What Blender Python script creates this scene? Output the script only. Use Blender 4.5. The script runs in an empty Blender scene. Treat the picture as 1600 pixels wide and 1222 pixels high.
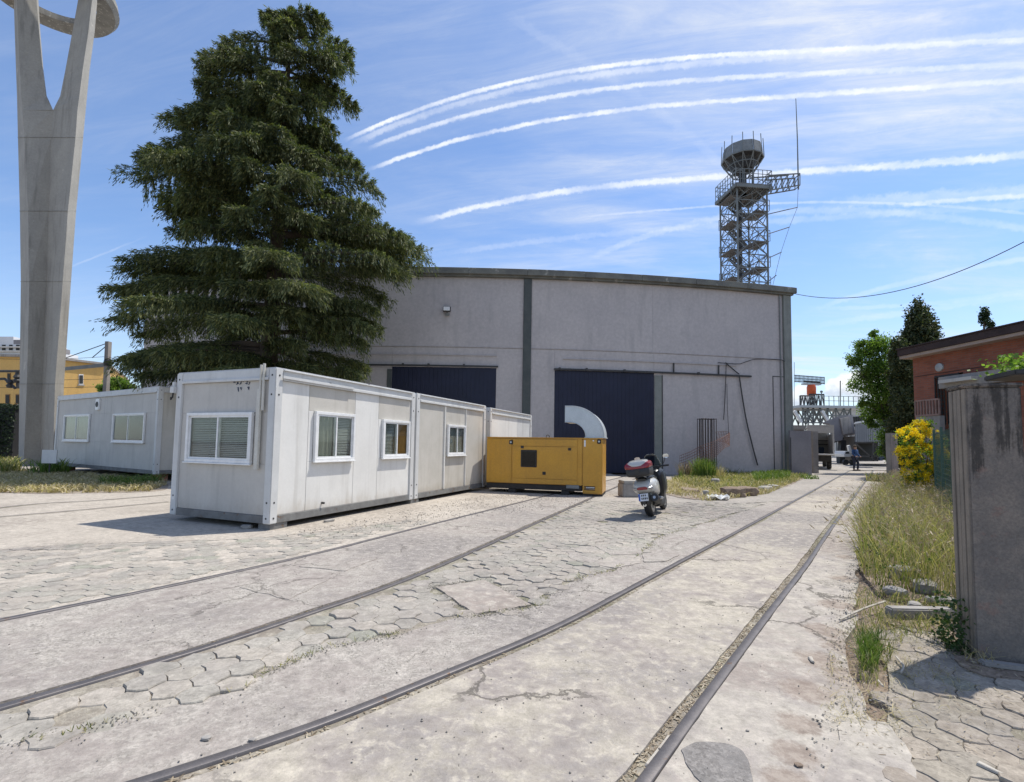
import bpy, bmesh, math, random
import numpy as np
from mathutils import Vector, Matrix
from mathutils.geometry import tessellate_polygon
R = math.radians
random.seed(7); rng = np.random.default_rng(11)
SC = bpy.context.scene
COL = SC.collection
# ---------------------------------------------------------------- camera
F_PX, PITCH, ROLL, EYE = 760.0, R(3.5), R(0.9), 1.5
CY = 647.0
cd = bpy.data.cameras.new("camera"); cam = bpy.data.objects.new("camera", cd); COL.objects.link(cam)
cd.sensor_width = 36.0; cd.sensor_fit = 'HORIZONTAL'; cd.lens = 36.0 * F_PX / 1600.0
cd.shift_y = (CY - 611.0) / 1600.0
cd.clip_start = 0.05; cd.clip_end = 3000.0
Mc = Matrix.Translation((0, 0, EYE)) @ Matrix.Rotation(R(90) + PITCH, 4, 'X') @ Matrix.Rotation(-ROLL if False else ROLL, 4, 'Z')
cam.matrix_world = Mc
SC.camera = cam
# ---------------------------------------------------------------- light
SUN_DIR = Vector((0.39, 0.20, 0.90)).normalized()
sd = bpy.data.lights.new("sun", 'SUN'); sd.energy = 4.6; sd.angle = R(0.53); sd.color = (1.0, 0.955, 0.88)
so = bpy.data.objects.new("sun", sd); COL.objects.link(so)
so.rotation_euler = SUN_DIR.to_track_quat('Z', 'Y').to_euler()
so.location = (10, 5, 40)
SC.view_settings.view_transform = 'Standard'; SC.view_settings.look = 'None'
SC.view_settings.exposure = 0.1; SC.view_settings.gamma = 1.0; SC.view_settings.use_curve_mapping = False
SC.render.engine = 'CYCLES'
SC.cycles.use_denoising = True
SC.cycles.max_bounces = 6; SC.cycles.diffuse_bounces = 3; SC.cycles.transparent_max_bounces = 16

# ---------------------------------------------------------------- pixel helpers (photograph of 1600 x 1222)
Rc = Mc.to_3x3(); CO = Vector((0, 0, EYE))
def ray(px, py):
    return (Rc @ Vector(((px - 800) / F_PX, -(py - CY) / F_PX, -1.0)))
def G(px, py, z=0.0):
    d = ray(px, py); t = (z - EYE) / d.z
    return CO + d * t
def D(px, py, Y):
    d = ray(px, py); return CO + d * (Y / d.y)
def onplane(px, py, p0, n):
    d = ray(px, py); return CO + d * ((Vector(p0) - CO).dot(n) / d.dot(n))

# ---------------------------------------------------------------- node helpers
class NT:
    def __init__(s, tree): s.t = tree; s.t.nodes.clear()
    def n(s, typ, props=None, **inp):
        nd = s.t.nodes.new(typ)
        for k, v in (props or {}).items(): setattr(nd, k, v)
        for k, v in inp.items():
            key = int(k[1:]) if k[0] == 'i' and k[1:].isdigit() else k.replace('_', ' ')
            s.put(nd.inputs[key], v)
        return nd
    def put(s, sock, v):
        if isinstance(v, bpy.types.NodeSocket): s.t.links.new(v, sock)
        elif v is not None:
            if isinstance(v, (tuple, list)) and sock.type == 'RGBA' and len(v) == 3: v = (*v, 1)
            sock.default_value = v
    def m(s, op, a, b=None, c=None, clamp=False):
        nd = s.t.nodes.new('ShaderNodeMath'); nd.operation = op; nd.use_clamp = clamp
        for i, v in enumerate((a, b, c)):
            if v is not None: s.put(nd.inputs[i], v)
        return nd.outputs[0]
    def vm(s, op, a, b=None, out=0):
        nd = s.t.nodes.new('ShaderNodeVectorMath'); nd.operation = op
        s.put(nd.inputs[0], a)
        if b is not None: s.put(nd.inputs[3 if op == 'SCALE' else 1], b)
        return nd.outputs[1 if op in ('DOT_PRODUCT', 'LENGTH') else 0]
    def mix(s, f, a, b, mode='MIX'):
        nd = s.t.nodes.new('ShaderNodeMix'); nd.data_type = 'RGBA'; nd.blend_type = mode
        s.put(nd.inputs[0], f); s.put(nd.inputs[6], a); s.put(nd.inputs[7], b); return nd.outputs[2]
    def ramp(s, f, stops, interp='LINEAR'):
        nd = s.t.nodes.new('ShaderNodeValToRGB'); nd.color_ramp.interpolation = interp
        e = nd.color_ramp.elements
        while len(e) < len(stops): e.new(0.5)
        for i, (p, c) in enumerate(stops):
            e[i].position = p; e[i].color = (c, c, c, 1) if isinstance(c, (int, float)) else (*c, 1)
        s.put(nd.inputs[0], f); return nd.outputs[0]
    def sm(s, v, a, b):
        nd = s.t.nodes.new('ShaderNodeMapRange'); nd.interpolation_type = 'SMOOTHSTEP'
        s.put(nd.inputs[0], v); nd.inputs[1].default_value = a; nd.inputs[2].default_value = b; return nd.outputs[0]
    def noise(s, vec, scale, detail=4, rough=0.55, dist=0.0, out=0):
        nd = s.n('ShaderNodeTexNoise', None, Vector=vec, Scale=scale, Detail=detail, Roughness=rough, Distortion=dist)
        return nd.outputs[out]
    def vor(s, vec, scale, feat='F1', out=0, rand=1.0):
        nd = s.n('ShaderNodeTexVoronoi', {'feature': feat}, Vector=vec, Scale=scale, Randomness=rand)
        return nd.outputs[out]
    def scl(s, vec, xyz):
        nd = s.n('ShaderNodeMapping', None, Vector=vec, Scale=xyz); return nd.outputs[0]
def srgb(r, g, b):
    f = lambda c: (c / 255) / 12.92 if c <= 10 else (((c / 255) + 0.055) / 1.055) ** 2.4
    return (f(r), f(g), f(b))
MATS = {}
def new_mat(name):
    m = bpy.data.materials.new(name); m.use_nodes = True; t = NT(m.node_tree)
    b = t.n('ShaderNodeBsdfPrincipled'); o = t.n('ShaderNodeOutputMaterial', None, Surface=b.outputs[0]); MATS[name] = m
    return m, t, b, o
def grainy(name, c1, c2, scale=3.0, rough=0.8, bump=0.15, bscale=40.0, metal=0.0, spec=0.3, streak=None, streak_amt=0.5,
           spots=None, spot_scale=6.0, spot_lim=0.62, streak_scale=5.0, island=0.0, bdist=0.01, coat=0.0, ribs=None, fine_amt=1.0, splash=None):
    """two-tone weathered material; streak = colour of vertical run marks, spots = colour of worn blotches"""
    m, t, b, o = new_mat(name)
    pos = t.n('ShaderNodeNewGeometry').outputs['Position']
    a = t.noise(pos, scale, 6, 0.62); f = t.sm(a, 0.3, 0.7)
    col = t.mix(f, c1, c2)
    fine = t.noise(pos, scale * 14, 4, 0.7)
    col = t.mix(1.0, col, t.ramp(fine, [(0.25, 1 - 0.14 * fine_amt), (0.75, 1 + 0.1 * fine_amt)]), 'MULTIPLY')
    if streak:
        sv = t.scl(pos, (streak_scale, streak_scale, 0.35)); sn = t.noise(sv, 1.0, 5, 0.6)
        sn = t.m('MULTIPLY', t.sm(sn, 0.5, 0.72), streak_amt); col = t.mix(sn, col, streak)
    if spots:
        pn = t.noise(pos, spot_scale, 8, 0.7); pn = t.sm(pn, spot_lim, spot_lim + 0.06); col = t.mix(pn, col, spots)
    if splash:
        zz = t.n('ShaderNodeSeparateXYZ', None, Vector=pos).outputs[2]
        sn2 = t.noise(t.scl(pos, (3, 3, 1.2)), 1.6, 8, 0.75)
        sp = t.sm(t.m('SUBTRACT', t.m('ADD', t.m('MULTIPLY', sn2, 0.9), 0.12), t.m('MULTIPLY', zz, 1.15)), 0.0, 0.5)
        col = t.mix(t.m('MULTIPLY', sp, 0.55), col, splash)
    if island:
        rnd = t.n('ShaderNodeNewGeometry').outputs['Random Per Island']
        col = t.mix(1.0, col, t.ramp(rnd, [(0, 1 - island), (1, 1 + island)]), 'MULTIPLY')
    t.put(b.inputs['Base Color'], col)
    t.put(b.inputs['Roughness'], t.m('ADD', rough - 0.06, t.m('MULTIPLY', fine, 0.12)))
    b.inputs['Metallic'].default_value = metal; b.inputs['Specular IOR Level'].default_value = spec
    b.inputs['Coat Weight'].default_value = coat
    if bump:
        bn = t.noise(pos, bscale, 6, 0.65)
        bp = t.n('ShaderNodeBump', None, Strength=bump, Distance=bdist, Height=bn); t.put(b.inputs['Normal'], bp.outputs[0])
    return m
def plain(name, c, rough=0.5, metal=0.0, spec=0.5, coat=0.0, emit=None):
    m, t, b, o = new_mat(name)
    pos = t.n('ShaderNodeNewGeometry').outputs['Position']
    n = t.noise(pos, 9.0, 5, 0.6)
    t.put(b.inputs['Base Color'], t.mix(1.0, c, t.ramp(n, [(0.3, 0.88), (0.7, 1.06)]), 'MULTIPLY'))
    t.put(b.inputs['Roughness'], t.m('ADD', rough - 0.05, t.m('MULTIPLY', n, 0.1)))
    b.inputs['Metallic'].default_value = metal; b.inputs['Specular IOR Level'].default_value = spec
    b.inputs['Coat Weight'].default_value = coat
    return m
def leafmat(name, stops, trans=0.35, rough=0.55, patch=None):
    m, t, b, o = new_mat(name)
    g = t.n('ShaderNodeNewGeometry')
    rnd = g.outputs['Random Per Island']; pos = g.outputs['Position']
    col = t.ramp(rnd, stops)
    big = t.noise(pos, 0.9, 3, 0.5)
    col = t.mix(1.0, col, t.ramp(big, [(0.3, 0.75), (0.7, 1.2)]), 'MULTIPLY')
    t.put(b.inputs['Base Color'], col); b.inputs['Roughness'].default_value = rough
    b.inputs['Specular IOR Level'].default_value = 0.25
    tr = t.n('ShaderNodeBsdfTranslucent', None, Color=t.mix(1.0, col, (1.3, 1.5, 0.6), 'MULTIPLY'))
    mx = t.n('ShaderNodeMixShader', None, i0=trans, i1=b.outputs[0], i2=tr.outputs[0])
    t.put(o.inputs[0], mx.outputs[0]); return m
def stonemat(name, c1, c2, c3, dark, crack=0.5, cscale=0.8, pits=0.5, joint=None, bump=0.5, gravel=0.5, green=0.0, dirt=None):
    """worn concrete seen close: patches, aggregate speckle, pits and hairline cracks"""
    m, t, b, o = new_mat(name)
    pos = t.n('ShaderNodeNewGeometry').outputs['Position']
    big = t.noise(pos, 0.28, 5, 0.6, 0.6); mid = t.noise(pos, 1.7, 7, 0.68, 0.4); mot = t.noise(t.vm('ADD', pos, (3.0, 9.0, 0.0)), 9.0, 8, 0.76, 0.3); sml = t.noise(pos, 11, 8, 0.75); fin = t.noise(pos, 90, 4, 0.7)
    col = t.mix(t.sm(mid, 0.36, 0.62), c1, c2)
    col = t.mix(t.sm(t.m('ADD', big, t.m('MULTIPLY', t.m('SUBTRACT', sml, 0.5), 0.35)), 0.46, 0.6), col, c3)
    col = t.mix(t.m('MULTIPLY', t.sm(mot, 0.50, 0.62), 0.75), col, c2)
    col = t.mix(1.0, col, t.ramp(mot, [(0.32, 0.80), (0.5, 1.0), (0.68, 1.12)]), 'MULTIPLY')
    col = t.mix(1.0, col, t.ramp(sml, [(0.28, 0.62), (0.42, 0.9), (0.52, 1.0), (0.7, 1.22)]), 'MULTIPLY')
    if dirt:
        dd_ = None
        for (px_, py_, rad) in dirt:
            q_ = G(px_, py_); dv_ = t.m('DIVIDE', t.vm('LENGTH', t.vm('SUBTRACT', pos, (q_.x, q_.y, 0.0))), rad)
            dd_ = dv_ if dd_ is None else t.m('MINIMUM', dd_, dv_)
        dm = t.m('SUBTRACT', 1.0, t.sm(t.m('ADD', dd_, t.m('MULTIPLY', t.m('SUBTRACT', t.m('ADD', t.m('MULTIPLY', mid, 0.4), t.m('MULTIPLY', sml, 0.6)), 0.5), 2.2)), 0.55, 1.15))
        col = t.mix(t.m('MULTIPLY', dm, 0.8), col, t.mix(t.sm(sml, 0.4, 0.6), (0.235, 0.185, 0.15), (0.34, 0.285, 0.235)))
    if green:
        gn = t.noise(t.vm('ADD', pos, (31.0, 7.0, 0.0)), 0.6, 6, 0.7); col = t.mix(t.m('MULTIPLY', t.sm(gn, 0.5, 0.66), green), col, (0.25, 0.30, 0.22))
    ag = t.n('ShaderNodeTexVoronoi', None, Vector=pos, Scale=75.0); agv = t.n('ShaderNodeSeparateColor', None, Color=ag.outputs[1]).outputs[0]
    col = t.mix(t.m('MULTIPLY', t.sm(mid, 0.3, 0.75), gravel), col, t.mix(1.0, col, t.ramp(agv, [(0.0, 0.62), (0.5, 1.0), (1.0, 1.35)]), 'MULTIPLY'))
    pv = t.n('ShaderNodeTexVoronoi', None, Vector=t.vm('ADD', pos, t.vm('SCALE', t.noise(pos, 30, 3, 0.6, 0, 1), 0.03)), Scale=24.0)
    ps = t.n('ShaderNodeSeparateColor', None, Color=pv.outputs[1])
    pitm = t.m('MULTIPLY', t.m('LESS_THAN', pv.outputs[0], t.m('MULTIPLY', t.m('SUBTRACT', ps.outputs[0], 0.80), 0.9)), pits)
    col = t.mix(pitm, col, dark)
    wob = t.vm('ADD', pos, t.vm('SCALE', t.noise(pos, 2.4, 6, 0.7, 0, 1), 0.55))
    ce = t.vor(wob, cscale, 'DISTANCE_TO_EDGE'); cm = t.noise(pos, 0.55, 2, 0.5)
    cl = t.m('MULTIPLY', t.m('SUBTRACT', 1.0, t.sm(ce, 0.003, 0.014)), t.m('MULTIPLY', t.sm(cm, 0.46, 0.56), crack))
    ce2 = t.vor(t.vm('ADD', wob, (5.0, 3.0, 0)), cscale * 3.3, 'DISTANCE_TO_EDGE')
    cl2 = t.m('MULTIPLY', t.m('SUBTRACT', 1.0, t.sm(ce2, 0.003, 0.02)), t.m('MULTIPLY', t.sm(mid, 0.55, 0.68), crack * 0.7))
    cr = t.m('MAXIMUM', cl, cl2); col = t.mix(cr, col, dark)
    t.put(b.inputs['Base Color'], col); b.inputs['Roughness'].default_value = 0.9; b.inputs['Specular IOR Level'].default_value = 0.2
    h = t.m('ADD', t.m('MULTIPLY', sml, 0.6), t.m('MULTIPLY', fin, 0.35))
    h = t.m('ADD', h, t.m('MULTIPLY', agv, 0.12)); h = t.m('SUBTRACT', h, t.m('MULTIPLY', t.m('MAXIMUM', cr, pitm), 0.8))
    bp = t.n('ShaderNodeBump', None, Strength=bump, Distance=0.012, Height=h); t.put(b.inputs['Normal'], bp.outputs[0])
    return m

# ---------------------------------------------------------------- object helpers
def link(o): COL.objects.link(o); return o
def tag(o, label=None, cat=None, group=None, kind=None):
    if label: o['label'] = label
    if cat: o['category'] = cat
    if group: o['group'] = group
    if kind: o['kind'] = kind
    return o
def thing(name, label, cat, loc=(0, 0, 0), rotz=0.0, group=None, rot=None):
    o = bpy.data.objects.new(name, None); link(o); o.empty_display_size = 0.3
    o.location = loc; o.rotation_euler = rot if rot else (0, 0, rotz); tag(o, label, cat, group)
    return o
def local_of(p):
    return Matrix.LocRotScale(p.location, p.rotation_euler, None)
class MB:
    def __init__(s): s.v = []; s.f = []
    def add(s, vs, fs):
        n = len(s.v); s.v += [tuple(v) for v in vs]; s.f += [tuple(n + i for i in f) for f in fs]; return s
    def box(s, x0, x1, y0, y1, z0, z1):
        return s.add([(x0,y0,z0),(x1,y0,z0),(x1,y1,z0),(x0,y1,z0),(x0,y0,z1),(x1,y0,z1),(x1,y1,z1),(x0,y1,z1)],
                     [(0,3,2,1),(4,5,6,7),(0,1,5,4),(1,2,6,5),(2,3,7,6),(3,0,4,7)])
    def hexa(s, b, t):
        """b, t: four bottom and four top points, anticlockwise from above"""
        return s.add(list(b) + list(t), [(0,3,2,1),(4,5,6,7),(0,1,5,4),(1,2,6,5),(2,3,7,6),(3,0,4,7)])
    def prism(s, poly, z0, z1):
        n = len(poly)
        vs = [(p[0], p[1], z0) for p in poly] + [(p[0], p[1], z1) for p in poly]
        fs = [tuple(reversed(range(n))), tuple(range(n, 2 * n))] + [(i, (i + 1) % n, n + (i + 1) % n, n + i) for i in range(n)]
        return s.add(vs, fs)
    def extr(s, poly3, vec):
        n = len(poly3); vec = Vector(vec)
        vs = [Vector(p) for p in poly3]; vs += [p + vec for p in vs]
        fs = [tuple(reversed(range(n))), tuple(range(n, 2 * n))] + [(i, (i + 1) % n, n + (i + 1) % n, n + i) for i in range(n)]
        return s.add(vs, fs)
    def tube(s, pts, r, n=8, caps=True, flat=None):
        pts = [Vector(p) for p in pts]; rs = r if isinstance(r, (list, tuple)) else [r] * len(pts)
        base = len(s.v); up = None
        for i, p in enumerate(pts):
            d = (pts[min(i + 1, len(pts) - 1)] - pts[max(i - 1, 0)]).normalized()
            if up is None: up = d.orthogonal().normalized()
            else:
                up = (up - d * up.dot(d)); up = up.normalized() if up.length > 1e-6 else d.orthogonal().normalized()
            w = d.cross(up)
            for k in range(n):
                a = 2 * math.pi * k / n
                s.v.append(tuple(p + (up * math.cos(a) + w * math.sin(a)) * rs[i]))
        for i in range(len(pts) - 1):
            for k in range(n):
                a = base + i * n + k; b = base + i * n + (k + 1) % n
                s.f.append((a, b, b + n, a + n))
        if caps:
            s.f.append(tuple(base + k for k in reversed(range(n)))); e = base + (len(pts) - 1) * n
            s.f.append(tuple(e + k for k in range(n)))
        return s
    def bar(s, p0, p1, w, h=None, up=(0, 0, 1)):
        """rectangular bar between two points"""
        p0 = Vector(p0); p1 = Vector(p1); d = (p1 - p0).normalized(); h = h or w; up = Vector(up)
        if abs(d.dot(up)) > 0.98: up = Vector((1, 0, 0))
        sx = d.cross(up).normalized() * w / 2; sz = sx.cross(d).normalized() * h / 2
        q = lambda p: [p - sx - sz, p + sx - sz, p + sx + sz, p - sx + sz]
        return s.add(q(p0) + q(p1), [(0,1,2,3),(7,6,5,4),(1,0,4,5),(2,1,5,6),(3,2,6,7),(0,3,7,4)])
    def sph(s, c, r, nu=12, nv=8, sc=(1, 1, 1)):
        vs = []; fs = []
        for j in range(nv + 1):
            th = math.pi * j / nv
            for i in range(nu):
                a = 2 * math.pi * i / nu
                vs.append((c[0] + r * sc[0] * math.sin(th) * math.cos(a), c[1] + r * sc[1] * math.sin(th) * math.sin(a), c[2] + r * sc[2] * math.cos(th)))
        for j in range(nv):
            for i in range(nu):
                fs.append((j*nu+i, (j+1)*nu+i, (j+1)*nu+(i+1)%nu, j*nu+(i+1)%nu))
        return s.add(vs, fs)
    def lathe(s, prof, c=(0, 0, 0), n=16, axis='Z'):
        vs = []; fs = []; m = len(prof)
        for (r, z) in prof:
            for i in range(n):
                a = 2 * math.pi * i / n; x, y = r * math.cos(a), r * math.sin(a)
                p = (x, y, z) if axis == 'Z' else ((z, x, y) if axis == 'X' else (y, z, x))
                vs.append((c[0] + p[0], c[1] + p[1], c[2] + p[2]))
        for j in range(m - 1):
            for i in range(n): fs.append((j*n+i, j*n+(i+1)%n, (j+1)*n+(i+1)%n, (j+1)*n+i))
        fs.append(tuple(reversed(range(n)))); fs.append(tuple((m-1)*n + i for i in range(n)))
        return s.add(vs, fs)
    def build(s, name, mat, parent=None, world=False, smooth=False, bevel=0.0, kind=None, seg=2):
        me = bpy.data.meshes.new(name)
        vs = s.v
        if world and parent is not None:
            Mi = local_of(parent).inverted(); vs = [tuple(Mi @ Vector(v)) for v in vs]
        me.from_pydata(vs, [], s.f); me.update()
        bm = bmesh.new(); bm.from_mesh(me); bmesh.ops.remove_doubles(bm, verts=bm.verts, dist=1e-6); bmesh.ops.dissolve_degenerate(bm, edges=bm.edges, dist=1e-6)
        bmesh.ops.recalc_face_normals(bm, faces=bm.faces)
        if bevel: bmesh.ops.bevel(bm, geom=[e for e in bm.edges if len(e.link_faces) == 2 and e.calc_face_angle(0) > 0.5], offset=bevel, segments=seg, affect='EDGES', clamp_overlap=True)
        bm.to_mesh(me); bm.free()
        if smooth:
            me.polygons.foreach_set('use_smooth', [True] * len(me.polygons)); me.set_sharp_from_angle(angle=R(40))
        me.materials.append(MATS[mat])
        o = bpy.data.objects.new(name, me); link(o)
        if parent is not None: o.parent = parent
        if kind: o['kind'] = kind
        return o
def raw_mesh(name, V, F, mat, parent=None, kind=None, smooth=False):
    """V (n,3) array, F (m,k) array of one face size"""
    V = np.asarray(V, dtype=np.float32); F = np.asarray(F, dtype=np.int32)
    me = bpy.data.meshes.new(name); k = F.shape[1]
    me.vertices.add(len(V)); me.vertices.foreach_set('co', V.ravel())
    me.loops.add(F.size); me.loops.foreach_set('vertex_index', F.ravel())
    me.polygons.add(len(F)); me.polygons.foreach_set('loop_start', np.arange(0, F.size, k, dtype=np.int32))
    if smooth: me.polygons.foreach_set('use_smooth', np.ones(len(F), dtype=bool))
    me.update(calc_edges=True); me.materials.append(MATS[mat])
    o = bpy.data.objects.new(name, me); link(o)
    if parent is not None:
        o.parent = parent
        if parent.location.length > 0 or parent.rotation_euler.z: o.matrix_parent_inverse = local_of(parent).inverted()
    if kind: o['kind'] = kind
    return o
def catmull(pts, step=0.15):
    P = [Vector(p) for p in pts]; out = []
    P = [2 * P[0] - P[1]] + P + [2 * P[-1] - P[-2]]
    for i in range(1, len(P) - 2):
        p0, p1, p2, p3 = P[i-1:i+3]; n = max(2, int((p2 - p1).length / step))
        for k in range(n):
            t = k / n
            out.append(0.5 * ((2*p1) + (p2-p0)*t + (2*p0-5*p1+4*p2-p3)*t*t + (3*p1-p0-3*p2+p3)*t**3))
    out.append(P[-2]); return out
def offset(c, d):
    """positive d: to the right of travel"""
    out = []
    for i, p in enumerate(c):
        t = c[min(i+1, len(c)-1)] - c[max(i-1, 0)]; t.z = 0; t.normalize()
        out.append(p + Vector((t.y, -t.x, 0)) * d)
    return out
def inpoly(x, y, poly):
    c = False; n = len(poly); j = n - 1
    for i in range(n):
        xi, yi = poly[i][0], poly[i][1]; xj, yj = poly[j][0], poly[j][1]
        if (yi > y) != (yj > y) and x < (xj - xi) * (y - yi) / (yj - yi) + xi: c = not c
        j = i
    return c
def slab(name, poly, mat, z0=-0.05, z1=0.0, parent=None, kind='structure'):
    tri = tessellate_polygon([[Vector((p[0], p[1], 0)) for p in poly]])
    n = len(poly); m = MB()
    m.v = [(p[0], p[1], z1) for p in poly] + [(p[0], p[1], z0) for p in poly]
    m.f = [tuple(t) for t in tri] + [(i, (i+1) % n, n + (i+1) % n, n + i) for i in range(n)]
    me = bpy.data.meshes.new(name); me.from_pydata(m.v, [], m.f); me.update()
    for p in me.polygons: pass
    bm = bmesh.new(); bm.from_mesh(me)
    for f in bm.faces[:len(tri)] if False else bm.faces:
        f.normal_update()
        if f.index < len(tri) and f.normal.z < 0: f.normal_flip()
    bm.to_mesh(me); bm.free()
    me.materials.append(MATS[mat]); o = bpy.data.objects.new(name, me); link(o)
    if parent is not None: o.parent = parent
    if kind: o['kind'] = kind
    return o
# ---------------------------------------------------------------- world: sky, cirrus and contrails as functions of direction
CONTRAILS = [  # pixel points, half width (px), strength, fade-in start px, ragged side
    ([(530,222),(600,193),(700,154),(800,127),(900,108),(1050,94),(1200,81),(1350,71),(1600,62)], 4.5, 0.95, 560, 1),
    ([(540,228),(620,196),(700,165),(800,139),(900,120),(1050,103),(1200,87),(1350,75)], 6.5, 0.45, 560, 1),
    ([(565,236),(650,202),(750,173),(850,152),(1000,134),(1150,120),(1300,111),(1450,105),(1600,101)], 5.0, 0.72, 600, 1),
    ([(570,268),(650,238),(750,209),(850,189),(1000,171),(1130,159),(1300,143),(1450,135),(1600,126)], 6.0, 0.9, 600, 0),
    ([(640,352),(750,321),(850,304),(1000,288),(1120,276),(1250,268),(1400,258),(1600,243)], 9.0, 0.8, 690, 0),
    ([(1380,322),(1450,317),(1520,311),(1600,306)], 6.0, 0.7, 1450, 0),
    ([(1250,325),(1400,312),(1500,306),(1600,300)], 15.0, 0.35, 1400, 0),
    ([(880,341),(1000,331),(1120,322),(1200,318)], 3.5, 0.33, 960, 0),
    ([(640,405),(850,376),(1120,352),(1250,343)], 9.0, 0.22, 760, 0),
    ([(900,415),(1000,372),(1120,342)], 10.0, 0.25, 930, 0),
    ([(770,10),(870,70),(960,125),(1120,250),(1160,290)], 13.0, 0.09, 800, 0),
    ([(1260,200),(1400,178),(1600,140)], 30.0, 0.12, 1350, 0),
    ([(1240,495),(1420,440),(1600,405)], 7.0, 0.25, 1290, 0),
    ([(1240,480),(1400,478),(1600,455)], 6.0, 0.18, 1290, 0),
    ([(1240,515),(1400,490),(1600,462)], 9.0, 0.2, 1290, 0),
    ([(90,425),(170,393),(240,365)], 2.5, 0.25, 110, 0),
]
SKY_GAIN = 0.116
def build_world():
    w = bpy.data.worlds.new("World"); SC.world = w; w.use_nodes = True; t = NT(w.node_tree)
    sky = t.n('ShaderNodeTexSky', {'sky_type': 'NISHITA', 'sun_disc': False})
    sky.sun_elevation = math.asin(SUN_DIR.z); sky.sun_rotation = math.atan2(SUN_DIR.x, SUN_DIR.y)
    sky.air_density = 1.05; sky.dust_density = 0.55; sky.ozone_density = 2.2; sky.altitude = 50
    dirv = t.vm('NORMALIZE', t.n('ShaderNodeTexCoord').outputs['Generated'])
    dz = t.n('ShaderNodeSeparateXYZ', None, Vector=dirv).outputs[2]
    # cirrus veil: project on a high plane so that streaks converge to the horizon
    pl = t.vm('DIVIDE', dirv, t.n('ShaderNodeCombineXYZ', None, X=t.m('ADD', t.m('MAXIMUM', dz, 0.0), 0.12), Y=t.m('ADD', t.m('MAXIMUM', dz, 0.0), 0.12), Z=1.0).outputs[0])
    pl = t.n('ShaderNodeMapping', None, Vector=pl, Rotation=(0, 0, R(28)), Scale=(0.55, 1.35, 0.0)).outputs[0]
    warp = t.vm('ADD', pl, t.vm('SCALE', t.noise(pl, 0.7, 3, 0.5, 0, 1), 1.1))
    c1 = t.noise(warp, 0.8, 9, 0.62); c2 = t.sm(t.noise(t.scl(pl, (1.0, 2.6, 1.0)), 3.2, 9, 0.72, 0.9), 0.28, 0.78)
    dx = t.n('ShaderNodeSeparateXYZ', None, Vector=dirv).outputs[0]
    veil = t.m('MULTIPLY', t.sm(c1, 0.40, 0.68), t.m('ADD', 0.35, t.m('MULTIPLY', c2, 0.9)))
    veil = t.m('MULTIPLY', veil, t.m('ADD', 0.16, t.m('MULTIPLY', t.sm(dx, -0.35, 0.5), 0.74)))
    low = t.m('MULTIPLY', t.m('SUBTRACT', 1.0, t.sm(dz, 0.0, 0.36)), 0.24)
    veil = t.m('ADD', veil, low, clamp=True)
    cloudc = (7.2, 7.5, 7.9)
    tint = t.mix(1.0, sky.outputs[0], (1.18, 1.32, 1.52), 'MULTIPLY')
    col = t.mix(veil, tint, cloudc)
    # cumulus heads low on the right
    n0 = t.noise(dirv, 9.0, 8, 0.6)
    for (px, py, rx, ry, a) in [(1345, 600, 34, 28, 1.0), (1305, 606, 18, 17, .9), (1250, 618, 18, 22, .9), (1385, 616, 26, 22, .9)]:
        c = ray(px, py).normalized(); u = ray(px + 10, py).normalized() - c; v = ray(px, py - 10).normalized() - c
        d = t.vm('SUBTRACT', dirv, tuple(c))
        a1 = t.m('DIVIDE', t.vm('DOT_PRODUCT', d, tuple(u.normalized())), rx / F_PX * 0.72)
        b1 = t.m('DIVIDE', t.vm('DOT_PRODUCT', d, tuple(v.normalized())), ry / F_PX * 0.72)
        rr = t.m('ADD', t.m('MULTIPLY', a1, a1), t.m('MULTIPLY', b1, b1))
        nn = t.noise(dirv, 55.0, 6, 0.62)
        msk = t.m('SUBTRACT', 1.0, t.sm(t.m('ADD', rr, t.m('MULTIPLY', t.m('SUBTRACT', nn, 0.5), 2.6)), 0.55, 1.3))
        shade = t.mix(t.sm(t.m('ADD', b1, t.m('MULTIPLY', t.m('SUBTRACT', nn, 0.5), 3.0)), -0.9, 0.5), (5.6, 6.1, 7.0), (8.8, 8.9, 9.0))
        col = t.mix(t.m('MULTIPLY', msk, a * 0.92), col, shade)
    fluff = t.noise(dirv, 110.0, 5, 0.65); fluff2 = t.noise(dirv, 34.0, 4, 0.6); streaky = t.noise(dirv, 16.0, 5, 0.6); fine3 = t.noise(dirv, 240.0, 4, 0.65)
    for pts, hw, amt, x0, rag in CONTRAILS:
        Dm = np.array([list(ray(*p).normalized()) for p in pts])
        axv = Dm[-1] - Dm[0]; axv = axv / np.linalg.norm(axv); nv = np.cross(Dm[len(Dm)//2], axv); nv = nv / np.linalg.norm(nv)
        if nv[2] < 0: nv = -nv
        pc = np.polyfit(Dm @ axv, Dm @ nv, min(3, len(pts) - 1)); pc = np.append(np.zeros(4 - len(pc)), pc)
        sv_ = t.vm('DOT_PRODUCT', dirv, tuple(float(v) for v in axv)); pv_ = float(pc[0])
        for q_ in pc[1:]: pv_ = t.m('ADD', t.m('MULTIPLY', pv_, sv_), float(q_))
        d = t.m('SUBTRACT', t.vm('DOT_PRODUCT', dirv, tuple(float(v) for v in nv)), pv_)   # >0 above the trail
        wd = hw / F_PX * 0.40
        d = t.m('ADD', d, t.m('MULTIPLY', t.m('SUBTRACT', fluff2, 0.5), wd * 1.6))
        amt = t.m('MULTIPLY', t.m('ADD', 0.36, t.m('MULTIPLY', t.sm(streaky, 0.34, 0.66), 0.52)), amt)
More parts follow.
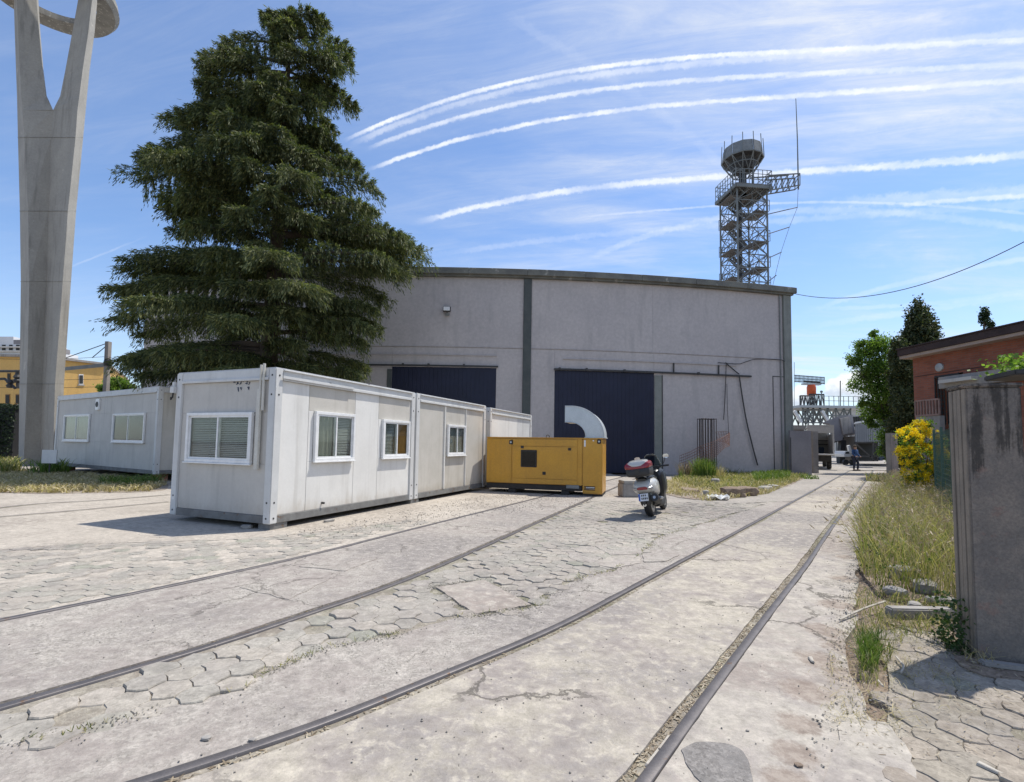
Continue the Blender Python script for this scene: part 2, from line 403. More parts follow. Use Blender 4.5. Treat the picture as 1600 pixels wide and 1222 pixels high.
        if rag:   # crisp upper edge, ragged lower edge
            dn = t.m('DIVIDE', d, wd)
            msk = t.m('MULTIPLY', t.m('SUBTRACT', 1.0, t.sm(t.m('ADD', dn, t.m('MULTIPLY', t.m('SUBTRACT', fine3, 0.5), 1.6)), 0.2, 1.4)), t.sm(t.m('ADD', dn, t.m('MULTIPLY', t.m('SUBTRACT', fluff, 0.42), 3.2)), -2.2, -0.4))
        else:
            dn = t.m('DIVIDE', t.m('ABSOLUTE', d), wd)
            msk = t.m('SUBTRACT', 1.0, t.sm(t.m('ADD', dn, t.m('MULTIPLY', t.m('SUBTRACT', fluff, 0.5), 2.0)), 0.35, 1.5))
        e0 = ray(*pts[0]).normalized(); e1 = ray(x0, pts[1][1]).normalized(); ax = (ray(*pts[-1]).normalized() - e0).normalized()
        k = t.vm('DOT_PRODUCT', dirv, tuple(ax))
        msk = t.m('MULTIPLY', msk, t.sm(k, e0.dot(ax), e1.dot(ax) + 0.02))
        if x0 == 800 or x0 == 110:
            msk = t.m('MULTIPLY', msk, t.m('SUBTRACT', 1.0, t.sm(k, ray(*pts[-2]).normalized().dot(ax), ray(*pts[-1]).normalized().dot(ax))))
        front = t.sm(t.vm('DOT_PRODUCT', dirv, (0.05, 1.0, 0.0)), 0.0, 0.3)
        msk = t.m('MULTIPLY', msk, t.m('MULTIPLY', front, amt))
        col = t.mix(msk, col, (9.0, 9.2, 9.5))
    bg = t.n('ShaderNodeBackground', None, Color=col, Strength=SKY_GAIN)
    t.n('ShaderNodeOutputWorld', None, Surface=bg.outputs[0])
    w.cycles.sampling_method = 'MANUAL'; w.cycles.sample_map_resolution = 512
build_world()

# ---------------------------------------------------------------- materials
PK = (0.328, 0.288, 0.256); CR = (0.445, 0.40, 0.325); GY = (0.275, 0.248, 0.225); DK = (0.10, 0.09, 0.075)
stonemat('concrete_track', PK, CR, GY, DK, crack=0.75, cscale=0.55, pits=0.8, bump=0.55, gravel=0.35)
stonemat('concrete_rough', PK, (0.385, 0.35, 0.305), GY, DK, crack=0.6, cscale=1.0, pits=0.6, bump=0.8, gravel=0.9)
stonemat('concrete_pink', (0.35, 0.312, 0.28), (0.43, 0.39, 0.33), (0.31, 0.265, 0.23), DK, dirt=[(1262, 1080, .16), (1275, 1030, .17), (1290, 985, .18), (1308, 945, .2), (1322, 905, .2), (1248, 1130, .13), (1240, 1175, .12), (1232, 1222, .12), (1320, 870, .15), (1335, 1060, .2), (1325, 1010, .2)], crack=0.8, cscale=0.6, pits=0.6, bump=0.5, gravel=0.3)
stonemat('yard', (0.41, 0.385, 0.35), (0.50, 0.46, 0.41), (0.34, 0.33, 0.30), DK, crack=0.3, cscale=1.0, pits=0.4, bump=0.6, gravel=0.5, green=0.35)
stonemat('dust', (0.40, 0.355, 0.30), (0.47, 0.42, 0.355), (0.335, 0.295, 0.25), DK, crack=0.25, cscale=0.6, pits=0.5, bump=0.5, gravel=0.6)
stonemat('far_yard', (0.33, 0.30, 0.265), (0.38, 0.345, 0.30), (0.29, 0.265, 0.235), DK, crack=0.3, cscale=0.5, pits=0.3, bump=0.3, gravel=0.3)
stonemat('asphalt_patch', (0.23, 0.215, 0.20), (0.26, 0.24, 0.22), (0.17, 0.16, 0.15), (0.05, 0.05, 0.05), crack=0.2, pits=0.8, bump=1.0, gravel=1.0)
stonemat('soil', (0.20, 0.15, 0.115), (0.29, 0.225, 0.17), (0.16, 0.125, 0.10), (0.06, 0.045, 0.035), crack=0.0, pits=0.7, bump=1.0, gravel=0.7)
stonemat('redsoil', (0.30, 0.245, 0.20), (0.37, 0.32, 0.26), (0.25, 0.195, 0.155), (0.08, 0.06, 0.05), crack=0.0, pits=0.6, bump=0.9, gravel=0.8)
stonemat('joint_dirt', (0.25, 0.215, 0.175), (0.36, 0.325, 0.265), (0.20, 0.19, 0.13), (0.08, 0.07, 0.05), crack=0.0, pits=0.6, bump=1.0, gravel=0.8)
def paver_mat(name, c1, c2):
    m = stonemat(name, c1, c2, GY, DK, crack=0.0, pits=0.5, bump=0.5, gravel=0.6)
    nt = m.node_tree; t = NT.__new__(NT); t.t = nt
    b = [n for n in nt.nodes if n.type == 'BSDF_PRINCIPLED'][0]; src = b.inputs['Base Color'].links[0].from_socket
    g = t.n('ShaderNodeNewGeometry'); oi = t.n('ShaderNodeObjectInfo')
    r = t.m('FRACT', t.m('ADD', g.outputs['Random Per Island'], oi.outputs['Random']))
    col = t.mix(1.0, src, t.ramp(r, [(0.0, (0.90, 0.92, 0.90)), (0.4, (0.99, 0.99, 0.98)), (0.75, (1.05, 1.03, 1.0)), (0.93, (0.97, 0.98, 0.95)), (1.0, (0.80, 0.86, 0.80))]), 'MULTIPLY')
    nt.links.new(col, b.inputs['Base Color'])
paver_mat('paver', (0.325, 0.295, 0.262), (0.385, 0.352, 0.305))
grainy('rail_steel', (0.13, 0.12, 0.12), (0.17, 0.155, 0.15), scale=8, rough=0.5, metal=0.5, bump=0.1, spots=(0.15, 0.10, 0.07), spot_lim=0.6, streak_scale=2)
grainy('rail_rust', (0.17, 0.12, 0.09), (0.24, 0.18, 0.13), scale=12, rough=0.8, metal=0.2, bump=0.3)

# ---------------------------------------------------------------- ground, tracks and paving
RA = [G(*p) for p in [(213,1222),(500,1133),(653,1066),(820,1002),(900,964),(1057,880),(1199,805),(1317,741)]]
RB = [G(*p) for p in [(1005,1222),(1104,1087),(1199,961),(1266,874),(1309,811),(1361,740.5)]]
RC = [G(*p) for p in [(0,1104),(264,1028),(400,988),(500,950),(653,898),(900,789)]]
RD = [G(*p) for p in [(0,968),(260,916),(500,863),(613,834),(823,782)]]
def track_curve(P, near, far):
    P = [Vector((p.x, p.y, 0)) for p in P]
    d0 = (P[0] - P[1]).normalized(); P = [P[0] + d0 * near] + P
    if far is not None:
        d1 = (P[-1] - P[-2]).normalized(); P = P + [P[-1] + d1 * far]
    c = catmull(P, 0.12)
    for _ in range(30):   # smooth out reading errors
        c = [c[0]] + [(c[i-1] + c[i] * 2 + c[i+1]) / 4 for i in range(1, len(c)-1)] + [c[-1]]
    return c
cA = track_curve(RA, 5, 6); cB = track_curve(RB, 5, 6); cC = track_curve(RC, 4, 12.5); cD = track_curve(RD, 5, 11.5)
def jag(c, amp, seed):
    r = random.Random(seed); v = 0; out = []
    for i, p in enumerate(c):
        t = c[min(i+1, len(c)-1)] - c[max(i-1, 0)]; t.normalize(); v = v * 0.6 + r.uniform(-amp, amp)
        out.append(p + Vector((t.y, -t.x, 0)) * v)
    return out
def rail_obj(c, name, side, parent=None):
    """side +1: the flangeway lies to the right of travel"""
    prof = [(-0.031, -0.04), (-0.031, -0.001), (-0.026, 0.003), (0.0, 0.004), (0.026, 0.003), (0.031, -0.001), (0.031, -0.04)]
    V = []; F = []; rows = [offset(c, x) for x, _ in prof]
    for j, (x, z) in enumerate(prof):
        V += [(p.x, p.y, z) for p in rows[j]]
    n = len(c)
    for j in range(len(prof) - 1):
        for i in range(n - 1): F.append((j*n+i, j*n+i+1, (j+1)*n+i+1, (j+1)*n+i))
    o = raw_mesh(name, V, F, 'rail_steel', kind='structure'); return o
base = MB().box(-600, 600, -60, 900, -0.3, -0.046).build('ground', 'soil', kind='structure')
rr = [rail_obj(cA, 'rail', 1), rail_obj(cB, 'rail', -1), rail_obj(cC, 'rail', -1), rail_obj(cD, 'rail', 1)]
# flangeway fill, a few millimetres to centimetres below the paving
def strip(name, c, o0, o1, z, mat):
    a = offset(c, o0); b = offset(c, o1); n = len(c)
    r = random.Random(5)
    V = [(p.x, p.y, z) for p in a] + [(p.x, p.y, z + r.uniform(-0.004, 0.004)) for p in offset(c, (o0+o1)/2)] + [(p.x, p.y, z) for p in b]
    F = [(i, n+i, n+i+1, i+1) for i in range(n-1)] + [(n+i, 2*n+i, 2*n+i+1, n+i+1) for i in range(n-1)]
    return raw_mesh(name, V, F, mat, kind='structure')
FW = 0.095
for c, s in ((cA, 1), (cB, -1), (cC, -1), (cD, 1)):
    strip('flangeway', c, s * 0.030, s * (FW + 0.02), -0.018, 'joint_dirt') if s > 0 else strip('flangeway', c, s * (FW + 0.02), s * 0.036, -0.018, 'joint_dirt')
def xy(c): return [(p.x, p.y) for p in c]
A_l, A_r = jag(offset(cA, -0.037), 0.003, 1), jag(offset(cA, FW), 0.006, 2)
B_l, B_r = jag(offset(cB, -FW), 0.006, 3), jag(offset(cB, 0.036), 0.003, 4)
C_l, C_r = jag(offset(cC, -FW + 0.02), 0.006, 5), jag(offset(cC, 0.037), 0.004, 6)
D_l, D_r = jag(offset(cD, -0.037), 0.004, 7), jag(offset(cD, FW - 0.03), 0.006, 8)
# track bed between A and B, in three cast slabs
def cut(c, t0, t1): return [p for p in c if t0 <= p.y < t1]
def jagline(p, q, n, amp, seed):
    r = random.Random(seed); p = Vector(p); q = Vector(q); d = (q - p); nn = Vector((-d.y, d.x, 0)).normalized()
    return [p + d * (i / n) + nn * r.uniform(-amp, amp) for i in range(1, n)]
def near_idx(c, q): return min(range(len(c)), key=lambda i: (c[i] - q).length)
j1a, j1b = near_idx(A_r, G(1199, 812)), near_idx(B_l, G(1300, 818))
j2a, j2b = near_idx(A_r, G(870, 985)), near_idx(B_l, G(1180, 985))
segs = [(0, j2a, 0, j2b), (j2a + 0, j1a, j2b + 0, j1b), (j1a, len(A_r) - 1, j1b, len(B_l) - 1)]
prevline = None
for k, (a0, a1, b0, b1) in enumerate(segs):
    left = A_r[a0:a1+1]; right = B_l[b0:b1+1]
    e1 = jagline(A_r[a1], B_l[b1], 26, 0.012 if k else 0.004, 40 + k) if k < 2 else []
    lo = prevline or []
    shift = 0.0 if not lo else (0.014 if k == 2 else 0.006)
    tdir = (A_r[min(a0+3, len(A_r)-1)] - A_r[a0]).normalized()
    poly = xy([p + (tdir * shift if i == 0 else Vector()) for i, p in enumerate(left)]) + xy(e1) + xy(list(reversed(right))) + xy([p + tdir * shift for p in reversed(lo)])
    slab('track_slab', poly, 'concrete_track', z1=-0.001 * (k + 1))
    prevline = e1
# between D and C
m_ = [len(C_l) - 1, len(D_r) - 1]
slab('track_slab', xy(D_r) + xy(list(reversed(C_l))), 'concrete_rough', z1=-0.002)
# boundary of the block paving
BD = [G(*p) for p in [(-60,1176),(11,1163),(90,1154),(174,1127),(217,1116),(300,1095),(373,1077),(418,1050),(447,1037),(527,1008),(617,993),(653,981),(722,963),(744,961),(830,948),(870,921),(919,898),(960,890),(1009,860),(1033,838),(1096,819),(1167,797),(1210,783)]]
BD = [Vector((p.x, p.y, 0)) for p in BD]
BD = jag(catmull([BD[0] + (BD[0]-BD[1]).normalized()*3] + BD, 0.06), 0.012, 9)
iA = next(i for i, p in enumerate(A_l) if p.y > BD[-1].y + 0.1)
slab('track_slab', xy(BD) + xy(list(reversed(A_l[:iA]))), 'concrete_rough', z1=-0.003)
# far yard right of C, beyond the blocks
FARY = 13.2
iC = next(i for i, p in enumerate(C_r) if p.y > FARY); 
slab('yard_pavement', xy(C_r[iC:]) + [(C_r[-1].x, 400), (380, 400)] + xy([A_l[-1]]) + xy(list(reversed(A_l[iA:]))) + [(BD[-1].x, BD[-1].y)] + [(BD[-1].x - 1.2, FARY + 0.05)], 'far_yard', z1=-0.004)
# right of B
RE = [G(*p) for p in [(1440,1290),(1425,1222),(1400,1165),(1350,1112),(1328,1065),(1328,1010),(1336,960),(1340,905),(1342,850),(1352,810),(1368,782),(1388,752)]]
RE = jag(catmull([Vector((p.x, p.y, 0)) + Vector((random.uniform(-.04, .04), random.uniform(-.04, .04), 0)) for p in catmull([RE[0] + (RE[0]-RE[1])*3] + RE, 0.28)], 0.05), 0.005, 10)
slab('roadside_slab', xy(B_r) + [(B_r[-1].x + 12, B_r[-1].y + 2)] + xy([RE[-1] + Vector((6, 6, 0))]) + xy(list(reversed(RE))), 'concrete_pink', z1=-0.002)
bl = offset(cB, 0.05); far_pt = bl[-1]
slab('yard_pavement', [(far_pt.x - 2.6, far_pt.y + 0.4), (far_pt.x + 12, far_pt.y + 2.5), (420, 300), (420, 400), (A_l[-1].x + 360, 400), (A_l[-1].x, A_l[-1].y + .3)], 'far_yard', z1=-0.006)
# yard left of D : blocks near, dust further back
YN = [G(*p) for p in [(-200, 868), (0, 858), (120, 850), (262, 846), (430, 838), (560, 822), (640, 812)]]
YN = [Vector((p.x, p.y, 0)) for p in YN]
iD = near_idx(D_l, YN[-1])
YNj = jag(catmull(YN + [D_l[iD]], 0.12), 0.03, 12)
slab('yard_pavement', xy(YNj[:-1]) + xy(D_l[iD:]) + [(D_l[-1].x, 400), (-420, 400), (-420, -40), (-30, -20)], 'dust', z1=-0.002)

# ---- block paving: hexagonal wavy blocks laid on a bed
def paver_mesh(seed, s):
    r = random.Random(seed); ring = []
    for k in range(6):
        a0 = math.pi / 3 * k + math.pi / 6
        p = Vector((math.cos(a0), math.sin(a0), 0)); q = Vector((math.cos(a0 + math.pi/3), math.sin(a0 + math.pi/3), 0))
        ring.append(p + Vector((r.uniform(-.05, .05), r.uniform(-.05, .05), 0)))
        ring.append((p + q) / 2 * (1.0 + (0.10 if k % 2 else -0.10) + r.uniform(-.03, .03)))
    sc = s / math.sqrt(3)
    outer = [(p.x * sc, p.y * sc) for p in ring]
    return outer
PS = 0.205
shapes = [paver_mesh(i, PS * 0.985) for i in range(7)]
def paver_me(i):
    o = shapes[i]; n = len(o); V = [(x, y, -0.045) for x, y in o] + [(x, y, -0.007) for x, y in o] + [(x * 0.965, y * 0.965, 0.0) for x, y in o]
    F = [(k, (k+1) % n, n + (k+1) % n, n + k) for k in range(n)] + [(n + k, n + (k+1) % n, 2*n + (k+1) % n, 2*n + k) for k in range(n)] + [tuple(range(2*n, 3*n))]
    me = bpy.data.meshes.new('paver'); me.from_pydata(V, [], F); me.update(); me.materials.append(MATS['paver']); return me
paver_mat('paver_dirty', (0.26, 0.225, 0.19), (0.335, 0.295, 0.245))
pmeshes = [paver_me(i) for i in range(7)]; pm_dirty = [paver_me(i) for i in range(7)]
for me_ in pm_dirty: me_.materials[0] = MATS['paver_dirty']
cC_s = [p for p in cC if p.y < 16]; cD_s = [p for p in cD if p.y < 16]
def lay(poly, ang, skip=None, hole=None, missing=0.0, seed=1):
    xs = [p[0] for p in poly]; ys = [p[1] for p in poly]; ca, sa = math.cos(ang), math.sin(ang); r = random.Random(seed)
    cx, cy = (min(xs)+max(xs))/2, (min(ys)+max(ys))/2; rad = max(max(xs)-min(xs), max(ys)-min(ys)) * 0.75
    out = []; dy = PS * math.sqrt(3) / 2
    for j in range(int(-rad/dy), int(rad/dy)+1):
        for i in range(int(-rad/PS), int(rad/PS)+1):
            u = (i + (0.5 if j % 2 else 0)) * PS; v = j * dy
            x = cx + u*ca - v*sa; y = cy + u*sa + v*ca
            if not inpoly(x, y, poly): continue
            if hole and inpoly(x, y, hole): continue
            if y < 0.8 or r.random() < missing: continue
            if any(min((p.x - x) ** 2 + (p.y - y) ** 2 for p in c[::1]) < 0.0196 for c in (cC_s, cD_s)): continue
            if abs(x) > y * 1.25 + 1: continue
            out.append((x, y))
    return out
iC0 = iC
F1 = xy(C_r[:iC0+1]) + [(BD[-1].x - 1.2, FARY)] + xy(list(reversed(BD)))
SQ = [G(*p) for p in [(676,917),(757,905),(836,946),(742,962)]]
SQ = [Vector((p.x, p.y, 0)) for p in SQ]
BRK = [G(*p) for p in [(890,868),(985,858),(1062,868),(1040,884),(960,893),(892,897)]]
def bed(poly, name='paver_bed', z=-0.012, mat='joint_dirt'): return slab(name, poly, mat, z0=-0.05, z1=z)
F2 = xy(list(reversed(YNj))) + [(-12, 9), (-12, 2.2)] + xy(D_l[:iD+1])
RP = [G(*p) for p in [(1385,985),(1480,975),(1520,1010),(1640,1030),(1700,1290),(1450,1290),(1415,1200),(1395,1150),(1400,1060)]]
RP = [(p.x, p.y) for p in RP]
RP2 = [(p.x, p.y) for p in [G(*q) for q in [(1378,985),(1480,965),(1530,1000),(1900,1030),(2100,1290),(1448,1290),(1405,1200),(1385,1150),(1390,1060)]]]
fields = []
dA = (cA[60] - cA[20]); angA = math.atan2(dA.y, dA.x)
b1 = bed(F1); b2 = bed(F2, z=-0.007, mat='dust'); b3 = bed(RP2)
p1 = lay(F1, angA + 0.08, hole=[(p.x, p.y) for p in SQ], missing=0.012, seed=1)
p2 = lay(F2, angA + 0.5, missing=0.01, seed=2)
p3 = lay(RP2, 0.35, missing=0.10, seed=3)
allp = sorted([(math.hypot(x, y), x, y, k) for k, L in enumerate((p1, p2, p3)) for x, y in L])
lim = set()
cnt = [0, 0, 0]; quota = [190, 50, 60]; stuffp = [[], [], []]
rp = random.Random(3)
def sink(x, y, k):
    n1 = math.sin(x * 3.1 + 1.3 * math.sin(y * 2.3)) * math.cos(y * 2.7 + math.sin(x * 1.9))
    return -0.004 * n1
for d, x, y, k in allp:
    if abs(x) < y * 1.16 + 0.2 and cnt[k] < quota[k]:
        cnt[k] += 1
        o = bpy.data.objects.new('paver', (pm_dirty if k == 2 else pmeshes)[rp.randrange(7)]); link(o); o.parent = (b1, b2, b3)[k]
        tilt = 0.05 if k != 1 else 0.012
        o.location = (x, y, sink(x, y, k) + rp.uniform(-0.006, 0.004) * (1 if k != 1 else 0.4) + (0.012 if rp.random() < 0.05 and k != 1 else 0))
        o.rotation_euler = (rp.gauss(0, tilt * .6), rp.gauss(0, tilt * .6), (angA + 0.08, angA + 0.5, 0.35)[k] + rp.uniform(-0.05, 0.05) * (0 if k == 1 else 1) + (math.pi * 2 / 3) * rp.randrange(3))
    else: stuffp[k].append((x, y))
for k in range(3):
    if not stuffp[k]: continue
    V = []; F = []; FC = []
    ang0 = (angA + 0.08, angA + 0.5, 0.35)[k]
    for (x, y) in stuffp[k]:
        o = shapes[rp.randrange(7)]; a = ang0 + (math.pi * 2 / 3) * rp.randrange(3) + rp.uniform(-.03, .03); c, s = math.cos(a), math.sin(a)
        n = 12; b = len(V); tx, ty = rp.gauss(0, .02), rp.gauss(0, .02); h = rp.uniform(-0.004, 0.001) + sink(x, y, k) * (1 if k != 1 else 0.3) - (0.009 if (k == 1 and rp.random() < 0.25) else 0)
        for sc, z in ((1.0, -0.008), (0.965, 0.0)):
            for (u, v) in o: V.append((x + (u*c - v*s) * sc, y + (u*s + v*c) * sc, z + h + u * tx + v * ty))
        for q in range(n): F.append((b+q, b+(q+1) % n, b+n+(q+1) % n, b+n+q))
        FC.append(tuple(range(b + n, b + 2*n)))
    me = bpy.data.meshes.new('paver'); me.from_pydata(V, [], F + FC); me.update(); me.materials.append(MATS['paver'])
    o = bpy.data.objects.new('paver', me); link(o); o.parent = (b1, b2, b3)[k]; o['kind'] = 'stuff'
print('PAVERS', len(p1), len(p2), len(p3), cnt)
# cast square patch with broken rim among the blocks
sq_ = []
for i in range(4):
    a, b = SQ[i], SQ[(i+1) % 4]; sq_ += [a] + jagline(a, b, 9, 0.012, 60 + i)
ctr = sum(SQ, Vector()) / 4
slab('concrete_patch', xy([ctr + (p - ctr) * 0.93 for p in sq_]), 'concrete_pink', z1=0.004)
# irregular broken slabs beside track
def shard(pts, z, mat, seed, name='broken_slab', shrink=0.97):
    P = [G(*p) for p in pts]; P = [Vector((p.x, p.y, 0)) for p in P]; c = sum(P, Vector()) / len(P); q = []
    for i in range(len(P)):
        a = c + (P[i] - c) * shrink; b = c + (P[(i+1) % len(P)] - c) * shrink; q += [a] + jagline(a, b, 5, (b-a).length * 0.03, seed + i)
    return slab(name, xy(q), mat, z0=-0.05, z1=z)
for i, pts in enumerate([[(884,862),(925,853),(950,868),(925,880),(892,874)], [(928,853),(1010,857),(1003,866),(953,868)], [(926,882),(951,870),(1000,868),(1002,880),(960,888)],
                         [(1004,866),(1040,860),(1062,867),(1040,878),(1006,879)], [(372,918),(440,896),(520,902),(452,938)], [(465,886),(530,871),(592,873),(540,893)],
                         [(1285,1222),(1320,1120),(1385,1128),(1420,1170),(1440,1230),(1400,1300),(1270,1300)]]):
    shard(pts, (0.003, 0.006, 0.004, 0.007, 0.003, 0.005, 0.006, 0.003)[i], ('concrete_rough', 'concrete_rough', 'concrete_pink', 'concrete_rough', 'concrete_rough', 'concrete_rough', 'concrete_pink', 'redsoil')[i], 80 + 7 * i)
# round asphalt repair
ap = [G(*p) for p in [(1064,1172),(1085,1161),(1120,1160),(1155,1170),(1172,1195),(1172,1240),(1120,1240),(1080,1205)]]
slab('asphalt_patch', xy(jag(catmull([Vector((p.x, p.y, 0)) for p in ap + [ap[0]]], 0.03), 0.004, 33)[:-1]), 'asphalt_patch', z0=-0.01, z1=0.0035)
# reddish dirt band drifting over the roadside slab
rd = [G(*p) for p in [(1275,1080),(1262,1120),(1232,1165),(1205,1222),(1180,1290),(1262,1290),(1290,1190),(1312,1110),(1330,1050),(1320,980),(1300,990),(1286,1030)]]
if False: slab('dirt_drift', xy(jag(catmull([Vector((p.x, p.y, 0)) for p in rd + [rd[0]]], 0.06), 0.006, 34)[:-1]), 'redsoil', z0=-0.01, z1=0.003)
# faint far track on the left
for pts in ([(-60,800),(60,787),(150,782),(262,773)], [(-60,812),(100,799),(262,784)]):
    P = [G(*p) for p in pts]; c = catmull([Vector((p.x, p.y, 0)) for p in P], 0.3)
    rail_obj(c, 'rail', 1); strip('flangeway', c, 0.03, 0.14, 0.001, 'joint_dirt')
# ---------------------------------------------------------------- cabins
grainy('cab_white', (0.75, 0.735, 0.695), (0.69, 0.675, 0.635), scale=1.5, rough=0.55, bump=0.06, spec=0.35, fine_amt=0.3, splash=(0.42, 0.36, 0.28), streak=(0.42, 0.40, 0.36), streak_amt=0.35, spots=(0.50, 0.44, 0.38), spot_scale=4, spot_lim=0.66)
grainy('cab_frame', (0.63, 0.63, 0.615), (0.56, 0.56, 0.545), scale=2.5, rough=0.5, bump=0.05, spec=0.4, fine_amt=0.4, streak=(0.35, 0.34, 0.32), streak_amt=0.35, spots=(0.28, 0.20, 0.14), spot_scale=12, spot_lim=0.72)
grainy('cab_beige', (0.50, 0.475, 0.42), (0.56, 0.53, 0.475), scale=2, rough=0.65, bump=0.08, fine_amt=0.4, splash=(0.33, 0.28, 0.21), streak=(0.36, 0.33, 0.28), streak_amt=0.5)
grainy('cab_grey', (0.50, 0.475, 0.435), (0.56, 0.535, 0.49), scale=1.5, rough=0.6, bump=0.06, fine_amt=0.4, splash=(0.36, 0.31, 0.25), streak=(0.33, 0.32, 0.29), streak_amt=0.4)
grainy('cab_base', (0.22, 0.22, 0.21), (0.15, 0.145, 0.14), scale=4, rough=0.7, bump=0.1, spots=(0.16, 0.10, 0.06), spot_lim=0.6)
grainy('pvc', (0.62, 0.60, 0.54), (0.55, 0.53, 0.47), scale=3, rough=0.5, bump=0.0)
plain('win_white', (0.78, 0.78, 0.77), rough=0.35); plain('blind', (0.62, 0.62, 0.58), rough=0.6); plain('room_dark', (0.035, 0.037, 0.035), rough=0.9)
plain('brown_board', (0.26, 0.13, 0.035), rough=0.5); plain('curtain', (0.42, 0.43, 0.36), rough=0.9); plain('black_rubber', (0.018, 0.018, 0.019), rough=0.6); plain('ink', (0.03, 0.05, 0.09), rough=0.6)
grainy('brick_red', (0.22, 0.09, 0.055), (0.28, 0.13, 0.08), scale=6, rough=.9, bump=.4)
plain('roof_sheet', (0.5, 0.5, 0.5), rough=0.6, metal=0.3)
def glassmat(name, tint=(0.82, 0.845, 0.83), alpha=0.30):
    m, t, b, o = new_mat(name)
    gl = t.n('ShaderNodeBsdfGlossy', None, Color=(0.9, 0.93, 0.95), Roughness=0.03); tr = t.n('ShaderNodeBsdfTransparent', None, Color=tint)
    fr = t.n('ShaderNodeLayerWeight', None, Blend=0.5); f = t.m('ADD', t.m('MULTIPLY', t.m('POWER', fr.outputs[1], 4.0), 0.55), 0.045)
    mx = t.n('ShaderNodeMixShader', None, i0=f, i1=tr.outputs[0], i2=gl.outputs[0]); t.put(o.inputs[0], mx.outputs[0])
glassmat('glass'); glassmat('glass_dark', (0.35, 0.40, 0.38))
def window(parent, axis, u0, u1, z0, z1, content='blind', fr=0.055, open_slide=False, frname='win_white', right=None):
    """axis 'x': on the y=0 face (u along x, outward -y); axis 'y': on the x=0 face (u along y, outward -x)"""
    def P(m, a0, a1, d0, d1, b0, b1):
        if axis == 'x': m.box(a0, a1, -d1, -d0, b0, b1)
        else: m.box(-d1, -d0, a0, a1, b0, b1)
        return m
    m = MB(); P(m, u0, u1, -0.03, 0.030, z0 - 0.0, z0 + fr); P(m, u0, u1, -0.03, 0.0301, z1 - fr, z1)
    P(m, u0, u0 + fr, -0.03, 0.0295, z0 + fr, z1 - fr); P(m, u1 - fr, u1, -0.03, 0.0295, z0 + fr, z1 - fr)
    P(m, u0 - .02, u1 + .02, -0.0, 0.050, z0 - 0.025, z0 - 0.001)
    w = m.build('window', frname, parent, bevel=0.004, seg=1); um = (u0 + u1) / 2
    for k, (a, b) in enumerate(((u0 + fr, um + 0.03), (um - 0.03, u1 - fr))):
        d = 0.006 if k == 0 else -0.012; q = MB(); t = 0.032
        P(q, a, b, d - .012, d + .012, z0 + fr, z0 + fr + t); P(q, a, b, d - .012, d + .012, z1 - fr - t, z1 - fr)
        P(q, a, a + t, d - .012, d + .0118, z0 + fr + t, z1 - fr - t); P(q, b - t, b, d - .012, d + .0118, z0 + fr + t, z1 - fr - t)
        q.build('sash', frname, w)
        g = MB(); P(g, a + t, b - t, d - .003, d + .001, z0 + fr + t, z1 - fr - t); g.build('pane', 'glass', w)
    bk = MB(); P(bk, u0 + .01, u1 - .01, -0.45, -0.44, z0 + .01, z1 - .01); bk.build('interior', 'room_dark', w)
    for k, (a, b) in enumerate(((u0 + fr, um), (um, u1 - fr))):
        ct = content if k == 0 or right is None else right
        if ct == 'blind':
            q = MB(); n = int((z1 - z0 - 2 * fr) / 0.032)
            for i in range(n):
                zz = z1 - fr - 0.02 - i * 0.032
                jj = random.uniform(-.004, .004)
                if axis == 'x': q.add([(a, .05, zz + jj), (b, .05, zz + random.uniform(-.004, .004)), (b, .068, zz + .022), (a, .068, zz + .022)], [(0, 1, 2, 3)])
                else: q.add([(.05, a, zz + jj), (.05, b, zz), (.068, b, zz + .022), (.068, a, zz + .022)], [(0, 3, 2, 1)])
            q.build('blind', 'blind', w)
        elif ct in ('board', 'curtain'):
            q = MB(); n = 14
            if ct == 'board': P(q, a + .01, b - .01, -0.05, -0.035, z0 + fr, z1 - fr)
            else:
                vs = []
                for i in range(n + 1):
                    u = a + (b - a) * i / n; dd = 0.06 + 0.02 * math.sin(i * 1.9)
                    for zz in (z0 + fr, z1 - fr): vs.append((u, dd, zz) if axis == 'x' else (dd, u, zz))
                q.add(vs, [(2*i, 2*i+2, 2*i+3, 2*i+1) for i in range(n)])
            q.build('curtain' if ct == 'curtain' else 'board', 'curtain' if ct == 'curtain' else 'brown_board', w)
    return w
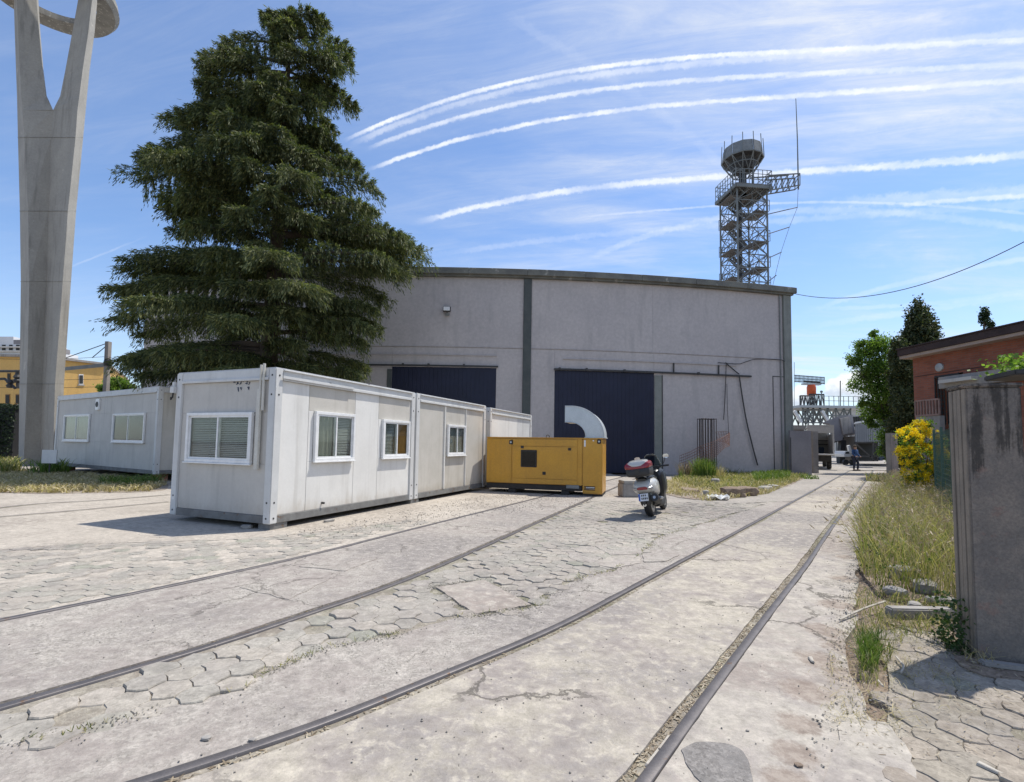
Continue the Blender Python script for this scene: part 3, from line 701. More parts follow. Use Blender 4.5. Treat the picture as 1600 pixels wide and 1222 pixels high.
def cabin(name, label, P0, rotz, L, W, H, sideX, sideY, winX, winY, mats, z0=0.1, group='portable site cabins in the yard'):
    """sideX / sideY: list of (u0, u1, material); winX / winY: list of (u0, u1, z0, z1, kwargs) in local metres"""
    t = thing(name, label, 'cabin', (P0.x, P0.y, 0), rotz, group)
    post, bb, tb = 0.16, 0.13, 0.20
    for (x0, x1, y0, y1) in ((0, post, 0, post), (L - post, L, 0, post), (0, post, W - post, W), (L - post, L, W - post, W)):
        MB().box(x0, x1, y0, y1, z0, z0 + H).build('corner_post', 'cab_frame', t, bevel=0.012)
    f = MB()
    f.box(post, L - post, .012, .12, z0, z0 + bb); f.box(post, L - post, W - .12, W - .012, z0, z0 + bb); f.box(.012, .12, post, W - post, z0, z0 + bb); f.box(L - .12, L - .012, post, W - post, z0, z0 + bb)
    f.build('bottom_beam', 'cab_base', t, bevel=0.006, seg=1)
    f = MB()
    f.box(post, L - post, .006, .12, z0 + H - tb, z0 + H - .004); f.box(post, L - post, W - .12, W - .006, z0 + H - tb, z0 + H - .004); f.box(.006, .12, post, W - post, z0 + H - tb, z0 + H - .004); f.box(L - .12, L - .006, post, W - post, z0 + H - tb, z0 + H - .004)
    f.build('top_beam', 'cab_frame', t, bevel=0.01)
    f = MB(); f.box(post, L - post, -.02, .006, z0 + H - tb - .0, z0 + H - tb + .05); f.box(-.02, .006, post, W - post, z0 + H - tb, z0 + H - tb + .045)
    f.box(post, L - post, -.028, .006, z0 + H - .03, z0 + H - .008)
    f.build('gutter', 'cab_frame', t, bevel=0.004, seg=1)
    MB().box(.02, L - .02, .02, W - .02, z0 + H - .01, z0 + H + .015).build('roof', 'roof_sheet', t)
    MB().box(.02, L - .02, .02, W - .02, z0 + .02, z0 + .06).build('floor', 'cab_base', t)
    zb, zt = z0 + bb + .002, z0 + H - tb - .002
    def panels(axis, spec, wins, length):
        for (a, b, mt) in spec:
            a2, b2 = a + .004, b - .004
            cuts = [w for w in wins if w[0] < b2 - 0.02 and w[1] > a2 + 0.02]
            rects = []
            if cuts:
                w = cuts[0]
                rects = [(a2, b2, zb, w[2], mt[0]), (a2, b2, w[3], zt, mt[-1])]
                if w[0] - a2 > 0.01: rects.append((a2, w[0], w[2], w[3], mt[0]))
                if b2 - w[1] > 0.01: rects.append((w[1], b2, w[2], w[3], mt[0]))
            else: rects = [(a2, b2, zb, zt, mt[0])]
            for (u0, u1, v0, v1, mm) in rects:
                q = MB(); d = 0.034
                if axis == 'x': q.box(u0, u1, d, d + .05, v0 + .001, v1 - .001)
                else: q.box(d, d + .05, u0, u1, v0 + .001, v1 - .001)
                q.build('wall_panel', mm, t, bevel=0.003, seg=1)
        e = 0.066
        for (a, b, _) in spec[1:]:
            q = MB()
            if axis == 'x': q.box(a - .008, a + .008, .045, .085, zb, zt)
            else: q.box(.045, .085, a - .008, a + .008, zb, zt)
            q.build('joint_strip', 'cab_base', t)
    panels('x', sideX, winX, L); panels('y', sideY, winY, W)
    q = MB(); q.box(post, L - post, W - .09, W - .04, zb, zt); q.box(L - .09, L - .04, post, W - post, zb, zt); q.build('rear_wall', mats[0], t)
    for w in winX: window(t, 'x', *w[:4], **(w[4] if len(w) > 4 else {}))
    for w in winY: window(t, 'y', *w[:4], **(w[4] if len(w) > 4 else {}))
    # bolt holes on the corner castings
    q = MB()
    for zz in (z0 + .09, z0 + H - .12, z0 + H - .45, z0 + 1.0 * 0 + .35):
        for (x, y, ax) in ((.08, 0, 'y'), (0, .08, 'x'), (0, W - .08, 'x'), (L - .08, 0, 'y')):
            if ax == 'y': q.lathe([(.017, -.004), (.017, .01)], (x, 0, zz), 8, 'Y')
            else: q.lathe([(.017, -.004), (.017, .01)], (0, y, zz), 8, 'X')
    q.build('bolt_hole', 'black_rubber', t, kind='stuff')
    return t
P0 = G(420, 829.5); P1 = G(757, 767); dirx = (P1 - P0); angc = math.atan2(dirx.y, dirx.x) ; angc += R(1.0)
e1 = Vector((math.cos(angc), math.sin(angc), 0)); e2 = Vector((-e1.y, e1.x, 0))
def s_of(px, py=700, base=P0, n=e2, e=e1): return (onplane(px, py, base, n) - Vector((base.x, base.y, 0))).dot(e)
def z_of(px, py, base=P0, n=e2): return onplane(px, py, base, n).z
L1 = s_of(645, 783); L2 = s_of(759, 767) - s_of(650, 783)
Wc = -0.0 + (onplane(264, 808, P0, e1) - P0).dot(e2)
Htop = z_of(418, 572)
print('CABIN', round(L1, 2), round(L2, 2), round(Wc, 2), round(Htop, 2))
z0 = 0.1; H = Htop - z0
b = [0.16] + [s_of(x) for x in (482.5, 555, 592)] + [L1 - 0.16]
w1 = (s_of(490.5), s_of(553), z_of(490, 721), z_of(490, 642)); w2 = (s_of(597), s_of(639), z_of(597, 716), z_of(597, 655))
we = [(onplane(x, 700, P0, e1) - P0).dot(e2) for x in (393, 291)]
zw = (onplane(393, 725, P0, e1).z, onplane(393, 644, P0, e1).z)
pe = [(onplane(x, 700, P0, e1) - P0).dot(e2) for x in (401, 284)]
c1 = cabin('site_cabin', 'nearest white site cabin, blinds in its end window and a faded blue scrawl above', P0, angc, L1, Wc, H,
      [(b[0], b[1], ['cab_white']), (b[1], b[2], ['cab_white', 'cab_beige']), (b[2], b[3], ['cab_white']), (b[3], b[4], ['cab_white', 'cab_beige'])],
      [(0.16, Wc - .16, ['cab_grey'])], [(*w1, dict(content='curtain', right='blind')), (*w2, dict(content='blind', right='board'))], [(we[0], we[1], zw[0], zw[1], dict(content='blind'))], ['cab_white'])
# conduits, label and scrawl on the end face
yy = (onplane(404, 700, P0, e1) - P0).dot(e2)
q = MB(); q.tube([(-.02, yy, 1.0), (-.02, yy, z0 + H + .06)], .02, 8); q.build('conduit', 'pvc', c1, smooth=True)
q = MB(); q.tube([(-.02, yy - .07, 2.0), (-.02, yy - .07, z0 + H + .08)], .022, 8); q.build('conduit', 'pvc', c1, smooth=True)
q = MB(); q.box(-.045, .0, yy - .03, yy + .05, 1.0, z0 + H - .35); q.build('cable_trunking', 'pvc', c1, bevel=.004)
ys = (onplane(272, 600, P0, e1) - P0).dot(e2)
q = MB(); q.box(-.06, -.004, ys - .09, ys + .02, 2.35, 2.47); q.box(-.035, -.004, ys - .06, ys - .0, 2.47, 2.56); q.build('junction_box', 'cab_frame', c1, bevel=.006)
q = MB(); q.tube([(-.04, ys - .05, 2.35), (-.05, ys - .05, 2.27), (-.05, ys - .01, 2.23), (-.03, ys + .02, 2.27)], .014, 8); q.build('socket_hook', 'black_rubber', c1, smooth=True)
MB().box(-.004, 0, Wc - .11, Wc - .05, .38, .45).build('sticker', 'win_white', c1)
# blue-black scrawl strokes
q = MB(); rs = random.Random(5)
y0 = (onplane(386, 610, P0, e1) - P0).dot(e2)
for row, zz in enumerate((2.50, 2.38)):
    for k in range(6 if row == 0 else 4):
        yc = y0 + (0.36 - k * 0.075 if row == 0 else 0.27 - k * 0.085)
        if (row, k) == (1, 2): continue
        pts = [(0.030, yc + rs.uniform(-.028, .028), zz + rs.uniform(-.042, .042)) for _ in range(5)]
        q.tube(pts, .0075, 4)
q.build('scrawl', 'ink', c1, kind='stuff')
q = MB()
for (px, py) in ((512, 589), (573, 571+20)): 
    q.lathe([(.018, -.02), (.018, .045)], (s_of(px), 0, z_of(px, py + 10)), 8, 'Y')
q.lathe([(.02, -.03), (.02, .045)], (s_of(508), 0, 0.33), 8, 'Y'); q.build('vent_plug', 'black_rubber', c1, kind='stuff')
# lamp batten on top beam
q = MB(); q.box(.12, 1.9, -.045, -.022, z0 + H - .17, z0 + H - .12); q.build('cable_trunking', 'cab_frame', c1, bevel=.004)
P2 = P0 + e1 * (L1 + 0.06)
s2 = lambda px: s_of(px) - (L1 + .06)
c2 = cabin('site_cabin', 'beige streaked site cabin between the near white cabin and the yellow generator', Vector((P2.x, P2.y, 0)), angc, L2, Wc, H,
      [(.16, s2(696), ['cab_beige']), (s2(696), s2(728), ['cab_beige']), (s2(728), L2 - .16, ['cab_beige2'])] if False else
      [(.16, s2(696), ['cab_beige']), (s2(696), s2(728), ['cab_beige']), (s2(728), L2 - .16, ['cab_beige'])],
      [(.16, Wc - .16, ['cab_beige'])], [(s2(699), s2(727), z_of(699, 712), z_of(699, 663), dict(content='blind', right=None))], [], ['cab_beige'])
q = MB(); q.box(s2(695) - .02, s2(695) + .02, -.004, .04, z0 + .14, z0 + H - .21); q.box(s2(728) - .012, s2(728) + .012, -.002, .04, z0 + .14, z0 + H - .21); q.build('cover_strip', 'cab_white', c2)
P3 = P0 + e1 * (L1 + L2 + 0.5) + e2 * 0.05
c3 = cabin('site_cabin', 'far blue-grey site cabin mostly hidden behind the yellow generator', Vector((P3.x, P3.y, 0)), angc + R(.5), 4.2, Wc, H * 0.99,
      [(.16, 1.4, ['cab_white']), (1.4, 2.6, ['cab_white']), (2.6, 4.04, ['cab_frame'])], [(.16, Wc - .16, ['cab_grey'])], [], [], ['cab_grey'])
# left cabin behind the pylon
PL = G(240, 753); PLb = G(97, 737)
dl = (PLb - PL); al = math.atan2(dl.y, dl.x) - math.pi / 2    # local y runs to the left-back
el1 = Vector((math.cos(al), math.sin(al), 0)); el2 = Vector((-el1.y, el1.x, 0))
yo = lambda px, py: (onplane(px, py, PL, el1) - PL).dot(el2)
zo = lambda px, py: onplane(px, py, PL, el1).z
Hl = zo(240, 606) - 0.22
print('LEFTCAB', Hl, yo(97, 700), zo(97, 690))
LL = yo(97, 690) + 0.9; 
wl = [(yo(224.5, 690), yo(174.5, 690), zo(224, 692), zo(224, 645)), (yo(138, 690), yo(98, 690), zo(138, 690), zo(138, 647))]
bl_ = [yo(x, 690) for x in (232, 172, 137, 97)]
c4 = cabin('site_cabin', 'weathered grey site cabin on blocks behind the tall concrete pylon', Vector((PL.x, PL.y, 0)), al, 3.4, LL, Hl,
      [(.16, .75, ['cab_beige']), (.75, 2.4, ['cab_grey']), (2.4, 3.24, ['cab_grey'])],
      [(.16, bl_[1], ['cab_grey']), (bl_[1], bl_[2] , ['cab_grey']), (bl_[2], LL - .16, ['cab_grey'])],
      [(0.85, 2.3, wl[0][2], wl[0][3], dict(content='curtain'))], [(*wl[0], dict(content=None)), (*wl[1], dict(content='curtain', right=None))], ['cab_grey'], z0=0.25)
yv = yo(153, 632); zv = zo(153, 632)
q = MB(); q.box(-.03, .04, yv - .17, yv + .17, zv - .22, zv + .22); v_ = q.build('vent', 'win_white', c4, bevel=.01)
q = MB().lathe([(.11, -.045), (.11, -.02)], (0, yv, zv), 14, 'X'); q.build('fan_grille', 'black_rubber', v_)
for k, (u, v) in enumerate(((.3, .3), (.4, LL - .5), (3.1, .3))):
    o = MB().box(u - .2, u + .2, v - .15, v + .15, -.02, .245).build('support_block', 'brick_red'); o.location = (PL.x, PL.y, 0); o.rotation_euler = (0, 0, al)
    tag(o, ['red-brown block under the near corner of the grey cabin behind the pylon', 'block under the pylon end of the grey left cabin', 'block under the grey left cabin on the side nearest the white cabin'][k], 'block')
# small stones holding up the front cabin
grainy('rubble', (0.36, 0.34, 0.31), (0.25, 0.23, 0.21), scale=6, rough=0.9, bump=0.6, bscale=25)
def stone(pos, r, label, sc=(1.3, 1, .5), seed=0, cat='stone', mat='rubble', name='stone', rz=0):
    rr_ = random.Random(seed); bm = bmesh.new(); bmesh.ops.create_icosphere(bm, subdivisions=2, radius=r)
    for v in bm.verts:
        n = v.co.normalized(); k = 1 + 0.22 * math.sin(n.x * 3 + seed) * math.cos(n.y * 4 + seed * 2) + rr_.uniform(-.08, .08)
        v.co = Vector((max(-.8 * r, min(.8 * r, v.co.x * k)) * sc[0], max(-.8 * r, min(.8 * r, v.co.y * k)) * sc[1], max(-.7 * r, min(.7 * r, v.co.z * k)) * sc[2]))
    me = bpy.data.meshes.new(name); bm.to_mesh(me); bm.free(); me.materials.append(MATS[mat]); o = bpy.data.objects.new(name, me); link(o)
    o.location = (pos[0], pos[1], pos[2] + r * sc[2] * .62); o.rotation_euler = (0, 0, rz); return tag(o, label, cat)
g_ = G(386, 825); stone((g_.x, g_.y, 0), .09, 'grey stone wedged under the near end of the white cabin by its corner post', seed=2)
g_ = G(514, 815); stone((g_.x, g_.y, 0), .08, 'flat grey stone under the sunlit side of the white cabin', sc=(1.8, .8, .4), seed=4, rz=1)
for k, (s, lab) in enumerate(((.1, 'dark packing block under the near corner post of the white cabin'), (L1, 'dark packing block under the join of the two front cabins'))):
    o = MB().box(s - .05, s + .3, .03, .3, -.02, .1).build('packing_block', 'cab_base'); o.location = (P0.x, P0.y, 0); o.rotation_euler = (0, 0, angc); tag(o, lab, 'block')

# ---------------------------------------------------------------- warehouse
def yf(x): return 25.5 + 0.0062 * (x + 3.5) ** 2
def facade(px, py):
    """point where the pixel's ray meets the bowed front wall"""
    d = ray(px, py); t = 20 / d.y
    for _ in range(30):
        p = CO + d * t; t *= yf(p.x) / p.y
    return CO + d * t
def wpt(x, off, z):
    s = 0.0124 * (x + 3.5); n = Vector((s, -1, 0)).normalized(); return (x + n.x * off, yf(x) + n.y * off, z)
XR = facade(1236, 600).x; XL = -21.0; ZT = facade(1235, 461).z; ZT2 = facade(700, 434).z
print('FACADE', XR, ZT, ZT2, facade(700, 421).z, facade(1235, 450).z)
ZW = 10.34
grainy('wall_grey', (0.51, 0.47, 0.452), (0.46, 0.425, 0.415), scale=0.5, rough=0.9, bump=0.25, bscale=18, streak=(0.34, 0.32, 0.315), streak_amt=0.45, spots=(0.53, 0.50, 0.49), spot_scale=1.3, spot_lim=0.68, streak_scale=2.2)
grainy('coping', (0.20, 0.20, 0.175), (0.13, 0.13, 0.12), scale=1.4, rough=0.9, bump=0.4, bscale=12, spots=(0.33, 0.32, 0.28), spot_scale=1.6, spot_lim=0.58)
grainy('pilaster_dark', (0.075, 0.085, 0.085), (0.10, 0.11, 0.105), scale=2, rough=0.8, bump=0.2, spots=(0.25, 0.25, 0.25), spot_scale=3.5, spot_lim=0.66)
grainy('pilaster_pale', (0.26, 0.27, 0.245), (0.20, 0.21, 0.19), scale=1.5, rough=0.9, bump=0.3, streak=(0.12, 0.12, 0.11), streak_amt=0.6)
grainy('door_navy', (0.008, 0.011, 0.031), (0.012, 0.016, 0.042), scale=1.2, rough=0.55, bump=0.04, spec=0.4)
grainy('dark_metal', (0.05, 0.052, 0.055), (0.08, 0.075, 0.07), scale=4, rough=0.6, bump=0.05, metal=0.3)
grainy('grey_metal', (0.27, 0.28, 0.27), (0.21, 0.215, 0.21), scale=3, rough=0.6, bump=0.05, metal=0.2, spots=(0.2, 0.13, 0.08), spot_lim=0.7)
wh = thing('warehouse', 'large grey rendered warehouse with a bowed front wall, stained coping and navy sliding doors', 'warehouse', (0, 25.5, 0))
def curved_box(x0, x1, o0, o1, z0, z1, n=None):
    n = n or max(1, int(abs(x1 - x0) / 0.7)); m = MB(); V = []; F = []
    for i in range(n + 1):
        x = x0 + (x1 - x0) * i / n; V += [wpt(x, o0, z0), wpt(x, o1, z0), wpt(x, o1, z1), wpt(x, o0, z1)]
    for i in range(n):
        a = 4 * i; b = a + 4
        F += [(a+1, b+1, b+2, a+2), (a, a+3, b+3, b), (a+3, a+2, b+2, b+3), (a, b, b+1, a+1)]
    F += [(0, 1, 2, 3), (4*n+3, 4*n+2, 4*n+1, 4*n)]
    return m.add(V, F)
xd0, xd1 = facade(866, 640).x, facade(1022, 640).x; zd = 5.45
xe0, xe1 = facade(612, 600).x, facade(775, 600).x
# wall in panels with fine recessed joints, openings left for the doors
def wallp(x0, x1, z0, z1): curved_box(x0, x1, -0.35, 0.0, z0, z1).build('wall', 'wall_grey', wh, world=True)
xp0, xp1 = facade(816.5, 600).x, facade(829, 600).x
zj = 6.55
for (x0, x1, z0_, z1_) in [(XL, xe0, 0, zd), (XL, xe0 , zd + .0, zj), (xe1, xp0, 0, zj), (xe0, xe1, zd, zj), (XL, -8, zj, ZW), (-8, xp0, zj, ZW), (xp1, xd0, 0, zj), (xd0, xd1, zd, zj), (xd1, XR - .5, 0, zj),
                           (xp1, facade(1020, 480).x, zj, ZW), (facade(1020, 480).x, XR - .5, zj, ZW)]:
    wallp(x0 + .004, x1 - .004, z0_ + (.006 if z0_ > 0 else 0), z1_ - .006)
curved_box(XL, XR - .1, -.5, -.351, 0, ZW).build('inner_wall', 'wall_grey', wh, world=True)
curved_box(xp0 + .003, xp1 - .003, -.3, .10, 0, ZW - .002).build('pilaster', 'pilaster_dark', wh, world=True, bevel=.01, seg=1)
curved_box(XR - .497, XR, -.5, .12, 0, ZW - .002).build('corner_pilaster', 'pilaster_pale', wh, world=True, bevel=.01, seg=1)
# coping, laid in lengths
xc = XL; k = 0
while xc < XR + .15:
    xn = min(xc + 3.1, XR + .22)
    curved_box(xc + .006, xn - .006, -.6, .34, ZW + .10, ZW + .42 + (0.004 if k % 2 else 0)).build('coping', 'coping', wh, world=True, bevel=.012, seg=1); xc = xn; k += 1
curved_box(XL, XR + .1, -.5, .20, ZW, ZW + .10).build('cornice', 'coping', wh, world=True)
# side and rear walls, roof
m = MB(); p = wpt(XR, -.5, 0)
m.box(XR - .5, XR - .02, p[1], 55, 0, ZW + .1); m.box(XL, XL + .4, yf(XL) + .4, 55, 0, ZW + .1); m.box(XL, XR - .02, 55, 55.4, 0, ZW + .1)
m.build('side_wall', 'wall_grey', wh, world=True)
# roof follows the bowed front
m = MB(); V = [wpt(XL + (XR - XL) * i / 30, -.45, ZW + .12) for i in range(31)] + [(XL + (XR - XL) * i / 30, 55.3, ZW + .12) for i in range(31)]
m.add(V, [(i, i+1, 32+i, 31+i) for i in range(30)]); m.build('roof', 'roof_sheet', wh, world=True)
# doors: vertical boards
def door(x0, x1, zt, seed):
    d = curved_box(x0, x1, -.12, -.02, .03, zt - .0, n=8).build('door', 'door_navy', wh, world=True)
    n = int((x1 - x0) / .22)
    for i in range(n):
        a = x0 + (x1 - x0) * i / n; b_ = x0 + (x1 - x0) * (i + 1) / n
        o = curved_box(a + .003, b_ - .003, -.02, .006, .05, zt - .02, n=1).build('door_board', 'door_navy', None)
        o.parent = d; o.matrix_parent_inverse = (local_of(wh)).inverted()
        o.matrix_parent_inverse = local_of(wh).inverted()
    return d
door(xd0, xd1, zd, 1); door(xe0, xe1, zd + .05, 2)
# reveal left of second door
curved_box(facade(609, 600).x - .15, xe0 - .01, .0, .03, 0, zd - .1).build('door_edge', 'pilaster_dark', wh, world=True)
curved_box(xd1 + .02, xd1 + .42, .0, .05, .0, zd - .12).build('door_jamb', 'pilaster_pale', wh, world=True)
m = MB(); x2 = facade(1034, 650).x
curved_box(x2 + .0, x2 + .03, .0, .07, 0, zd - .1).build('jamb_edge', 'dark_metal', wh, world=True)
# sliding rails
curved_box(xd0 - .05, facade(1172, 588).x, .06, .14, zd + .0, zd + .09).build('door_track', 'dark_metal', wh, world=True)
curved_box(facade(540, 575).x, xe1 + .1, .06, .14, zd + .06, zd + .14).build('door_track', 'dark_metal', wh, world=True)
# string courses and pipes
curved_box(XL, XR - .5, 0, .03, 6.575, 6.595).build('string_course', 'wall_grey', wh, world=True)
curved_box(facade(880, 560).x, facade(1150, 570).x, .02, .07, 6.05, 6.08).build('pipe_run', 'wall_grey', wh, world=True)
curved_box(facade(480, 560).x, facade(776, 558).x, .02, .07, 6.12, 6.145).build('pipe_run', 'wall_grey', wh, world=True)
for px in (1052, 1122):
    x = facade(px, 575).x; curved_box(x - .03, x + .03, .03, .08, zd + .09, 6.05, 1).build('track_bracket', 'dark_metal', wh, world=True)
for px in (874, 916, 975, 1090, 630, 670, 725):
    x = facade(px, 575).x; curved_box(x - .05, x + .05, .03, .15, zd + .0 + (.06 if px < 800 else 0), zd + .14 + (.06 if px < 800 else 0), 1).build('track_bracket', 'dark_metal', wh, world=True)
# blocked-up doorway outline at the right
x = facade(1208, 650).x; x3 = facade(1225, 650).x
curved_box(x, x + .04, .0, .02, 0, 5.6, 1).build('doorway_outline', 'dark_metal', wh, world=True); curved_box(x + .04, x3, .0, .02, 5.56, 5.6, 1).build('doorway_outline', 'dark_metal', wh, world=True)
# drain pipe by the corner
m = MB().tube([wpt(XR - .7, .05, 0), wpt(XR - .7, .05, ZW)], .035, 8); m.build('downpipe', 'grey_metal', wh, world=True, smooth=True)
# floodlight
g_ = facade(699, 484)
fl = thing('floodlight', 'small black floodlight on the upper left of the warehouse wall', 'lamp', wpt(g_.x, 0, g_.z))
MB().box(-.2, .2, -.28, -.12, -.16, .12).build('housing', 'dark_metal', fl, bevel=.02)
MB().box(-.17, .17, -.292, -.278, -.12, .09).build('lens', 'win_white', fl, bevel=.005)
MB().box(-.03, .03, -.14, .0, -.3, -.02).box(-.1, .12, -.1, .0, -.34, -.22).build('bracket', 'grey_metal', fl)
# loose cables on the wall
def cable(pts, r, label, name='cable'):
    P = catmull([Vector(p) for p in pts], .3); o = MB().tube(P, r, 6).build(name, 'dark_metal', smooth=True); return tag(o, label, 'cable')
def FW_(px, py, off=.1): g = facade(px, py); return wpt(g.x, off, g.z)
cable([FW_(1153, 586), FW_(1158, 620), FW_(1165, 660), FW_(1176, 705), FW_(1182, 727)], .035, 'thick dark cable slanting down the warehouse wall from the track end')
cable([FW_(1133, 568), FW_(1132, 600), FW_(1130, 640), FW_(1129, 656)], .02, 'thin dark cable hanging straight down the warehouse wall')
cable([FW_(1134, 600), FW_(1135, 640), FW_(1137, 680)], .013, 'thinnest cable hanging on the warehouse wall, right beside the straight one')
cable([FW_(1132, 567), FW_(1143, 577), FW_(1153, 585)], .03, 'short dark cable between bracket and track end on the warehouse')
cable([FW_(1120, 567), FW_(1155, 569), FW_(1175, 562), FW_(1220, 563), FW_(1228, 571)], .02, 'thin cable running along the wall to the warehouse corner')
# ---------------------------------------------------------------- generator
grainy('gen_yellow', (0.58, 0.295, 0.022), (0.52, 0.26, 0.02), scale=1.5, rough=0.42, bump=0.02, spec=0.5, streak=(0.33, 0.18, 0.03), streak_amt=0.25, coat=0.2)
grainy('gen_black', (0.03, 0.028, 0.027), (0.045, 0.04, 0.038), scale=4, rough=0.6, bump=0.05, spots=(0.12, 0.10, 0.08), spot_lim=0.66)
grainy('galv', (0.58, 0.61, 0.62), (0.50, 0.53, 0.54), scale=2.5, rough=0.42, metal=0.4, bump=0.02, bscale=6)
ga, gb = G(759, 768), G(941, 776)
dg = gb - ga; Lg = dg.length; ag_ = math.atan2(dg.y, dg.x); eg = dg.normalized()
gn = Vector((eg.y, -eg.x, 0))
def gx(px, py=720): return (onplane(px, py, ga, gn) - ga).dot(eg)
def gz(px, py): return onplane(px, py, ga, gn).z
gen = thing('generator', 'yellow enclosed diesel generator with a curved galvanised duct, in front of the navy door', 'generator', (ga.x, ga.y, 0), ag_)
Hg = gz(850, 685); Wg = 1.25; zb = gz(850, 757)
print('GEN', Lg, Hg, zb)
xq = gx(910)
MB().box(0, xq, 0.01, Wg, zb, Hg).build('canopy', 'gen_yellow', gen, bevel=.02)
MB().box(xq + .006, Lg, 0, Wg, .06, Hg).build('radiator_end', 'gen_yellow', gen, bevel=.02)
MB().box(-.01, Lg + .01, -.012, Wg + .012, Hg, Hg + .03).build('roof_panel', 'gen_yellow', gen, bevel=.008)
MB().box(.0, xq - .02, .03, Wg - .02, .12, zb - .01).build('fuel_tank_base', 'gen_black', gen, bevel=.01)
for a in (gx(800), gx(883)): MB().box(a - .12, a + .12, .02, Wg - .02, .0, .115).build('skid_foot', 'gen_black', gen, bevel=.008)
MB().box(xq - .02, Lg, .02, Wg - .1, .0, .055).build('skid_foot', 'gen_black', gen)
# door panels proud of the canopy
def gpanel(name, x0, x1, y0, y1, mat='gen_yellow', d=.014, bev=.006, parent=gen):
    return MB().box(gx(x0), gx(x1), -d, .008, y1, y0).build(name, mat, parent, bevel=bev, seg=2)
zt_ = Hg - .03
gpanel('side_panel', 767, 799, zt_, zb + .02)
dz0, dz1 = gz(850, 698), gz(850, 748)
dr = gpanel('service_door', 801.5, 902, dz0, dz1)
gpanel('upper_panel', 801.5, 902, zt_, dz0 + .012)
MB().box(gx(801.5), gx(902), -.012, .008, zb + .02, dz1 - .012).build('lower_panel', 'gen_yellow', gen, bevel=.005)
gw = MB().box(gx(814), gx(839), -.034, -.006, gz(826, 730), gz(826, 703)).build('door_window', 'gen_black', dr, bevel=.012)
MB().box(gx(816), gx(837), -.038, -.033, gz(826, 728), gz(826, 705)).build('pane', 'glass_dark', dr)
for (px, py) in ((798, 691), (936, 690)):
    MB().box(gx(px - 3), gx(px + 3), -.02, -.002, gz(px, py + 3.5), gz(px, py - 3.5)).build('lifting_point', 'gen_black', gen, bevel=.01)
    MB().lathe([(.028, -.03), (.028, -.018)], (gx(px), 0, gz(px, py)), 10, 'Y').build('lifting_eye', 'galv', gen)
for (px, py) in ((816, 698.5), (890, 702)): MB().box(gx(px - 2.3), gx(px + 2.3), -.03, .0, gz(px, py + 2), gz(px, py - 2)).build('hinge', 'gen_black', gen, bevel=.004)
MB().box(gx(848), gx(853), -.028, -.01, gz(850, 742), gz(850, 737)).build('latch', 'gen_black', dr, bevel=.006)
MB().box(gx(912.5), gx(915), -.012, .0, gz(914, 698), gz(914, 688)).build('sticker', 'win_white', gen)
MB().box(gx(916), gx(929), -.010, .0, gz(920, 764), gz(920, 761)).build('sticker', 'win_white', gen)
q = MB()
for k in range(3): q.box(gx(913), gx(930), -.012, .0, .17 + k * .045, .195 + k * .045)
q.build('louvre', 'gen_black', gen)
q = MB()
for px in (803, 902 - 2, 927): q.box(gx(px) - .02, gx(px) + .02, -.012, .0, Hg - .07, Hg - .035)
q.build('sticker', 'win_white', gen)
q = MB(); q.tube([(gx(853) + .05 * math.cos(a), .25, Hg + .06 + .05 * math.sin(a)) for a in [k * math.pi / 6 for k in range(13)]], .012, 6, caps=False); q.build('lifting_ring', 'dark_metal', gen, smooth=True)
MB().box(gx(885), gx(905), -.006, .012, .2, .3).build('fuel_gauge', 'grey_metal', gen, bevel=.004)
# duct
xs = [gx(p) for p in (881, 914, 943)]; zz = [gz(910, p) for p in (634, 659.5, 684)]
xo, zo_ = xs[2], zz[0]; xi = xs[1]; ro = (zz[0] - zz[2]) * 0.92; 
out, inn = [], []
cx, cz = xs[2] - 0.86 * (xs[2] - xs[0]) , zz[2] + .05
Ro = xs[2] - cx; Rz = zz[0] - cz; Ri = xi - cx; Riz = zz[1] - cz
N_ = 16
for i in range(N_ + 1):
    a = math.pi / 2 * i / N_
    out.append((cx + Ro * math.cos(a), cz + Rz * math.sin(a))); inn.append((cx + Ri * math.cos(a), cz + Riz * math.sin(a)))
out = [(xs[2], Hg + .03)] + out + [(xs[0], zz[0])]; inn = [(xi, Hg + .03)] + inn + [(xs[0], zz[1])]
yd0, yd1 = .12, Wg - .12
m = MB(); n = len(out)
V = [(x, yd0, z) for x, z in out] + [(x, yd0, z) for x, z in inn] + [(x, yd1, z) for x, z in out] + [(x, yd1, z) for x, z in inn]
F = []
for i in range(n - 1): F += [(i, i+1, n+i+1, n+i), (2*n+i, 3*n+i, 3*n+i+1, 2*n+i+1), (i, 2*n+i, 2*n+i+1, i+1), (n+i, n+i+1, 3*n+i+1, 3*n+i)]
m.add(V, F); duct = m.build('duct', 'galv', gen)
sol = duct.modifiers.new('thick', 'SOLIDIFY'); sol.thickness = .012
m = MB()
for prof in (out, inn):
    P = [(x, yd0 - .008, z) for x, z in prof]
    m.tube(P, .014, 5)
m.build('duct_flange', 'galv', duct, smooth=True)
m = MB(); zf = Hg + .05; m.box(xi - .03, xs[2] + .03, yd0 - .03, yd1 + .03, Hg + .03, Hg + .055); m.build('duct_collar', 'galv', duct)

# ---------------------------------------------------------------- concrete pylon (forked mast carrying a ring)
grainy('pylon_conc', (0.37, 0.35, 0.31), (0.31, 0.295, 0.265), scale=0.8, rough=0.85, bump=0.35, bscale=9, streak=(0.20, 0.19, 0.17), streak_amt=0.65, streak_scale=3.5, spots=(0.43, 0.40, 0.35), spot_scale=1.1, spot_lim=0.62)
YP = 25.0
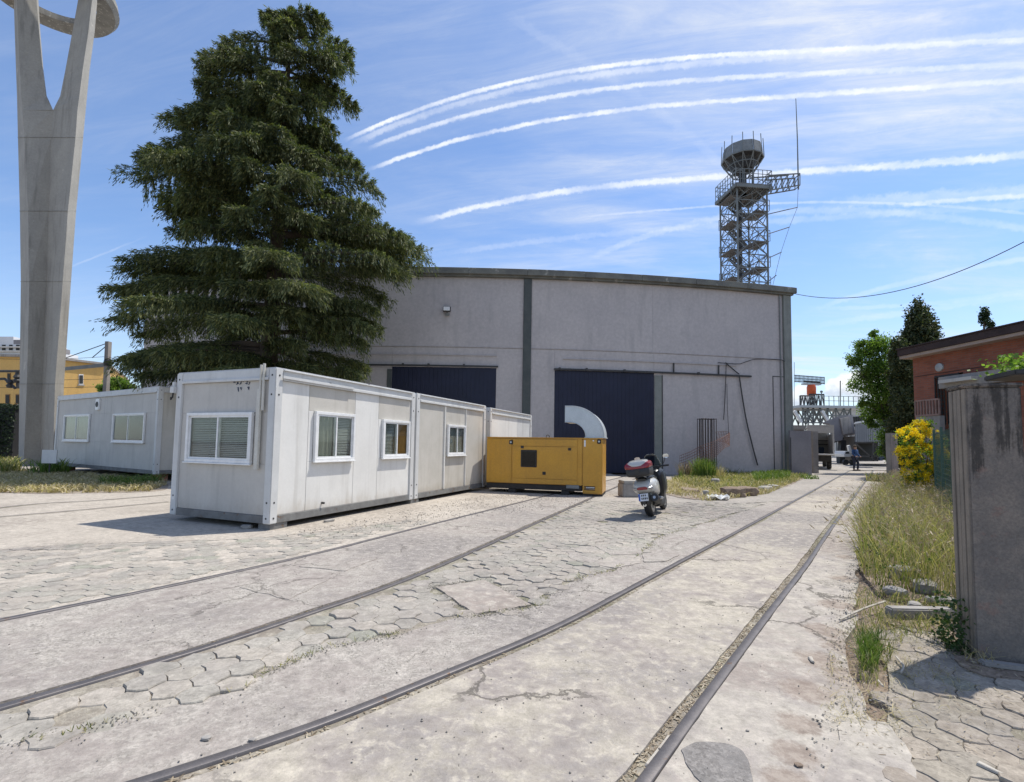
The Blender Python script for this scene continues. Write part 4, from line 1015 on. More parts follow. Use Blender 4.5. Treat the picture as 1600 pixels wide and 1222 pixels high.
# outline read level by level: left edge, left ridge, valley, right ridge, right edge
LV = [(738, 28, 36, 62, 82, 95), (600, 30.5, 42, 66, 86, 100), (440, 32.5, 46, 73, 98, 111), (330, 31, 44, 76, 106, 119), (215, 28, 38, 80, 118, 130), (172, 27, 35, 83, 121, 134)]
py_ = thing('concrete_pylon', 'towering forked concrete pylon carrying a ring, at the left of the yard', 'pylon', tuple(Vector((G(60, 740).x * YP / G(60, 740).y, YP, 0))))
def PP(px, py, dep=0.0): return D(px, py, YP + dep)
def ring_pts(l):
    y, a, b_, c, d, e = l
    return [PP(a, y, .55), PP(b_, y, -.25), PP(c, y, .35), PP(d, y, -.35), PP(e, y, .25), PP(e - 6, y, 1.0), PP(c, y, 1.15), PP(a + 6, y, 1.1)]
rings = [ring_pts(l) for l in LV]
rings[0] = [Vector((p.x, p.y, -.05)) for p in rings[0]]
m = MB(); V = [p for r_ in rings for p in r_]; F = []
for j in range(len(rings) - 1):
    for i in range(8): F.append((8*j+i, 8*j+(i+1) % 8, 8*(j+1)+(i+1) % 8, 8*(j+1)+i))
F.append(tuple(reversed(range(8)))); F.append(tuple(8 * (len(rings) - 1) + i for i in range(8)))
m.add(V, F); m.build('shaft', 'pylon_conc', py_, world=True)
# the two legs of the fork
LEG_L = [(172, 27, 35, 83, 83), (150, 26.5, 33, 72, 73), (110, 25, 31, 66, 68), (50, 23, 28.5, 61, 63), (0, 21.5, 26.5, 57, 60), (-60, 20, 24, 53, 56), (-140, 17, 20, 48, 50)]
LEG_R = [(172, 83, 83, 121, 134), (150, 94, 95, 124, 136), (110, 102, 103, 129, 140), (50, 113, 114, 138, 148), (0, 122, 124, 144, 152), (-60, 131, 132, 152, 160), (-140, 144, 145, 163, 170)]
for which, LG in ((0, LEG_L), (1, LEG_R)):
    rg = []
    for (y, a, b_, c, d) in LG:
        if which == 0: rg.append([PP(a, y, .55), PP(b_, y, -.25), PP(c, y, .33), PP(d, y, .9), PP(a + 6, y, 1.1)])
        else: rg.append([PP(a, y, .33), PP(c, y, -.35), PP(d, y, .25), PP(d - 6, y, 1.0), PP(b_, y, 1.1)])
    m = MB(); V = [p for r_ in rg for p in r_]; F = []
    for j in range(len(rg) - 1):
        for i in range(5): F.append((5*j+i, 5*j+(i+1) % 5, 5*(j+1)+(i+1) % 5, 5*(j+1)+i))
    F.append(tuple(reversed(range(5)))); F.append(tuple(5 * (len(rg) - 1) + i for i in range(5)))
    m.add(V, F); m.build('fork_leg', 'pylon_conc', py_, world=True)
# casting joints
grainy('ring_conc', (0.26, 0.25, 0.225), (0.17, 0.165, 0.15), scale=2.5, rough=0.9, bump=0.5, bscale=8, spots=(0.36, 0.35, 0.31), spot_scale=5, spot_lim=0.55)
for y, k in ((215, 4), (330, 3), (440, 2), (600, 1)):
    rg = rings[k]; pts = [p + Vector((0, -.012, 0)) for p in rg[:5]]
    MB().tube(pts, .014, 4).build('pour_joint', 'ring_conc', py_, world=True)
# ring: a broad shallow bowl rim seen from below
zc = D(92, 44, YP + 2.6).z; rc = Vector((D(92, 0, YP + 1).x, YP + .2, zc))
grainy('ring_conc', (0.26, 0.25, 0.225), (0.17, 0.165, 0.15), scale=2.5, rough=0.9, bump=0.5, bscale=8, spots=(0.36, 0.35, 0.31), spot_scale=5, spot_lim=0.55)
prof = [(2.15, .05), (2.2, .42), (3.1, .62), (3.18, .2), (3.0, -.08)]
V = []; F = []; n = 48; k = len(prof)
for i in range(n):
    a = 2 * math.pi * i / n
    for r_, z_ in prof: V.append((rc.x + r_ * math.cos(a), rc.y + r_ * math.sin(a), rc.z + z_))
for i in range(n):
    for j in range(k): F.append((i*k+j, i*k+(j+1) % k, ((i+1) % n)*k+(j+1) % k, ((i+1) % n)*k+j))
MB().add(V, F).build('ring', 'ring_conc', py_, world=True)
# ---------------------------------------------------------------- vegetation
leafmat('cedar_leaf', [(0.0, (0.032, 0.052, 0.028)), (0.35, (0.070, 0.092, 0.042)), (0.7, (0.135, 0.15, 0.062)), (1.0, (0.24, 0.24, 0.10))], trans=0.28, rough=0.6)
leafmat('green_leaf', [(0.0, (0.06, 0.11, 0.025)), (0.5, (0.13, 0.21, 0.045)), (1.0, (0.25, 0.33, 0.08))], trans=0.5)
leafmat('dark_leaf', [(0.0, (0.016, 0.035, 0.016)), (0.6, (0.03, 0.055, 0.022)), (1.0, (0.065, 0.085, 0.035))], trans=0.2)
leafmat('yew_leaf', [(0.0, (0.03, 0.048, 0.022)), (0.6, (0.065, 0.082, 0.035)), (1.0, (0.14, 0.135, 0.055))], trans=0.2)
leafmat('hedge_leaf', [(0.0, (0.012, 0.022, 0.012)), (1.0, (0.03, 0.05, 0.02))], trans=0.1)
leafmat('grass_blade', [(0.0, (0.10, 0.135, 0.035)), (0.3, (0.17, 0.19, 0.06)), (0.55, (0.30, 0.27, 0.12)), (1.0, (0.48, 0.40, 0.24))], trans=0.35)
leafmat('green_blade', [(0.0, (0.07, 0.13, 0.025)), (0.6, (0.13, 0.20, 0.045)), (1.0, (0.25, 0.27, 0.10))], trans=0.35)
leafmat('straw', [(0.0, (0.34, 0.27, 0.15)), (0.6, (0.48, 0.40, 0.24)), (1.0, (0.56, 0.48, 0.31))], trans=0.25)
leafmat('seed_head', [(0.0, (0.27, 0.19, 0.15)), (1.0, (0.45, 0.36, 0.26))], trans=0.25)
leafmat('yellow_flower', [(0.0, (0.62, 0.42, 0.01)), (0.6, (0.80, 0.58, 0.015)), (1.0, (0.90, 0.72, 0.05))], trans=0.35)
leafmat('ivy_leaf', [(0.0, (0.02, 0.05, 0.012)), (1.0, (0.07, 0.12, 0.03))], trans=0.2)
leafmat('litter', [(0.0, (0.12, 0.09, 0.06)), (0.5, (0.28, 0.22, 0.15)), (1.0, (0.50, 0.43, 0.32))], trans=0.1)
grainy('bark', (0.085, 0.065, 0.05), (0.13, 0.105, 0.085), scale=3, rough=0.95, bump=0.8, bscale=14)
def norm(a): return a / np.maximum(np.linalg.norm(a, axis=1, keepdims=True), 1e-6)
def cards(P, Dr, L, W, tip=0.15, flat=None):
    """elongated leaf quads: P base, Dr direction, L length, W width"""
    n = len(P); r = rng.normal(size=(n, 3))
    if flat is not None: r = r * (1 - flat) + np.array([0, 0, 1.0]) * flat
    side = norm(np.cross(Dr, r)); L = L[:, None]; W = W[:, None]
    a = P - side * W * 0.25; b = P + side * W * 0.25
    c = P + Dr * L * 0.55 + side * W * 0.5; d = P + Dr * L * 0.55 - side * W * 0.5; e = P + Dr * L
    V = np.stack([a, b, c, e, d], 1).reshape(-1, 3); F = np.arange(n * 5).reshape(n, 5)
    return V, F
def leaves(P, size, Nn=None, jitter=1.0, up=0.3):
    n = len(P); nr = norm(rng.normal(size=(n, 3)) + np.array([0, 0, up])); t = norm(np.cross(nr, rng.normal(size=(n, 3)))); b = np.cross(nr, t)
    s = (size * rng.uniform(0.6, 1.25, n))[:, None]
    V = np.stack([P - t * s * .5, P - b * s * .36 + t * s * .05, P + t * s * .6, P + b * s * .36 + t * s * .05], 1).reshape(-1, 3)
    return V, np.arange(n * 4).reshape(n, 4)
# ---- cedar
YT = 19.6
EXT = [(15,418,484),(50,371,543),(79,329,550),(118,293,523),(162,322,560),(196,258,526),(216,248,500),(236,226,566),(275,212,582),(314,248,604),(344,253,639),(383,239,663),(408,207,640),(442,209,617),(471,180,600),(516,165,585),(555,194,582),(589,214,560)]
tx = D(428, 400, YT).x
EX = np.array([[D(428, y, YT).z, tx - D(a, y, YT).x, D(b, y, YT).x - tx] for y, a, b in EXT][::-1])   # z, left, right
def cedar():
    ztop = D(440, 12, YT).z
    t = thing('cedar_tree', 'huge dark cedar tree with drooping layered boughs behind the white cabin', 'tree', (tx, YT, 0))
    trunk = [(0, 0, -.1), (.05, 0, 2), (-.05, .05, 5), (.06, 0, 9), (.15, 0, 13), (.25, 0, ztop - 1.5), (.3, 0, ztop - .3)]
    MB().tube(trunk, [.48, .40, .34, .26, .17, .07, .02], 12).build('trunk', 'bark', t, smooth=True)
    A = []; L_ = []; limbs = MB(); ga = 2.39996; zb = EX[0, 0]; k = 0; rs = random.Random(21)
    zt = zb - .1
    boughs = []
    while zt < ztop - .25:
        f = (zt - zb) / (ztop - zb)
        for q in range(3 if f < .85 else 2):
            k += 1; az = k * ga + rs.uniform(-.35, .35); ca, sa = math.cos(az), math.sin(az)
            boughs.append((zt + rs.uniform(-.5, .5), az))
        zt += 0.60 - .16 * f
    # boughs placed where the outline bulges: straight left and right at each level read
    for z, l, r_ in EX:
        boughs += [(z + .12, rs.uniform(-.3, .3)), (z + .12, math.pi + rs.uniform(-.3, .3)), (z - .1, -math.pi / 2 + rs.uniform(-.7, .7))]
    nb = []
    for i_, (zt, az) in enumerate(boughs):
        ph = 0.75 * math.sin(az * 1.7 + 1.0) + 0.5 * math.sin(az * 3.1); sp_ = 1.55 - .35 * (zt - zb) / (ztop - zb)
        zz = (round((zt + ph) / sp_)) * sp_ - ph + rs.gauss(0, .17); nb.append((min(max(zz, zb - .1), ztop - .3), az))
    boughs = nb
    for (zt, az) in boughs:
        ca, sa = math.cos(az), math.sin(az)
        zl = max(min(zt, EX[-1, 0]), EX[0, 0]); l = np.interp(zl, EX[:, 0], EX[:, 1]); r_ = np.interp(zl, EX[:, 0], EX[:, 2])
        Rs = r_ if ca > 0 else l; Rm = (l + r_) / 2 * (0.92 - .25 * (zt - zb) / (ztop - zb))
        Rr = math.sqrt((ca * Rs) ** 2 + (sa * Rm) ** 2) * (rs.uniform(.88, 1.0) if abs(ca) > .9 else rs.uniform(.55, 1.0))
        f = (zt - zb) / (ztop - zb)
        rise = .10 + .22 * f; droop = rise + .10 - .08 * f
        if sa < 0: zt = EYE + (zt - EYE) * (1 + sa * Rr * .9 / YT)
        z0 = zt + (droop - rise) * Rr; z0 = min(z0, ztop - .3)
        # keep each bough inside the tree's real spread
        for _ in range(14):
            tip = Vector((tx + ca * Rr, YT + sa * Rr, z0 + (rise - droop) * Rr)); v_ = Rc.transposed() @ (tip - CO); qx = 800 + v_.x / -v_.z * F_PX; qy = CY - v_.y / -v_.z * F_PX
            qy = min(max(qy, 15), 600); a_ = np.interp(qy, [e[0] for e in EXT], [e[1] for e in EXT]); b_ = np.interp(qy, [e[0] for e in EXT], [e[2] for e in EXT])
            if a_ - 4 < qx < b_ + 4: break
            Rr *= .94
        if Rr < .5: continue
        dr = np.array([ca, sa, 0]); sd = np.array([-sa, ca, 0])
        def path(s):
            s = np.asarray(s)[:, None]
            return np.array([0.03 * z0 * .3, 0, z0]) + dr * s * Rr + np.array([0, 0, 1]) * (rise * s - droop * s ** 2.2) * Rr
        pp = path(np.linspace(0, .93, 9)); limbs.tube([tuple(p) for p in pp], [max(.012, .028 * Rr * (1 - .9 * i / 8)) * (0.7 + .3) for i in range(9)], 5)
        M = int(800 + 900 * Rr); sq = np.round((rng.uniform(.12, 1, M) ** .75) * (Rr * 3.2)) / (Rr * 3.2) ; sq = np.clip(sq + .0, .1, 1)
        sgn = rng.choice([-1, 1], M); wid = Rr * (.36 * np.sqrt(np.clip(1.06 - sq, 0, 1)) + .05) * (0.7 + .6 * rng.random(1)[0]); wid = np.minimum(wid, 1.9)
        hsh = np.sin(sq * 917.3 + az * 31) * .5 + .5; wid = wid * (.6 + .55 * hsh)
        u = rng.uniform(0, 1, M) ** .8
        bd = norm(dr[None] * .55 + sd[None] * sgn[:, None] * .95 + np.array([0, 0, .02]))
        P = path(sq) + bd * (u * wid)[:, None]
        P[:, 2] += -.28 * u ** 2 * wid + rng.normal(0, .035, M) + .10 * np.sin(sq * 17 + az) * .5
        P += rng.normal(0, .05, (M, 3)) * np.array([1, 1, .6])
        hang = rng.random(M) < .5; P[hang, 2] -= rng.uniform(0, .5, hang.sum()) ** 1.4 * 1.1 * (.4 + u[hang])
        dd = bd * .9 + dr[None] * .35 + rng.normal(0, .38, (M, 3)) + np.array([0, 0, -.28]); dd[hang] = dd[hang] * .45 + np.array([0, 0, -.85]); dd = norm(dd)
        A.append(P); L_.append(dd)
        # tip fringe
        m2 = int(90 + 36 * Rr); s2 = rng.uniform(.82, 1.03, m2); P2 = path(s2) + sd[None] * (rng.normal(0, .22, m2) * (1.1 - s2) * Rr * .5)[:, None] + rng.normal(0, .06, (m2, 3)); A.append(P2)
        L_.append(norm(dr[None] * .8 + rng.normal(0, .45, (m2, 3)) + np.array([0, 0, -.45])))
    # leader
    m3 = 2600; h = rng.uniform(0, 1, m3); a = rng.uniform(0, 2 * math.pi, m3); rr_ = (1 - h) * .9 * rng.uniform(0, 1, m3) ** .6
    A.append(np.stack([.28 + rr_ * np.cos(a), rr_ * np.sin(a), ztop - 1.5 + h * 1.5], 1)); L_.append(norm(np.stack([np.cos(a), np.sin(a), -.3 + 0 * a], 1) + rng.normal(0, .4, (m3, 3))))
    P = np.concatenate(A); Dd = np.concatenate(L_); n = len(P)
    print('CEDAR', n)
    V, F = cards(P, Dd, rng.uniform(.08, .20, n), rng.uniform(.018, .038, n))
    me_o = raw_mesh('crown', V, F, 'cedar_leaf'); me_o.parent = t
    limbs.build('limb', 'bark', t, smooth=True, kind='stuff')
cedar()
# ---- broadleaf and conifer crowns from clumps
def clump_tree(name, label, base, trunk_h, clumps, leafsz, n_leaf, mat, cat='tree', seed=1, trunk_r=.12, stems=None, group=None, hollow=.5, crown='crown', sig=.24):
    """clumps: (x, y, z, rx, ry, rz, weight) relative to base"""
    t = thing(name, label, cat, base, 0, group); rs = random.Random(seed)
    m = MB()
    if trunk_r:
        top = max(c[2] for c in clumps)
        m.tube([(0, 0, -.1), (.03, .02, trunk_h), (clumps[0][0] * .5, clumps[0][1] * .5, (trunk_h + top) / 2)], [trunk_r, trunk_r * .75, trunk_r * .3], 8)
        m.build('trunk', 'bark', t, smooth=True)
        q = MB()
        for c in clumps:
            a = Vector((0.02, 0, trunk_h * rs.uniform(.7, 1.1))); e = Vector(c[:3]); mid = (a + e) / 2 + Vector((0, 0, .15 * (e - a).length)); q.tube([a, mid, e], [trunk_r * .45, trunk_r * .25, .012], 5)
        q.build('limb', 'bark', t, smooth=True, kind='stuff')
    W = sum(c[6] for c in clumps); Ps = []
    for c in clumps:
        n = int(n_leaf * c[6] / W); k = max(6, n // 60)
        cc = norm(rng.normal(size=(k, 3))) * (rng.uniform(hollow, 1.0, k) ** .5)[:, None] * np.array(c[3:6]) + np.array(c[:3])
        idx = rng.integers(0, k, n); P = cc[idx] + rng.normal(0, 1, (n, 3)) * np.array(c[3:6]) * sig; Ps.append(P)
    P = np.concatenate(Ps); P = P[P[:, 2] > .02]
    V, F = leaves(P, leafsz); o = raw_mesh(crown, V, F, mat); o.parent = t; return t
def rel(px, py, Y, b): p = D(px, py, Y); return (p.x - b[0], p.y - b[1], p.z)
# tall dark conifer
Yc = 26.5; bc = (D(1432, 700, Yc).x, Yc, 0); cl = []
rs = random.Random(8)
prof = [(490, 4), (503, 12), (520, 20), (540, 30), (560, 38), (585, 42), (605, 44), (630, 44), (655, 42), (680, 42), (700, 40), (720, 32)]
for (y, w) in prof:
    for k in range(max(2, int(w / 2.2))):
        dx = rs.uniform(-w, w); p = rel(1434 + dx * .92, y + rs.uniform(-6, 8), Yc + rs.uniform(-1, 1) * w / 25, bc)
        cl.append((*p, .42, .42, .95, 1.0))
t_con = clump_tree('conifer_tree', 'tall dark conifer standing behind the brick building roof, beside a brighter green tree', bc, 2.0, cl, .13, 105000, 'yew_leaf', seed=2, trunk_r=.2, hollow=.0, sig=.2)
# bright broadleaf tree
Yb = 30.5; bb_ = (D(1398, 740, Yb).x, Yb, 0); cl = []
for (px, py, r, w) in [(1366, 522, 7, .25), (1369, 534, 9, .4), (1352, 545, 16, 1), (1375, 545, 20, 1.4), (1335, 562, 12, .5), (1362, 575, 22, 1.6), (1392, 570, 24, 1.6), (1350, 598, 18, .9), (1380, 610, 26, 2), (1408, 600, 26, 2), (1366, 640, 18, 1), (1350, 627, 9, .3), (1395, 645, 26, 2), (1418, 640, 24, 2), (1362, 662, 9, .4), (1400, 680, 22, 1.8), (1422, 680, 22, 1.6), (1388, 705, 12, .8), (1410, 715, 18, 1.0), (1328, 566, 5, .12), (1345, 535, 6, .2)]:
    r_m = r / F_PX * Yb; p = rel(px, py, Yb + rs.uniform(-.5, .5), bb_); cl.append((*p, r_m, r_m, r_m * .85, w))
clump_tree('broadleaf_tree', 'bright green broadleaf tree overhanging the track, in front of the dark conifer', bb_, 2.6, cl, .105, 52000, 'green_leaf', seed=3, trunk_r=.16, hollow=.15)
# thin conifer tip behind roof
Yk = 40.0; bk_ = (D(1540, 700, Yk).x, Yk, 0); cl = []
for (y, w) in [(490, 1.5), (500, 4), (512, 7), (524, 12), (540, 18), (560, 24)]:
    for k in range(4): p = rel(1538 + rs.uniform(-w, w) + (8 if y > 510 else 0), y, Yk, bk_); cl.append((*p, .3, .3, .5, 1))
clump_tree('conifer_tree', 'small spindly conifer tip poking above the brick building roof at right', bk_, 6, cl, .16, 3800, 'dark_leaf', seed=5, trunk_r=.12)
# tree behind the left cabin
Yg = 34.0; bg_ = (D(182, 660, Yg).x, Yg, 0); cl = []
for (px, py, r) in [(165, 606, 9), (178, 600, 10), (192, 600, 9), (202, 606, 7), (180, 615, 20)]:
    r_m = r / F_PX * Yg; cl.append((*rel(px, py, Yg, bg_), r_m, r_m, r_m * .9, 1))
clump_tree('round_tree', 'small round bright green tree top above the left grey cabin roof', bg_, 2, cl, .14, 5000, 'green_leaf', seed=6)
# hedge left
Yh = 27.5; x0 = D(-60, 680, Yh).x; x1 = D(24, 680, Yh).x; zt_h = D(10, 633, Yh).z
th = thing('hedge', 'clipped dark hedge at the far left behind the pylon', 'hedge', ((x0 + x1) / 2, Yh, 0))
n = 26000; P = np.stack([rng.uniform(x0, x1 + .6, n) - (x0 + x1) / 2, rng.uniform(-.9, .9, n), rng.uniform(0.02, zt_h, n)], 1); m_ = (np.abs(P[:, 1]) > .62) | (P[:, 2] > zt_h - .25); P = P[m_] + rng.normal(0, .05, (m_.sum(), 3))
V, F = leaves(P, .11); raw_mesh('foliage', V, F, 'hedge_leaf').parent = th
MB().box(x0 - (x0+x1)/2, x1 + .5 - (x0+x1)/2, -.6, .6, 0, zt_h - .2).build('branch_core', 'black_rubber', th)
# ---- blades
def blades(name, poly, n, h, w=.006, lean=.35, mat='grass_blade', label=None, z=0.0, dens=None, hf=None, parent=None, kind='stuff', droop=.5):
    poly = [(p[0], p[1]) for p in poly]; xs = [p[0] for p in poly]; ys = [p[1] for p in poly]; pts = []
    # sample more where it shows: weight by screen size
    tries = 0
    while len(pts) < n and tries < n * 40:
        tries += 1; x = random.uniform(min(xs), max(xs)); y = random.uniform(min(ys), max(ys))
        if not inpoly(x, y, poly): continue
        cn = math.sin(x * 5.1 + math.sin(y * 3.7) * 2) * math.sin(y * 4.3 + math.cos(x * 2.9) * 2)
        if random.random() > .55 + .45 * cn: continue
        pts.append((x, y, z))
    P = np.array(pts); n = len(P); hh = rng.uniform(h[0], h[1], n)
    if hf is not None: hh = hh * np.array([hf(x, y) for x, y, _ in pts])
    a = rng.uniform(0, 2 * math.pi, n); ln = np.abs(rng.normal(lean, lean * .5, n)); d = np.stack([np.cos(a), np.sin(a), 0 * a], 1)
    b = rng.uniform(0, 2 * math.pi, n); s = np.stack([np.cos(b), np.sin(b), 0 * b], 1); ww = (w * rng.uniform(.6, 1.4, n))[:, None]
    H = hh[:, None]; L = ln[:, None]; up = np.array([0, 0, 1.0])
    p1 = P + up * H * .5 + d * H * L * .28; p2 = P + up * H * (.86 - droop * .12) + d * H * L * .75; p3 = P + up * H * (1 - droop * L * .6) + d * H * L * 1.25
    V = np.stack([P - s * ww, P + s * ww, p1 + s * ww * .85, p2 + s * ww * .5, p3, p2 - s * ww * .5, p1 - s * ww * .85], 1).reshape(-1, 3)
    T_ = np.array([(0, 1, 2), (0, 2, 6), (6, 2, 3), (6, 3, 5), (5, 3, 4)])
    o = raw_mesh(name, V, (T_[None] + (np.arange(n) * 7)[:, None, None]).reshape(-1, 3), mat, kind=kind)
    if label: tag(o, label, 'grass')
    return o, p3, d
def gpoly(L): return [tuple(G(*p)[:2]) for p in L]
# roadside tall grass
GP = gpoly([(1408, 757), (1384, 775), (1362, 798), (1347, 830), (1341, 865), (1345, 895), (1370, 925), (1420, 938), (1512, 945), (1530, 900), (1560, 830), (1530, 790), (1480, 762)])
GPs = jag(catmull([Vector((x, y, 0)) for x, y in GP + [GP[0]]], .15), .03, 50)
slab('soil_bed', [(p.x, p.y) for p in GPs[:-1]], 'soil', z0=-.04, z1=.006)
_, tips, dd = blades('tall_grass', GP, 19000, (.22, .80), w=.0034, lean=.48, label='tall unkempt green and straw coloured grass on the right beside the track', mat='grass_blade')
# seed heads on stalks
sel = rng.random(len(tips)) < .30; Pt = tips[sel]; n = len(Pt)
V, F = cards(np.repeat(Pt, 3, 0) + rng.normal(0, .012, (n * 3, 3)), norm(np.repeat(dd[sel], 3, 0) * .6 + rng.normal(0, .35, (n * 3, 3)) + np.array([0, 0, .4])), rng.uniform(.04, .09, n * 3), rng.uniform(.006, .013, n * 3))
raw_mesh('seed_heads', V, F, 'seed_head', kind='stuff')
# mixed broad-leaved weeds and dead stalks in the verge
blades('dead_stalks', GP, 2600, (.35, .95), w=.0032, lean=.25, mat='seed_head')
n = 9000; Pw = scatter_w = None
def verge_leaves(n):
    xs = [p[0] for p in GP]; ys = [p[1] for p in GP]; o = []
    while len(o) < n:
        x = random.uniform(min(xs), max(xs)); y = random.uniform(min(ys), max(ys))
        if inpoly(x, y, GP) and math.sin(x * 4.1 + 2) * math.sin(y * 3.3) > random.uniform(-.6, .6): o.append((x, y, random.random() ** 1.6 * .42))
    return np.array(o)
V, F = leaves(verge_leaves(9000), .034); raw_mesh('verge_weeds', V, F, 'ivy_leaf', kind='stuff')
# lower weeds nearer the camera on the right
blades('roadside_weeds', gpoly([(1345, 925), (1330, 960), (1345, 1000), (1340, 1060), (1370, 1080), (1400, 1010), (1500, 980), (1515, 940)]), 1300, (.03, .13), w=.0025, lean=.6, mat='grass_blade', z=.0)
blades('roadside_weeds', gpoly([(1338, 1005), (1345, 1050), (1372, 1050), (1375, 1005)]), 260, (.08, .2), w=.0028, lean=.45, mat='green_blade')
blades('roadside_weeds', gpoly([(1500, 985), (1505, 1040), (1560, 1045), (1560, 1010)]), 200, (.04, .15), w=.0025, lean=.8, mat='straw')
blades('straw_litter', gpoly([(1330, 930), (1290, 1040), (1300, 1130), (1420, 1150), (1540, 1060), (1510, 950)]), 1200, (.015, .05), w=.0018, lean=2.2, mat='straw', droop=1.5)
# patch by the rebar cage
MG = gpoly([(1030, 752), (1052, 747), (1110, 742), (1180, 738), (1238, 737), (1262, 742), (1245, 753), (1205, 768), (1165, 776), (1110, 781), (1062, 778), (1036, 766)])
MGs = jag(catmull([Vector((x, y, 0)) for x, y in MG + [MG[0]]], .3), .08, 51)
slab('soil_bed', [(p.x, p.y) for p in MGs[:-1]], 'redsoil', z0=-.04, z1=.012)
blades('grass_patch', gpoly([(1050, 750), (1110, 743), (1180, 739), (1262, 743), (1235, 757), (1170, 770), (1120, 770), (1070, 760)]), 9000, (.08, .28), w=.012, lean=.6, mat='grass_blade', label='low green grass patch in front of the grey warehouse')
blades('grass_patch', gpoly([(1030, 754), (1080, 750), (1180, 756), (1250, 750), (1200, 772), (1110, 784), (1040, 772)]), 6500, (.05, .20), w=.011, lean=.8, mat='straw')
# reddish earth heaps, darker tufts
blades('grass_patch', gpoly([(1176, 745), (1235, 741), (1232, 752), (1180, 756)]), 2500, (.2, .42), w=.014, lean=.4, mat='green_blade')
blades('wall_weeds', gpoly([(1060, 744), (1200, 736), (1210, 739), (1062, 748)]), 900, (.1, .5), w=.012, lean=.4, mat='green_blade')
# strip at the left under pylon and cabin
LG = gpoly([(-80, 742), (20, 737), (120, 742), (225, 752), (262, 757), (235, 768), (120, 771), (0, 770), (-80, 772)])
LGs = jag(catmull([Vector((x, y, 0)) for x, y in LG + [LG[0]]], .4), .10, 52)
slab('soil_bed', [(p.x, p.y) for p in LGs[:-1]], 'redsoil', z0=-.04, z1=.008)
blades('dry_grass', LG, 12000, (.06, .24), w=.016, lean=.9, mat='straw', label='dry straw coloured grass at the foot of the pylon')
blades('dry_grass', gpoly([(-80, 735), (30, 733), (32, 742), (-80, 748)]), 1500, (.3, .75), w=.02, lean=.5, mat='grass_blade')
def tuft(px, py, r, n, h, mat, label, name='weed_tuft', w=.005, lean=.5, cat='weed'):
    c = G(px, py); o, _, _ = blades(name, [(c.x + r * math.cos(a), c.y + r * math.sin(a)) for a in np.linspace(0, 6.2, 9)], n, h, w=w, lean=lean, mat=mat, kind=None)
    if 'kind' in o: del o['kind']
    return tag(o, label, cat)
tuft(78, 743, .55, 260, (.3, .8), 'green_blade', 'green weeds growing against the foot of the concrete pylon', w=.02)
tuft(205, 758, .8, 420, (.15, .45), 'green_blade', 'low green weeds along the base of the left grey cabin', w=.014, lean=.9)
tuft(205, 762, .3, 120, (.1, .3), 'green_blade', 'small weed tuft in front of the left cabin near its lit corner', w=.012, lean=.9)
tuft(1352, 1030, .06, 60, (.08, .2), 'green_blade', 'upright green weed tuft in dirt by the right roadside, nearest the camera', lean=.35, w=.0028)
tuft(1262, 748, .5, 160, (.1, .3), 'green_blade', 'grass tuft at the foot of the grey panel by the warehouse corner', w=.012)
tuft(1372, 752, .5, 240, (.2, .5), 'grass_blade', 'weeds at the base of the concrete gate post beyond the tall grass', w=.012)
# weeds and leaf litter in joints and flangeways
def along(c, o0, o1, n, ymax=11):
    cc = [p for p in c if .8 < p.y < ymax]; out = []
    off = [offset(cc, o) for o in (o0, o1)]
    for _ in range(n):
        i = min(int(rng.random() ** 1.6 * (len(cc) - 1)), len(cc) - 2); f = rng.random(); g = rng.random(); a = off[0][i].lerp(off[0][i+1], g); b = off[1][i].lerp(off[1][i+1], g); out.append(a.lerp(b, f))
    return np.array([[p.x, p.y, -.014] for p in out])
P = np.concatenate([along(cA, .04, .11, 1500), along(cB, -.11, -.04, 3200), along(cC, -.1, -.05, 900), along(cD, .05, .09, 700)])
V, F = cards(P, norm(rng.normal(0, 1, (len(P), 3)) * np.array([1, 1, .12]) + np.array([0, 0, .06])), rng.uniform(.012, .05, len(P)), rng.uniform(.003, .012, len(P)), flat=.9)
raw_mesh('leaf_litter', V, F, 'litter', kind='stuff')
# pebbles and crumbs over the yard
def pebbles(name, P, r, mat):
    n = len(P); ico = np.array([(0, 0, .6), (.9, 0, 0), (0, 1, 0), (-1, .1, 0), (0, -.9, 0), (0, 0, -.4)]); fs = np.array([(0,1,2),(0,2,3),(0,3,4),(0,4,1),(5,2,1),(5,3,2),(5,4,3),(5,1,4)])
    a = rng.uniform(0, 6.28, n); s = (r * rng.uniform(.5, 1.6, n))[:, None]; V = np.repeat(ico[None], n, 0) * (1 + rng.normal(0, .18, (n, 6, 3)))
    x = V[..., 0] * np.cos(a)[:, None] - V[..., 1] * np.sin(a)[:, None]; y = V[..., 0] * np.sin(a)[:, None] + V[..., 1] * np.cos(a)[:, None]
    V = np.stack([x, y, V[..., 2]], -1) * s[:, None] + P[:, None]; F = fs[None] + (np.arange(n) * 6)[:, None, None]
    return raw_mesh(name, V.reshape(-1, 3), F.reshape(-1, 3), mat, kind='stuff')
grainy('pebble', (0.34, 0.32, 0.29), (0.20, 0.175, 0.15), scale=9, rough=0.95, bump=0.2, island=.35)
def scatter(poly, n, z=0.0):
    xs = [p[0] for p in poly]; ys = [p[1] for p in poly]; o = []
    while len(o) < n:
        x = random.uniform(min(xs), max(xs)); y = random.uniform(min(ys), max(ys))
        if inpoly(x, y, poly): o.append((x, y, z))
    return np.array(o)
pebbles('gravel', scatter(gpoly([(1240, 1222), (1290, 1060), (1290, 960), (1330, 880), (1345, 790), (1500, 940), (1520, 1000), (1400, 1060), (1420, 1222)]), 2600, .004), .006, 'pebble')
pebbles('gravel', scatter(gpoly([(0, 1222), (0, 850), (640, 800), (1300, 760), (1320, 900), (1200, 1222)]), 2600, .002), .005, 'pebble')
